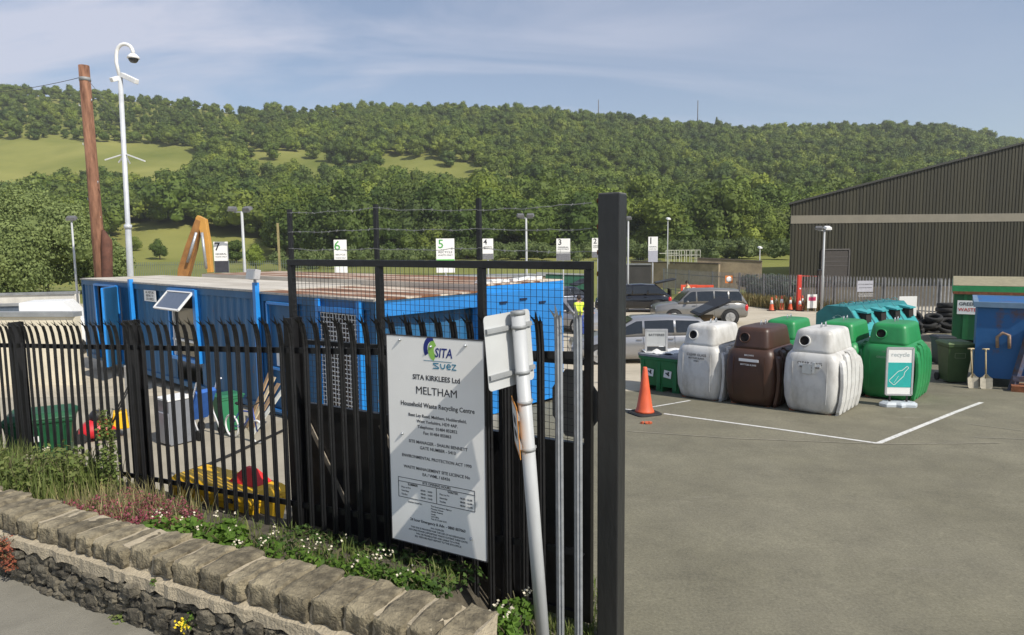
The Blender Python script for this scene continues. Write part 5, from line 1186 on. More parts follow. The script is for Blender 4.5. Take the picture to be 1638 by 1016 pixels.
# far left low buildings: white parapet, dark hoarding and white skip
slabwall('low_white_wall', 'long low white wall at the left edge beyond the fence', 'wall', gp(-40, 34), gp(128, 33.5), z_for(-40, 474, 34), z_for(128, 470, 33.5), .3, mat('whitewash', (.68, .65, .58), .8, var=.15, scale=2))
slabwall('hoarding', 'dark slate blue hoarding in front of the low white wall', 'hoarding', gp(-60, 30), gp(76, 29.5), z_for(-60, 492, 30), z_for(76, 488, 29.5), .12, mat('slate_blue', (.10, .13, .17), .7, var=.2))
slabwall('pale_wall', 'cream rendered yard wall glimpsed between the leftmost fence pales', 'wall', gp(-140, 17.5), gp(133, 17.2), z_for(-140, 506, 17.5), z_for(133, 506, 17.2), .2, mat('cream_render', (.72, .65, .50), .9, var=.15, scale=1.5, bump=.2))
t = thing('small_van', 'white van front glimpsed above the leftmost fence bay', 'van', gp(100, 24.5), R(20))
mb = MB(); mb.loft([[Vector((x, y * w, z)) for y, z in ((-.8, .35), (.8, .35), (.88, .9), (.82, h), (-.82, h), (-.88, .9))] for x, w, h in ((-1.0, 1, 1.95), (.3, 1, 1.95), (.8, .96, 1.35), (1.15, .85, 1.2))], smooth=False); mb.build('body', white_paint, t, bevel=.04)
mb = MB(); mb.add([(-.35, -.835, 1.25), (.45, -.835, 1.25), (.15, -.832, 1.72), (-.35, -.832, 1.72)], [(0, 1, 2, 3)]); mb.build('window', glass_dark, t)
for x in (-.6, .65):
    for y in (-.75, .75): mb = MB(); mb.lathe([(.32, -.1), (.32, .1)], 18, (x, y, .32), 'Y'); mb.build('wheel', rubber, t)
slabwall('green_hoarding', 'dark green sheeted hoarding beyond the yard seen through the gate mesh', 'hoarding', gp(858, 52), gp(950, 52), z_for(858, 438, 52), z_for(950, 441, 52), .1, mat('hoarding_green', (.02, .10, .06), .6, var=.2))
slabwall('timber_stack', 'weathered brown earth and timber bank beyond the cabins seen through the gate mesh', 'bank', gp(560, 38), gp(860, 44), z_for(560, 447, 38), z_for(860, 441, 44), 2.0, mat('earth_brown', (.17, .14, .09), .95, var=.4, scale=1, bump=.6))
# material on the cabin roof edge
t = thing('garden_waste_trailer', 'low trailer of timber and branches beyond the bright blue container', 'trailer', gp(868, 33)); 
mb = MB(); mb.box((0, 0, 1.0), (2.2, 1.3, .7)); mb.build('box', mat('trailer_dark', (.05, .06, .05), .7), t)
mb = MB(); 
for i in range(9): mb.bar((-1.0 + i * .2, rnd.uniform(-.5, .5), 1.35), (-.8 + i * .2 + rnd.uniform(-.5, .5), rnd.uniform(-.5, .5), 1.75 + rnd.uniform(-.1, .2)), .1, .04)
mb.build('timber_load', mat('pale_timber', (.50, .36, .18), .8, var=.3), t)
for x in (-.6, .6):
    mb = MB(); mb.lathe([(.33, -.1), (.33, .1)], 16, (x, -.7, .33), 'Y'); mb.build('wheel', rubber, t)
# excavator behind the cabins
D = 33; b = gp(300, D); t = thing('excavator', 'orange excavator with its folded boom rising behind the blue cabins', 'excavator', b)
ora = mat('machine_orange', (.55, .28, .06), .5, var=.15, scale=2, bump=.1)
def L3(px_, py_, dy=0): return at(px_, py_, D + dy) - b
mb = MB(); pA, pB, pC = L3(294, 440), L3(308, 395), L3(321, 347)
def ibeam(mb, pts, ws, th):
    l = []; 
    for i, p in enumerate(pts):
        d = (pts[min(i + 1, len(pts) - 1)] - pts[max(i - 1, 0)]).normalized(); n = Vector((-d.z, 0, d.x)); l.append([p + n * ws[i] / 2 + Vector((0, -th / 2, 0)), p - n * ws[i] / 2 + Vector((0, -th / 2, 0)), p - n * ws[i] / 2 + Vector((0, th / 2, 0)), p + n * ws[i] / 2 + Vector((0, th / 2, 0))])
    mb.loft(l, smooth=False)
ibeam(mb, [L3(292, 455), L3(296, 432), L3(307, 395), L3(319, 352)], [.42, .56, .50, .26], .36); mb.build('boom', mat('machine_orange_dirty', (.30, .14, .04), .6, var=.35, scale=2), t, bevel=.02)
mb = MB(); ibeam(mb, [L3(316, 347), L3(324, 353), L3(332, 392), L3(337, 436)], [.18, .42, .32, .22], .30); mb.build('dipper_arm', ora, t, bevel=.02)
mb = MB(); mb.tube([L3(323, 372, -.3), L3(330, 430, -.3)], .07, 8); mb.tube([L3(300, 420, -.35), L3(314, 372, -.35)], .07, 8); mb.build('ram', galv, t)
mb = MB(); mb.box((0.2, .3, 1.0), (2.4, 2.2, 1.0)); mb.build('body', ora, t, bevel=.05)
mb = MB(); mb.box((-.6, .1, 1.75), (.9, 1.0, 1.0)); mb.build('cab', glass_dark, t, bevel=.04)
for y in (-.9, 1.3): mb = MB(); mb.loft([superring(1.5, .35, z, 4, 20, .1, y) for z in (0, .6)]); mb.build('track', rubber, t)
mb = MB(); bk = L3(337, 440); mb.loft([[bk + Vector((x, y, z)) for x, z in ((-.1, 0), (.35, -.1), (.45, -.5), (.1, -.85), (-.45, -.8))] for y in (-.4, .4)], smooth=False); mb.build('bucket', rust, t)

# ------------------------------------------------------------------ cars
def car(label, loc, rz, paint, prof, gh, w=.86, wheels=(.78, -1.78 + 4.0), wr=.31, tail_open=None, split=(.5,), extra=None, lamps=True):
    """prof: (x, z_bottom, z_top) along the body from nose x=0; gh: (x_base_front, x_roof_front, x_roof_rear, x_base_rear, z_roof)"""
    t = thing('parked_car', label, 'car', loc, rz)
    n = len(prof)
    def width(i): x = prof[i][0] / prof[-1][0]; return w * (1 - .16 * max(0, (.12 - x) / .12) ** 2 - .12 * max(0, (x - .93) / .07) ** 2)
    rings = []
    for i, (x, zb, zt) in enumerate(prof):
        ww = width(i); rings.append([Vector((x, y * ww, zb + (zt - zb) * q)) for y, q in ((-.90, 0), (-.99, .25), (-1.0, .55), (-.975, .86), (-.90, .97), (-.55, 1.0), (0, 1.012), (.55, 1.0), (.90, .97), (.975, .86), (1.0, .55), (.99, .25), (.90, 0))])
    mb = MB(); mb.loft(rings); body = mb.build('body', paint, t)
    zbelt = lambda x: float(np.interp(x, [p[0] for p in prof], [p[2] for p in prof]))
    xa, xb, xc, xd, zr2 = gh
    st_ = [(xa, zbelt(xa) - .02, .90), (xa + (xb - xa) * .5, None, None), (xb, zr2 - .03, .72), ((xb + xc) / 2, zr2, .71), (xc, zr2 - .03, .70), (xd, zbelt(xd) - .02, .86)]
    def tz(x): return float(np.interp(x, [xa, xb, (xb + xc) / 2, xc, xd], [zbelt(xa) - .0, zr2 - .03, zr2, zr2 - .04, zbelt(min(xd, prof[-1][0])) ]))
    xs_ = [xa, xa + (xb - xa) * .35, xa + (xb - xa) * .7, xb, (xb + xc) / 2, xc, xc + (xd - xc) * .5, xd]
    rings = []
    for x in xs_:
        z1 = tz(x); z0 = zbelt(min(x, prof[-1][0])) - .05; f = (z1 - z0) / (zr2 - z0 + 1e-3); hb = w * .955; ht = w * (.955 - .235 * max(0, f))
        rings.append([Vector((x, -hb, z0)), Vector((x, -(hb + (ht - hb) * .9), z0 + (z1 - z0) * .9)), Vector((x, -ht * .86, z1)), Vector((x, 0, z1 + .025 * f)), Vector((x, ht * .86, z1)), Vector((x, hb + (ht - hb) * .9, z0 + (z1 - z0) * .9)), Vector((x, hb, z0))])
    mb = MB(); mb.loft(rings); roof = mb.build('roof', paint, t)
    # side windows
    def sidept(x, f, sg):
        z1 = tz(x); z0 = zbelt(min(x, prof[-1][0])) - .05; g = (z1 - z0) / (zr2 - z0 + 1e-3); hb = w * .955; ht = w * (.955 - .235 * g)
        zt_ = z0 + (z1 - z0) * f; y = hb + (ht - hb) * f
        return Vector((x, sg * (y + .012), zt_))
    edges_ = [xa + .22] + list(split) + [xd - .22]
    for a, b_ in zip(edges_[:-1], edges_[1:]):
        for sg in (-1, 1):
            cols = [a + .035 + (b_ - a - .07) * i / 5 for i in range(6)]; vs = []
            for x in cols: vs += [sidept(x, .14 + (.0 if tz(x) - zbelt(min(x, prof[-1][0])) > .15 else .1), sg), sidept(x, .84, sg)]
            mb = MB(); mb.add(vs, [(2 * i, 2 * i + 2, 2 * i + 3, 2 * i + 1) for i in range(5)]); mb.build('side_window', glass_dark, t)
    mb = MB(); q = [(xa + (xb - xa) * f, f) for f in (.12, .92)]
    mb.add([(q[0][0] - .02, -w * .80, tz(q[0][0]) + .02), (q[0][0] - .02, w * .80, tz(q[0][0]) + .02), (q[1][0] - .02, w * .62, tz(q[1][0]) + .02), (q[1][0] - .02, -w * .62, tz(q[1][0]) + .02)], [(0, 1, 2, 3)]); mb.build('windscreen', glass_dark, t)
    if tail_open is None:
        mb = MB(); q = [xc + (xd - xc) * f for f in (.1, .85)]; mb.add([(q[0] + .02, -w * .60, tz(q[0]) + .02), (q[0] + .02, w * .60, tz(q[0]) + .02), (q[1] + .02, w * .74, tz(q[1]) + .02), (q[1] + .02, -w * .74, tz(q[1]) + .02)], [(0, 1, 2, 3)]); mb.build('rear_window', glass_dark, t)
    else:
        mb = MB(); M = Matrix.Translation((xc - .02, 0, zr2)) @ Matrix.Rotation(R(-tail_open), 4, 'Y'); mb.m = M
        mb.loft([[Vector((x, y, z)) for y, z in ((-w * k, 0), (w * k, 0), (w * k, .06), (-w * k, .06))] for x, k in ((0, .66), (.55, .76), (.62, .82), (1.0, .84), (1.08, .7))], smooth=False); tg = mb.build('tailgate', mat('tailgate_dark', (.012, .012, .014), .6, var=.1), t, bevel=.015)
        mb = MB(); mb.m = M; mb.box((.30, 0, .03), (.46, w * 1.25, .085)); mb.build('glass', mat('dull_dark_glass', (.02, .022, .025), .45, var=.1), tg)
        mb = MB(); mb.box((prof[-1][0] - .02, 0, .9), (.08, w * 1.45, .62)); mb.build('boot_opening', dark_in, t)
    for wx in wheels:
        for sg in (-1, 1):
            mb = MB(); mb.lathe([(wr * 1.18, -.004), (wr * 1.18, .004)], 26, (wx, sg * (w + .001), wr * 1.02), 'Y'); mb.build('wheel_arch', rubber, t)
            mb = MB(); mb.lathe([(wr * .66, -.10), (wr * .9, -.105), (wr, -.07), (wr, .07), (wr * .9, .105), (wr * .66, .10)], 26, (wx, sg * (w - .065), wr), 'Y'); wh_ = mb.build('wheel', rubber, t)
            mb = MB(); y_ = sg * (w + .042)
            mb.lathe([(wr * .66, 0), (wr * .60, sg * .006), (wr * .57, -sg * .02)], 26, (wx, y_, wr), 'Y'); mb.lathe([(.05, sg * .004), (.0, sg * .008)], 12, (wx, y_, wr), 'Y')
            for k in range(5): a = 2 * PI * k / 5 + .3; mb.bar((wx + .03 * math.cos(a), y_, wr + .03 * math.sin(a)), (wx + wr * .6 * math.cos(a), y_, wr + wr * .6 * math.sin(a)), .05, .05, up=(0, 1, 0))
            mb.build('rim', mat('alloy', (.5, .5, .5), .35, .6), wh_)
    if lamps:
        for sg in (-1, 1):
            mb = MB(); mb.ball((.20, sg * w * .72, prof[1][2] - .11), (.20, .16, .085), 12, 8); mb.build('headlight', mat('headlamp_glass', (.6, .62, .64), .12, spec=.8), t)
            x_ = prof[-1][0]; mb = MB(); mb.ball((x_ - .09, sg * w * .87, prof[-1][2] - .12), (.11, .10, .19), 12, 8); mb.build('tail_light', mat('tail_red', (.55, .02, .02), .2), t)
    mb = MB(); mb.loft([[Vector((x, y * w * .985, z)) for y, z in ((-1, .22), (1, .22), (1.01, .40), (-1.01, .40))] for x in (prof[0][0] - .015, prof[0][0] + .25)], smooth=False); mb.build('front_bumper', extra or paint, t, bevel=.02)
    mb = MB()
    for sg in (-1, 1): mb.ball((xa + .42, sg * (w + .07), zbelt(xa) + .06), (.07, .09, .06), 8, 6)
    mb.build('wing_mirror', paint, t)
    mb = MB()
    for sg in (-1, 1):
        for s in split: mb.bar((s + .0, sg * (w + .002), .34), (s - .02, sg * (w * .985), zbelt(s) - .06), .008, .006)
    mb.build('door_seam', rubber, t)
    mb = MB()
    for sg in (-1, 1):
        for s in split: mb.box((s - .14, sg * (w + .004), zbelt(s) - .16), (.16, .025, .03))
    mb.build('door_handle', extra or paint, t)
    return t
silver = mat('silver_paint', (.36, .36, .37), .28, .55, var=.05, scale=1, coat=.5); blackp = mat('black_car_paint', (.010, .011, .015), .18, .2, var=.1, coat=.8); greyp = mat('warm_grey_paint', (.25, .243, .23), .3, .5, var=.05, coat=.5)
hat = [(0, .30, .52), (.06, .22, .70), (.5, .2, .82), (1.05, .2, .93), (2.2, .2, .97), (3.3, .2, .99), (3.85, .24, .97), (3.97, .30, .80)]
# silver hatchback nearest
hatL = [(x * 1.16, a_, b_) for x, a_, b_ in hat]
g = gp(957, 21.2); g.x -= .95; c1 = car('silver hatchback with its tailgate raised behind the notice frame and bottle banks', (g.x, g.y - .3, g.z), R(-1), silver, hatL, (1.05, 2.0, 3.95, 4.55, 1.46), .84, (.82, 3.72), .31, 26, (2.2, 3.15))
t = thing('cardboard_box', 'brown cardboard box resting in the open boot of the silver hatchback', 'box', (g.x + 4.25, g.y - .1, g.z + 1.0)); mb = MB(); mb.box((0, 0, .2), (.5, .6, .4)); mb.build('carton', mat('cardboard', (.36, .23, .11), .8, var=.15), t); mb = MB(); mb.box((.05, -.36, .41), (.4, .2, .015), rm=Matrix.Rotation(.5, 3, 'X')); mb.build('flap', mat('cardboard', (.36, .23, .11), .8), t)
# grey four by four
suvp = [(0, .42, .70), (.06, .34, .92), (.45, .32, 1.02), (1.15, .32, 1.10), (2.4, .32, 1.13), (3.8, .32, 1.15), (4.38, .36, 1.14), (4.48, .42, .95)]
g = gp(1044, 33.5); car('grey four by four with alloy wheels parked behind the silver hatchback', (g.x, g.y, g.z), R(-3), greyp, suvp, (1.1, 1.75, 4.05, 4.42, 1.76), .93, (.88, 3.6), .37, None, (2.0, 2.85, 3.55), mat('bumper_grey', (.16, .16, .16), .5))
# black hatchback
g = gp(952, 40.5); c3 = car('black hatchback with its boot open in front of the orange barriers', (g.x, g.y, g.z + .02), R(-7), blackp, hat, (.9, 1.6, 3.2, 3.92, 1.5), .86, (.76, 3.2), .31, 12, (1.95, 2.75)); c3.scale = (1.12, 1.12, 1.1)
# silver car facing the gate, half hidden by the big post
g = gp(962, 29.0); car('silver car facing right, half hidden behind the big black gate post', (g.x, g.y, g.z), R(128), silver, hat, (.95, 1.75, 3.25, 3.95, 1.47), .84, (.76, 3.2), .31, None, (1.95, 2.75))
g = gp(905, 41.0); car('dark saloon whose raised boot shows above the bright blue container', (g.x - 2.5, g.y, g.z), R(20), mat('dark_grey_paint', (.08, .09, .12), .25, .4, coat=.5), hat, (.95, 1.75, 3.25, 3.95, 1.47), .84, (.76, 3.2), .31, 20, (1.95, 2.75))

# ------------------------------------------------------------------ people
def skin_obj(name, nodes, edges, radii, m, parent, sub=2, root=0):
    me = bpy.data.meshes.new(name); me.from_pydata([Vector(n) for n in nodes], edges, []); me.materials.append(m)
    o = bpy.data.objects.new(name, me); scene.collection.objects.link(o); o.parent = parent
    s = o.modifiers.new('skin', 'SKIN'); s.use_smooth_shade = True
    for i, r in enumerate(radii): v = me.skin_vertices[0].data[i]; v.radius = r if isinstance(r, tuple) else (r, r); v.use_root = (i == root)
    ss = o.modifiers.new('sub', 'SUBSURF'); ss.levels = ss.render_levels = sub
    return o
skinm = mat('skin', (.52, .30, .21), .55, var=.08)
def person(label, loc, rz, top, legs, hair, hands=((-.30, -.38, .98), (.34, -.30, .95)), elbows=((-.36, -.08, 1.10), (.38, -.05, 1.10)), lean=0.0, feet=((-.12, 0, 0), (.13, -.12, 0))):
    t = thing('person', label, 'person', loc, rz)
    ly = -lean
    N = [(0, 0, .95), (0, ly * .3, 1.12), (0, ly * .7, 1.32), (0, ly, 1.46), (0, ly * 1.1, 1.54), (0, ly * 1.15 - .02, 1.62), (0, ly * 1.15 - .01, 1.72),
         (-.19, ly * .95, 1.43), elbows[0], hands[0], (.19, ly * .95, 1.43), elbows[1], hands[1],
         (-.10, 0, .88), (feet[0][0], feet[0][1] * .5 - .02, .48), (feet[0][0], feet[0][1] + .03, .08), (feet[0][0], feet[0][1] - .13, .04),
         (.10, 0, .88), (feet[1][0], feet[1][1] * .5 - .02, .48), (feet[1][0], feet[1][1] + .03, .08), (feet[1][0], feet[1][1] - .13, .04)]
    E = [(0, 1), (1, 2), (2, 3), (3, 4), (4, 5), (5, 6), (3, 7), (7, 8), (8, 9), (3, 10), (10, 11), (11, 12), (0, 13), (13, 14), (14, 15), (15, 16), (0, 17), (17, 18), (18, 19), (19, 20)]
    Rr = [(.14, .10), (.13, .10), (.15, .105), (.11, .09), .05, (.082, .10), (.07, .085), .055, .038, .026, .055, .038, .026, .085, .055, .038, .032, .085, .055, .038, .032]
    fingers_n = len(N)
    for side, hi in ((-1, 9), (1, 12)):
        h = Vector(N[hi]); e = Vector(N[hi - 1]); d = (h - e).normalized(); lat = d.cross(Vector((0, 0, 1))).normalized(); dn = lat.cross(d)
        pm_ = len(N); N.append(tuple(h + d * .07)); E.append((hi, pm_)); Rr.append((.036, .016))
        for k in range(4):
            q = h + d * .085 + lat * (-.027 + .018 * k); i0 = len(N); ln_ = (.036, .042, .040, .030)[k]
            N.append(tuple(q)); N.append(tuple(q + d * ln_ - dn * .008)); N.append(tuple(q + d * ln_ * 1.6 - dn * .035)); E += [(pm_, i0), (i0, i0 + 1), (i0 + 1, i0 + 2)]; Rr += [.010, .009, .008]
        i0 = len(N); N.append(tuple(h + d * .04 - lat * .035 * side)); N.append(tuple(h + d * .075 - lat * .05 * side)); E += [(hi, i0), (i0, i0 + 1)]; Rr += [.012, .009]
    body = skin_obj('body', N, E, Rr, skinm, t)
    jn = [(0, 0, .90), (0, ly * .3, 1.12), (0, ly * .7, 1.32), (0, ly, 1.45), (-.19, ly * .95, 1.43), elbows[0], tuple(Vector(elbows[0]).lerp(Vector(hands[0]), .85)), (.19, ly * .95, 1.43), elbows[1], tuple(Vector(elbows[1]).lerp(Vector(hands[1]), .85))]
    skin_obj('jacket', jn, [(0, 1), (1, 2), (2, 3), (3, 4), (4, 5), (5, 6), (3, 7), (7, 8), (8, 9)], [(.185, .14), (.175, .135), (.19, .135), (.12, .10), .082, .062, .048, .082, .062, .048], top, t)
    tn = [(0, 0, .95), (-.10, 0, .86), (feet[0][0], feet[0][1] * .5 - .02, .48), (feet[0][0], feet[0][1] + .03, .12), (.10, 0, .86), (feet[1][0], feet[1][1] * .5 - .02, .48), (feet[1][0], feet[1][1] + .03, .12)]
    skin_obj('trousers', tn, [(0, 1), (1, 2), (2, 3), (0, 4), (4, 5), (5, 6)], [(.165, .13), .108, .078, .066, .108, .078, .066], legs, t)
    mb = MB()
    for fx, fy, fz_ in feet: mb.ball((fx, fy - .07, .045), (.052, .15, .05), 10, 6)
    mb.build('shoes', rubber, t)
    hx, hy, hz = N[5]; mb = MB(); mb.ball((hx, hy + .018, hz + .055), (.097, .108, .125), 14, 10); mb.build('hair', hair, t)
    mb = MB(); mb.ball((0, hy - .105, hz), (.016, .022, .028), 8, 6)
    for sg in (-1, 1): mb.ball((sg * .092, hy, hz), (.012, .022, .032), 8, 6)
    mb.build('nose_and_ears', skinm, t)
    mb = MB()
    for sg in (-1, 1): mb.ball((sg * .033, hy - .092, hz + .03), (.013, .01, .008), 8, 6)
    mb.box((0, hy - .094, hz - .045), (.045, .01, .008)); mb.build('eyes_and_mouth', ink, t)
    return t
hiv = mat('hivis_yellow', (.62, .78, .06), .6, var=.08)
p = gp(926, 27.5)
tt = person('person in yellow high visibility jacket and blue trousers by the bright blue container', p, R(35), hiv, mat('work_blue', (.02, .05, .22), .8, var=.2), mat('dark_hair', (.03, .02, .015), .7), hands=((-.10, -.48, 1.12), (.30, -.50, 1.10)), elbows=((-.30, -.20, 1.18), (.34, -.20, 1.16)))
mb = MB(); mb.lathe([(.172, -.03), (.178, 0), (.172, .03)], 20, (0, 0, 1.10)); mb.build('reflective_strip', reflect_white, tt)
p = gp(1104, 41.0)
person('person in a pale yellow top reaching into the open boot of the black hatchback', (p.x, p.y, p.z), R(-95), mat('pale_yellow_top', (.66, .55, .30), .8, var=.1), mat('dark_trousers', (.03, .03, .035), .8), mat('dark_hair', (.03, .02, .015), .7), hands=((-.16, -.62, 1.05), (.16, -.60, 1.05)), elbows=((-.28, -.36, 1.12), (.28, -.36, 1.12)), lean=.18)
# ------------------------------------------------------------------ vegetation
def foliage(name, cols, rough=.65, trans=.25, nscale=.35):
    m = bpy.data.materials.new(name); m.use_nodes = True; nt = m.node_tree; N = nt.nodes; L = nt.links; b = N['Principled BSDF']; out = N['Material Output']
    b.inputs['Roughness'].default_value = rough; b.inputs['Specular IOR Level'].default_value = .25
    at_ = N.new('ShaderNodeAttribute'); at_.attribute_name = 'tint'; oi = N.new('ShaderNodeObjectInfo')
    ad = N.new('ShaderNodeMath'); ad.operation = 'ADD'; L.new(at_.outputs['Fac'], ad.inputs[0]); L.new(oi.outputs['Random'], ad.inputs[1])
    fr = N.new('ShaderNodeMath'); fr.operation = 'FRACT'; L.new(ad.outputs[0], fr.inputs[0])
    r = N.new('ShaderNodeValToRGB'); r.color_ramp.elements.remove(r.color_ramp.elements[1])
    for i, c in enumerate(cols):
        e = r.color_ramp.elements[0] if i == 0 else r.color_ramp.elements.new(i / (len(cols) - 1)); e.color = c + (1,)
    L.new(fr.outputs[0], r.inputs[0])
    g = N.new('ShaderNodeNewGeometry'); n = N.new('ShaderNodeTexNoise'); n.inputs['Scale'].default_value = nscale; n.inputs['Detail'].default_value = 4; L.new(g.outputs['Position'], n.inputs[0])
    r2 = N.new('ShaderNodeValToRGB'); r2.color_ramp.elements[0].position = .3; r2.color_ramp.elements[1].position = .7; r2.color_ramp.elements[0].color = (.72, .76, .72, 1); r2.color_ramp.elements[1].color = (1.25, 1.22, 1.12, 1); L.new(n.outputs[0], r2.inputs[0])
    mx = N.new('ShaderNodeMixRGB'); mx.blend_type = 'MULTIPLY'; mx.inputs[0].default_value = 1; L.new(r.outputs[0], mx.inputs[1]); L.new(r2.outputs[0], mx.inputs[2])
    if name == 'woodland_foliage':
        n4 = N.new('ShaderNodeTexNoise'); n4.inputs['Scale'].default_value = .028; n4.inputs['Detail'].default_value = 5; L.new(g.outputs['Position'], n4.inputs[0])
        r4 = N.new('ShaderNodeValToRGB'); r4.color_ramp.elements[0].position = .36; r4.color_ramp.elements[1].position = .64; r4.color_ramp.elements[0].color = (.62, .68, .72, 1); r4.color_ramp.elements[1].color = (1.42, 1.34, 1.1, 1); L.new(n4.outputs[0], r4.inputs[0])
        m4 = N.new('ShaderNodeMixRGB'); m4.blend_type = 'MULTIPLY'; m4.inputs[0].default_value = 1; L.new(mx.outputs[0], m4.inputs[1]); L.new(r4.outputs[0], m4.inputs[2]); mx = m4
    L.new(mx.outputs[0], b.inputs['Base Color'])
    if trans:
        tr_ = N.new('ShaderNodeBsdfTranslucent'); L.new(mx.outputs[0], tr_.inputs[0]); ms = N.new('ShaderNodeMixShader'); ms.inputs[0].default_value = trans; L.new(b.outputs[0], ms.inputs[1]); L.new(tr_.outputs[0], ms.inputs[2]); L.new(ms.outputs[0], out.inputs[0])
    return m
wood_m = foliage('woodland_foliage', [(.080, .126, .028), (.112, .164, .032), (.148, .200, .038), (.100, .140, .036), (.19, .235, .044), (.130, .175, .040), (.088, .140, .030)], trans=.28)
bark = mat('bark', (.07, .052, .036), .9, var=.35, scale=4, bump=.5)
nrs = np.random.RandomState(11)
def crown(rs, Rx, H, nb, nq, size, base=.12, flat=1.0, coresc=.86):
    """leaf quads on overlapping lumps; returns verts, quads for a crown of half-width Rx and height H"""
    V = []; 
    cs = []
    for i in range(nb):
        for _ in range(20):
            p = rs.uniform(-1, 1, 3)
            if np.dot(p, p) < 1: break
        c = np.array([p[0] * Rx * .62, p[1] * Rx * .62, H * (base + .12) + (p[2] * .5 + .5) * H * (.62 - base * .5)])
        # narrower towards the top
        k = 1 - .45 * max(0, (c[2] / H - .45) / .55); c[0] *= k; c[1] *= k
        r = Rx * rs.uniform(.30, .50) * (.75 + .25 * k); cs.append((c, r))
    tot = sum(r * r for _, r in cs)
    for c, r in cs:
        n = max(6, int(nq * r * r / tot)); d = rs.normal(size=(n, 3)); d /= np.linalg.norm(d, axis=1)[:, None]
        d[:, 2] = np.where(d[:, 2] < -.55, -d[:, 2], d[:, 2])
        pos = c + d * r * rs.uniform(.72, 1.18, (n, 1)) * np.array([1, 1, .88])
        nm = d + rs.normal(size=(n, 3)) * .55; nm /= np.linalg.norm(nm, axis=1)[:, None]
        a = np.cross(nm, rs.normal(size=(n, 3))); a /= np.linalg.norm(a, axis=1)[:, None]; b = np.cross(nm, a)
        s = size * rs.uniform(.6, 1.25, (n, 1)); a *= s * .5; b *= s * .5 * rs.uniform(.6, 1.0, (n, 1))
        V.append(np.stack([pos - a - b * .6, pos + a * .2 - b, pos + a + b * .6, pos - a * .3 + b], 1).reshape(-1, 3))
    # solid cores
    U = []
    for c, r in cs:
        rr_ = r * coresc; m_, k_ = 4, 6
        P = [[c + rr_ * np.array([math.sin(PI * i / m_) * math.cos(2 * PI * j / k_), math.sin(PI * i / m_) * math.sin(2 * PI * j / k_), .88 * math.cos(PI * i / m_)]) for j in range(k_)] for i in range(m_ + 1)]
        for i in range(m_):
            for j in range(k_): U += [P[i][j], P[i + 1][j], P[i + 1][(j + 1) % k_], P[i][(j + 1) % k_]]
    V.append(np.array(U)); V = np.concatenate(V); V[:, 2] = np.maximum(V[:, 2], H * base * .4)
    return V
def tint_attr(me, vals):
    a = me.attributes.new('tint', 'FLOAT', 'POINT'); a.data.foreach_set('value', np.asarray(vals, dtype=np.float32))
def quads(n): return np.arange(n, dtype=np.int32).reshape(-1, 4)
def trunk_mb(h, r, lean=.0, limbs=4, spread=1.5):
    mb = MB(); mb.tube([(0, 0, -.4), (0, 0, h * .25), (lean, .02, h * .6)], [r * 1.35, r, r * .6], 8)
    for i in range(limbs):
        a = 2 * PI * i / limbs + .5; mb.tube([(lean * .4, 0, h * (.28 + .06 * i)), (math.cos(a) * spread * .6, math.sin(a) * spread * .6, h * (.5 + .04 * i)), (math.cos(a) * spread, math.sin(a) * spread, h * .75)], [r * .5, r * .3, r * .1], 6)
    return mb
protos = []
for i in range(7):
    rs = np.random.RandomState(100 + i); V = crown(rs, (4.2, 5.6, 5.0, 6.2, 3.6, 5.2, 4.6)[i], (13.5, 11.0, 12.5, 10.5, 14.5, 9.5, 12.0)[i], 20, 3600, .50, base=.06, coresc=.78)
    protos.append((V, 0)); 
P_OBJ = []
def make_tree(k, label, loc, sc, rz, name='broadleaf_tree', group=None, proto={}):
    if k not in proto:
        r = thing(name, label, 'tree', loc, rz, group)
        c = raw_mesh('crown', protos[k][0], quads(len(protos[k][0])), wood_m, r); rs = np.random.RandomState(k)
        tint_attr(c.data, np.repeat(rs.uniform(-.06, .06, len(protos[k][0]) // 4), 4))
        tm = trunk_mb(9, .28).build('trunk', bark, r); proto[k] = (c.data, tm.data)
    else:
        r = thing(name, label, 'tree', loc, rz, group)
        for nm, me in (('crown', proto[k][0]), ('trunk', proto[k][1])):
            o = bpy.data.objects.new(nm, me); scene.collection.objects.link(o); o.parent = r
    r.scale = sc if isinstance(sc, tuple) else (sc, sc, sc); return r
FIELDS = [
    [(-300, 222), (0, 221), (150, 226), (318, 236), (300, 262), (240, 268), (175, 262), (105, 262), (60, 268), (25, 280), (0, 290), (-300, 305)],
    [(352, 240), (500, 243), (600, 253), (640, 250), (860, 271), (860, 275), (640, 261), (560, 255), (400, 252)],
    [(860, 270), (1010, 281), (1180, 298), (1180, 300), (1010, 283), (860, 273)],
    [(1185, 299), (1262, 299), (1262, 303), (1185, 303)],
    [(170, 362), (290, 365), (380, 378), (440, 398), (445, 432), (-200, 436), (-200, 428), (168, 432)],
    [(1100, 412), (1262, 406), (1262, 450), (1100, 450)], [(440, 420), (1262, 416), (1262, 470), (440, 470)],
]
SPARSE = [[(420, 196), (470, 180), (545, 182), (552, 196), (500, 206), (430, 212)], [(-300, 150), (200, 160), (330, 170), (420, 180), (420, 236), (150, 224), (-300, 220)]]
def inside(x, y, poly):
    c = False; j = len(poly) - 1
    for i in range(len(poly)):
        xi, yi = poly[i]; xj, yj = poly[j]
        if (yi > y) != (yj > y) and x < (xj - xi) * (y - yi) / (yj - yi) + xi: c = not c
        j = i
    return c
cands = []
rt = random.Random(5); D = 152.0
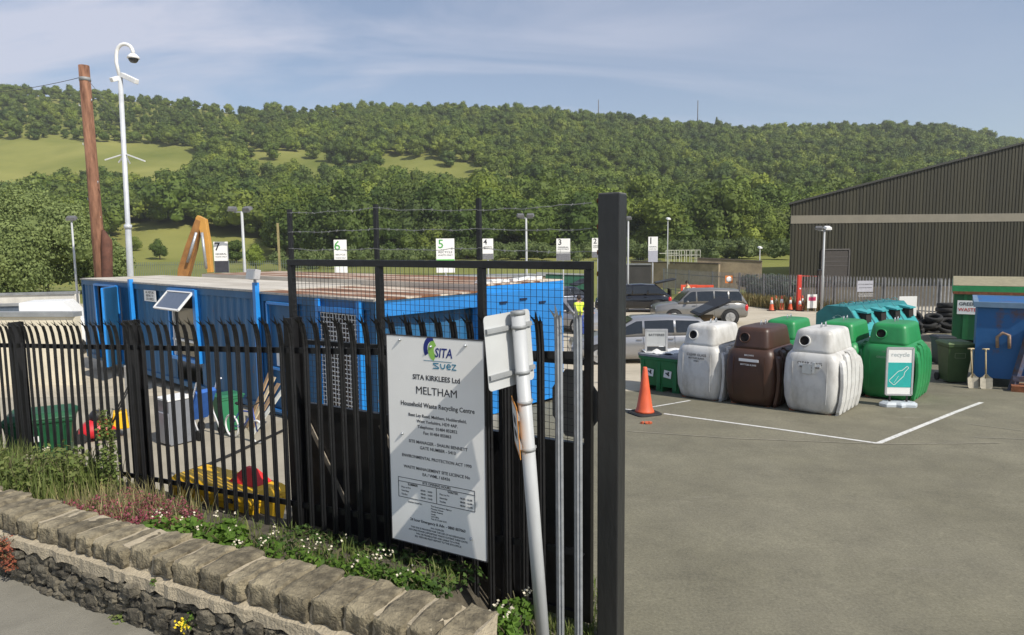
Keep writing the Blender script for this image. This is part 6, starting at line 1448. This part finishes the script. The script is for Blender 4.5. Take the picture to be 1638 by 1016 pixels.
while D < 556:
    step = 6.6 + D * .003; x = -1.05 * D; 
    while x < 1.02 * D:
        xx = x + rt.uniform(-2.6, 2.6); DD = D + rt.uniform(-2.8, 2.8); px = 819 + F * xx / DD
        sc = rt.uniform(.62, 1.22) * (.85 if D > 480 else (1.28 if D < 235 else 1.0))
        z = hill_z(px, DD)
        bx, by = project((xx, DD, z)); hp2 = 12.5 * sc * F / DD; wp_ = 4.6 * sc * F / DD; ok = True
        for poly in FIELDS:
            for fx, fy in ((0, .92), (-.5, .72), (.5, .72), (-.85, .4), (.85, .4), (0, .45), (0, .04)):
                if inside(bx + fx * wp_, by - fy * hp2, poly): ok = False; break
            if not ok: break
        if ok and any(inside(bx, by, p_) for p_ in SPARSE): sc *= rt.choice((.35, .45, .6, .8, .9))
        if ok and by > 440: ok = False
        if ok: cands.append((DD, xx, z, sc, bx, by))
        x += step
    D += step * .88
print('trees', len(cands))
vis = [c for c in cands if -60 < c[4] < 1700]
vis.sort(key=lambda c: c[0]); near = vis[:255]; nearset = set(id(c) for c in near); rest = [c for c in cands if id(c) not in nearset]
for c in near:
    DD, xx, z, sc, bx, by = c
    if bx < 460: lb, gr = 'broadleaf tree in the wood edge above the lower left field', 'trees of the wood above the lower left field'
    elif bx < 980: lb, gr = 'broadleaf tree in the front of the wood seen above the open gate', 'trees of the wood behind the gate'
    else: lb, gr = 'broadleaf tree in the front of the wood between the gate post and the warehouse', 'trees of the wood left of the warehouse'
    make_tree(rt.randrange(7), lb, (xx, DD, z - .3), (sc * rt.uniform(.9, 1.15), sc * rt.uniform(.9, 1.15), sc * rt.uniform(.85, 1.15)), rt.uniform(0, 6.28), group=gr)
# the rest of the wood on the hill: one mass
low = []
for i in range(9):
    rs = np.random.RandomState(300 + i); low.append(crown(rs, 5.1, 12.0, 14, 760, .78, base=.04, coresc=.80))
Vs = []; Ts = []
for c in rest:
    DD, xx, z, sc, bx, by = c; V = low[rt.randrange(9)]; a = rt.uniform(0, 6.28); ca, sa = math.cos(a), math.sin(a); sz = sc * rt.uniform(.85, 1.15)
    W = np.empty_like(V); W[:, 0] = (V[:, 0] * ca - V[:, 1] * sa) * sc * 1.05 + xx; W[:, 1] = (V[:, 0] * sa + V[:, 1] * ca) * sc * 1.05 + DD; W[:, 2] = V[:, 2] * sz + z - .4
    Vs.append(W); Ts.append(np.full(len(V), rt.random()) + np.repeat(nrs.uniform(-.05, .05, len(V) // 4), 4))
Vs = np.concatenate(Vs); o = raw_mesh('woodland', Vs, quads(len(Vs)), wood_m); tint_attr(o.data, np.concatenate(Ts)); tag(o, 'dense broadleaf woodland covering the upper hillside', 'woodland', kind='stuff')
# single trees and bushes that stand out
def hill_pt(px, py):                   # where the ray through the pixel meets the hill
    for D in np.arange(100, 560, 1.0):
        p = at(px, py, D)
        if p.z <= hill_z(px, D): return p, D
    return p, D
singles = [(346, 262, 1.30, 'tall dark round tree standing alone at the right end of the upper left field'), (402, 253, .62, 'small round bush just right of the lone tree on the upper field'), (256, 416, .5, 'small dark bush in the middle of the lower left field'), (214, 402, .42, 'small bush in the lower left field beside the camera mast'), (378, 422, .6, 'dark bush behind the twin floodlight post in the lower field'), (582, 259, .62, 'bright yellow green small tree on the strip of field across the hill'), (410, 432, .5, 'leafy bush at the right end of the lower left field')]
for px_, py_, sc_, lb in singles:
    p, D_ = hill_pt(px_, py_); make_tree(rt.randrange(7), lb, (p.x, p.y, p.z - .3), sc_, rt.uniform(0, 6))
for px_, D_, sc_, lb in ((1144, 548, (.45, .45, 1.15), 'narrow dark conifer standing up from the ridge line beside the tall mast'),): 
    z = hill_z(px_, D_); p = at(px_, 300, D_); make_tree(2, lb, (p.x, D_, z), sc_, 1.0)
# ridge trees that break the skyline
ridge = [c_ for c_ in ((440, 1.0), (470, .95), (492, .8), (515, 1.0), (560, .9), (590, .95), (640, 1.0), (670, 1.05), (700, 1.1), (728, 1.1), (760, .9), (880, 1.1), (905, .9), (1020, .9), (1095, 1.0), (1125, .9), (14, .9), (60, .8), (118, .8))]
for px_, sc_ in ridge:
    D_ = 544; z = hill_z(px_, D_); p = at(px_, 300, D_); make_tree(rt.randrange(7), 'rounded dark tree on the ridge skyline', (p.x, D_, z - .5), (sc_ * .9, sc_ * .9, sc_ * .75), rt.uniform(0, 6), group='rounded trees along the ridge skyline')
# near willows on the left
will_m = foliage('willow_foliage', [(.17, .225, .075), (.22, .27, .10), (.19, .245, .09)], trans=.3, nscale=.8)
for i, (px_, D_, Rx, H, lb) in enumerate(((75, 62, 6.0, 11.6, 'large grey green willow at the left edge in front of the lower field'), (-40, 60, 6.5, 10.8, 'grey green willow cut by the left edge of the picture'), (158, 66, 3.4, 6.6, 'smaller grey green willow behind the telegraph pole'), (10, 56, 4.0, 7.2, 'low bushy willow in front of the two large ones at the left edge'))):
    rs = np.random.RandomState(500 + i); V = crown(rs, Rx, H, 34, 24000, .22, base=.0, coresc=.5); p = gp(px_, D_)
    t = thing('willow_tree', lb, 'tree', p, rs.uniform(0, 6)); c = raw_mesh('crown', V, quads(len(V)), will_m, t); tint_attr(c.data, np.repeat(rs.uniform(0, .3, len(V) // 4), 4)); trunk_mb(H * .8, .22).build('trunk', bark, t)
# scrub along the foot of the wood and by the far fence
def scrub(name, label, cat, pts, m, nq, size, hh, rr2, kind=None, seed=1):
    rs = np.random.RandomState(seed); Vs = []
    for (x, y, z) in pts:
        V = crown(rs, rr2, hh, 9, nq, size, base=.0, coresc=.72); Vs.append(V + np.array([x, y, z]))
    V = np.concatenate(Vs); o = raw_mesh(name, V, quads(len(V)), m); tint_attr(o.data, np.repeat(rs.uniform(0, .5, len(V) // 4), 4)); return tag(o, label, cat, kind=kind)
bush_m = foliage('bush_foliage', [(.10, .14, .045), (.13, .18, .055), (.16, .20, .075)], trans=.3, nscale=1.5)
pts = [(at(px_, 430, D_).x, D_, hill_z(px_, D_) if D_ > 60 else gz(D_)) for px_, D_ in [(x, 132 + rt.uniform(-8, 14)) for x in range(455, 1260, 22)]]
scrub('scrub', 'pale green scrub along the foot of the wood beyond the yard', 'scrub', pts, bush_m, 1100, .34, 4.2, 3.4, 'stuff', 3)
buddl = foliage('blue_green_scrub', [(.05, .075, .055), (.07, .10, .07)], trans=.2, nscale=1)
pts = [(at(px_, 470, D_).x, D_, gz(D_)) for px_, D_ in ((1228, 45.5), (1245, 46), (1260, 44), (1215, 47), (1200, 49))]
scrub('shrub', 'dusky blue green shrubs behind the far palisade at the warehouse corner', 'shrub', pts, buddl, 900, .16, 2.3, 1.1, 'stuff', 9)
# grass made of blades
def blades(name, label, cat, pts, h, w, m, seed=2, kind=None, lean=.35, per=1, spread=.03):
    rs = np.random.RandomState(seed); P = np.repeat(np.array(pts, dtype=float), per, 0); n = len(P); P[:, :2] += rs.normal(size=(n, 2)) * spread
    hh = h * rs.uniform(.45, 1.2, n); a = rs.uniform(0, 2 * PI, n); d = np.stack([np.cos(a), np.sin(a), 0 * a], 1); q = np.stack([-np.sin(a), np.cos(a), 0 * a], 1) * (w * rs.uniform(.6, 1.3, n) / 2)[:, None]
    ln_ = rs.uniform(0, lean, n); mid = P + d * (hh * ln_ * .35)[:, None] + np.array([0, 0, 1]) * (hh * .55)[:, None]; tip = P + d * (hh * ln_)[:, None] + np.array([0, 0, 1]) * (hh * .97)[:, None]
    V = np.stack([P - q, P + q, mid + q * .8, mid - q * .8, mid - q * .8, mid + q * .8, tip + q * .12, tip - q * .12], 1).reshape(-1, 3)
    o = raw_mesh(name, V, quads(len(V)), m); tint_attr(o.data, np.repeat(rs.uniform(0, 1, n), 8)); return tag(o, label, cat, kind=kind)
dry_m = foliage('dry_grass', [(.26, .20, .09), (.34, .27, .13), (.18, .17, .07)], trans=.3, nscale=2)
pts = []
for i in range(2600):
    px_ = rt.uniform(1150, 1420); D_ = float(np.interp(px_, [1060, 1100, 1180, 1262, 1500], [58, 52, 45.5, 40.5, 34.2])) - rt.uniform(.1, 1.6) * (1 if px_ < 1250 else .3); x = at(px_, 480, D_).x; pts.append((x, D_, gz(D_)))
pts = [p_ for p_ in pts if p_[0] / p_[1] < (1262 - 819) / F or rt.random() < .12]
blades('dry_grass', 'strip of dry tan weeds along the foot of the far palisade fence', 'grass', pts, .75, .05, dry_m, kind='stuff', spread=.12, per=3)
# verge planting between wall and fence
green_m = foliage('verge_green', [(.13, .18, .045), (.17, .22, .06), (.24, .26, .10), (.10, .15, .04)], trans=.35, nscale=6)
straw_m = foliage('verge_straw', [(.34, .28, .14), (.24, .23, .10), (.42, .36, .20)], trans=.3, nscale=6)
leaf_m = foliage('bramble_leaf', [(.09, .17, .025), (.14, .24, .04), (.065, .125, .02)], trans=.35, nscale=8)
def vz(s, f): return ZC - 2.66 - .02 * s + (.2 if s > .9 else -.15) - .18 * f
def vpt(s, f):                         # f: 0 just behind the coping, 1 at the fence
    a = W0 + WD * (s - .1) - WN * .42; b_ = fr(s, .02); return (a.x + (b_.x - a.x) * f, a.y + (b_.y - a.y) * f, vz(s, f))
def clump(name, label, cat, pts, r, h, n, size, m, seed, tint=(0, 1)):
    """leafy plant: leaves spread through a volume, on thin stems"""
    rs = np.random.RandomState(seed); Vs = []
    t = thing(name, label, cat, pts[0])
    o0 = np.array(pts[0])
    for p in pts:
        k = rs.uniform(.8, 1.15); d = rs.normal(size=(n, 3)); d /= np.linalg.norm(d, axis=1)[:, None]; d[:, 2] = np.abs(d[:, 2]); rad = rs.uniform(.35, 1, (n, 1)) ** .6
        pos = np.array(p) - o0 + d * rad * np.array([r * k, r * k, h * k]); nm = d * .5 + np.array([0, 0, .6]) + rs.normal(size=(n, 3)) * .55; nm /= np.linalg.norm(nm, axis=1)[:, None]
        a = np.cross(nm, rs.normal(size=(n, 3))); a /= np.linalg.norm(a, axis=1)[:, None]; b_ = np.cross(nm, a); s = size * rs.uniform(.6, 1.3, (n, 1)); a *= s * .5; b_ *= s * .36
        Vs.append(np.stack([pos - a, pos - a * .1 - b_, pos + a, pos - a * .1 + b_], 1).reshape(-1, 3))
    V = np.concatenate(Vs); o = raw_mesh('leaves', V, quads(len(V)), m, t); tint_attr(o.data, np.repeat(rs.uniform(tint[0], tint[1], len(V) // 4), 4))
    mb = MB()
    for p in pts:
        for _ in range(5):
            a = rs.uniform(0, 6.28); q = Vector(p) - Vector(pts[0]); mb.tube([q, q + Vector((math.cos(a) * r * .4, math.sin(a) * r * .4, h * .5)), q + Vector((math.cos(a) * r * .8, math.sin(a) * r * .8, h * .85))], .004, 5, False)
    mb.build('stems', mat('stem_brown', (.10, .09, .04), .8), t); return t
petal_w = mat('white_petal', (.62, .56, .42), .6, var=.08); petal_y = mat('yellow_petal', (.75, .55, .02), .6); petal_r = mat('red_petal', (.6, .05, .08), .6)
def flowers(t, spots_, m, r=.012, n=14, seed=3):
    rs = random.Random(seed); mb = MB(); o0 = t.location
    for p in spots_:
        for _ in range(n):
            c = Vector(p) - o0 + Vector((rs.uniform(-.035, .035), rs.uniform(-.035, .035), rs.uniform(-.03, .03)))
            u = Vector((rs.uniform(-1, 1), rs.uniform(-1, 1), rs.uniform(.0, 1))).normalized(); a = u.cross(Vector((.3, .5, .8))).normalized() * r; b_ = u.cross(a).normalized() * r
            mb.add([c - a, c - b_ * .8, c + a, c + b_ * .8], [(0, 1, 2, 3)])
    mb.build('flowers', m, t)
# left: nettles and mallow, tall
sl_ = lambda px: float(np.interp(px, [-80, 5, 190, 450, 640, 780, 860], [9.6, 8.17, 5.6, 3.02, 1.75, .95, .4]))
def V3(px, f): return vpt(sl_(px), f)
ps = [V3(x, f) for x in (10, 40, 75, 110) for f in (.25, .6)]
t = clump('nettle_patch', 'thick green nettle and cow parsley patch at the left end of the verge', 'plants', ps, .30, .40, 420, .055, green_m, 21)
flowers(t, [Vector(p) + Vector((rnd.uniform(-.15, .15), rnd.uniform(-.2, .1), rnd.uniform(.12, .40))) for p in ps for _ in range(2)], petal_w, .013, 10)
pts = [V3(rt.uniform(-60, 190), rt.uniform(.1, .95)) for _ in range(700)]
blades('verge_grass', 'tall green grass on the verge in front of the leftmost fence bays', 'grass', pts, .40, .011, green_m, 22, 'stuff', .5, 3, .05)
ps = [V3(x, f) for x in (120, 145, 165) for f in (.3, .6, .85)]
clump('weed_clump', 'bushy bright green weeds before the second fence post', 'plants', ps, .20, .50, 210, .06, green_m, 23)
p = V3(192, .8); clump('willowherb', 'tall yellow green weed climbing up the second fence post', 'plants', [p, (p[0], p[1], p[2] + .35), (p[0] - .02, p[1], p[2] + .65)], .11, .4, 260, .04, green_m, 24, (.4, 1))
pts = [V3(rt.uniform(190, 345), rt.uniform(.1, .95)) for _ in range(420)]
blades('dry_grass', 'pale dry grass stalks on the verge right of the second fence post', 'grass', pts[:230], .26, .009, straw_m, 25, 'stuff', .6, 3, .04)
blades('verge_grass', 'short green grass mixed along the verge behind the coping', 'grass', [V3(rt.uniform(170, 800), rt.uniform(.02, .95)) for _ in range(700)], .11, .010, green_m, 26, 'stuff', .7, 3, .04)
# red valerian
val_m = foliage('valerian_flower', [(.36, .07, .13), (.26, .05, .08), (.46, .16, .22), (.22, .08, .06)], trans=.3, nscale=10)
ps = [V3(x, f) for x in (262, 285, 310, 338, 362) for f in (.12, .35, .6)]
t = clump('red_valerian', 'mass of dusty pink and maroon flowering plant spilling behind the coping', 'plants', ps, .16, .24, 420, .022, val_m, 27)
ps = [V3(x, f) for x in (275, 320, 355) for f in (.2, .5)]
clump('low_weeds', 'low green leaves growing beneath the pink flowers', 'plants', ps, .2, .12, 160, .05, green_m, 28)
# bramble with white flowers
ps = [V3(x, f) for x, f in ((395, .1), (420, .25), (445, .1), (462, .3), (430, .5))]
t = clump('bramble', 'bright green bramble with white flowers at the foot of the third fence post', 'plants', ps, .19, .24, 230, .075, leaf_m, 29)
flowers(t, [Vector(p) + Vector((rnd.uniform(-.12, .12), rnd.uniform(-.12, .1), rnd.uniform(.2, .33))) for p in ps for _ in range(2)], petal_w, .011, 6, 5)
ps = [V3(x, f) for x, f in ((490, .2), (520, .35), (545, .2), (575, .35), (600, .3))]
t = clump('bramble', 'bramble with cream flower clusters below the left edge of the information board', 'plants', ps, .15, .18, 110, .055, leaf_m, 30)
flowers(t, [Vector(p) + Vector((rnd.uniform(-.1, .1), rnd.uniform(-.12, .1), rnd.uniform(.16, .3))) for p in ps for _ in range(2)], petal_w, .011, 6, 6)
ps = [V3(x, f) for x, f in ((635, .35), (670, .4), (700, .35), (735, .3), (760, .4))]
t = clump('bramble', 'bramble with cream flowers under the lower edge of the information board', 'plants', ps, .14, .18, 110, .055, leaf_m, 31)
flowers(t, [Vector(p) + Vector((rnd.uniform(-.1, .1), rnd.uniform(-.1, .08), rnd.uniform(.14, .3))) for p in ps for _ in range(2)], petal_w, .011, 6, 7)
ps = []
for px_, py_ in ((805, 985), (830, 965), (815, 1005), (790, 1000)):
    d = ray(px_, py_); zt_ = ZC - 2.58; k = (zt_ - ZC) / d.z; q = Vector((0, 0, ZC)) + d * k; ps.append((q.x, q.y, zt_ - .12))
t = clump('bramble', 'bramble with white flowers at the foot of the leaning sign pole', 'plants', ps, .12, .2, 170, .06, leaf_m, 32)
flowers(t, [Vector(p) + Vector((rnd.uniform(-.08, .08), rnd.uniform(-.1, .05), rnd.uniform(.14, .26))) for p in ps for _ in range(2)], petal_w, .012, 8, 8)
gr_pts = []
for _ in range(420):
    px_, py_ = rt.uniform(850, 958), rt.uniform(935, 1040); q = gpix(px_, py_); gr_pts.append((q.x, q.y, q.z))
blades('verge_grass', 'yellow green grass on the ground between the galvanised pales and the gate post', 'grass', gr_pts, .10, .010, green_m, 33, 'stuff', .7, 3, .04)
ivy_m = foliage('dark_ivy', [(.035, .07, .018), (.06, .11, .025), (.09, .15, .035)], trans=.25, nscale=8)
ps = [V3(x, f) for x in (480, 515, 550, 590, 630, 670, 710, 750, 780) for f in (.55, .9)]
clump('ivy', 'dark green low ivy along the foot of the fence beneath the board', 'plants', ps, .17, .09, 110, .045, ivy_m, 51)
ps = [V3(x, f) for x in (700, 740, 775, 800) for f in (.15, .4)]
clump('ivy', 'dark green leaves behind the last coping stones', 'plants', ps, .14, .16, 150, .05, ivy_m, 52)
# plants growing from the wall face
def wallpt(px, py):
    d = ray(px, py); o_ = Vector((0, 0, ZC)); n_ = WN; q0 = W0 + WN * .04; k = (q0 - o_).dot(n_) / d.dot(n_); return o_ + d * k
t = clump('wall_weed', 'reddish brown weed growing from the wall at the left edge', 'plants', [tuple(wallpt(2, 895)), tuple(wallpt(14, 882)), tuple(wallpt(-20, 880)), tuple(wallpt(25, 905))], .14, .16, 300, .026, mat('x', (.3, .1, .07)) if False else foliage('rusty_weed', [(.34, .10, .06), (.24, .07, .05), (.40, .2, .10)], trans=.3, nscale=8), 34)
clump('wall_weed', 'bright green leafy weed at the foot of the wall by the left edge', 'plants', [tuple(wallpt(2, 935)), tuple(wallpt(-15, 925))], .10, .10, 160, .04, leaf_m, 35)
q = wallpt(178, 1000); clump('wall_weed', 'tuft of green weeds where the wall meets the pavement', 'plants', [(q.x, q.y, q.z - .05), tuple(wallpt(192, 1008))], .09, .12, 150, .035, green_m, 36)
q = wallpt(305, 1000); t = clump('wall_weed', 'small yellow flowered weed on the wall face', 'plants', [tuple(q)], .07, .09, 60, .03, leaf_m, 37)
flowers(t, [q + WN * .08 + Vector((0, 0, .07)), q + WN * .08 + Vector((.03, 0, .02))], petal_y, .012, 12, 9)
q = wallpt(246, 935); clump('wall_weed', 'tiny green sprig in the pale mortar of the wall', 'plants', [tuple(q)], .03, .05, 30, .02, leaf_m, 38)
# ------------------------------------------------------------------ air
hz = bpy.data.materials.new('haze'); hz.use_nodes = True; hn = hz.node_tree; hn.nodes.clear()
ho = hn.nodes.new('ShaderNodeOutputMaterial'); hv = hn.nodes.new('ShaderNodeVolumePrincipled'); hv.inputs['Color'].default_value = (.86, .87, .88, 1); hv.inputs['Density'].default_value = .00030; hv.inputs['Anisotropy'].default_value = .2
hn.links.new(hv.outputs[0], ho.inputs['Volume'])
o = MB().box((0, 400, 105), (4400, 1400, 235)).build('haze', hz); tag(o, kind='stuff')
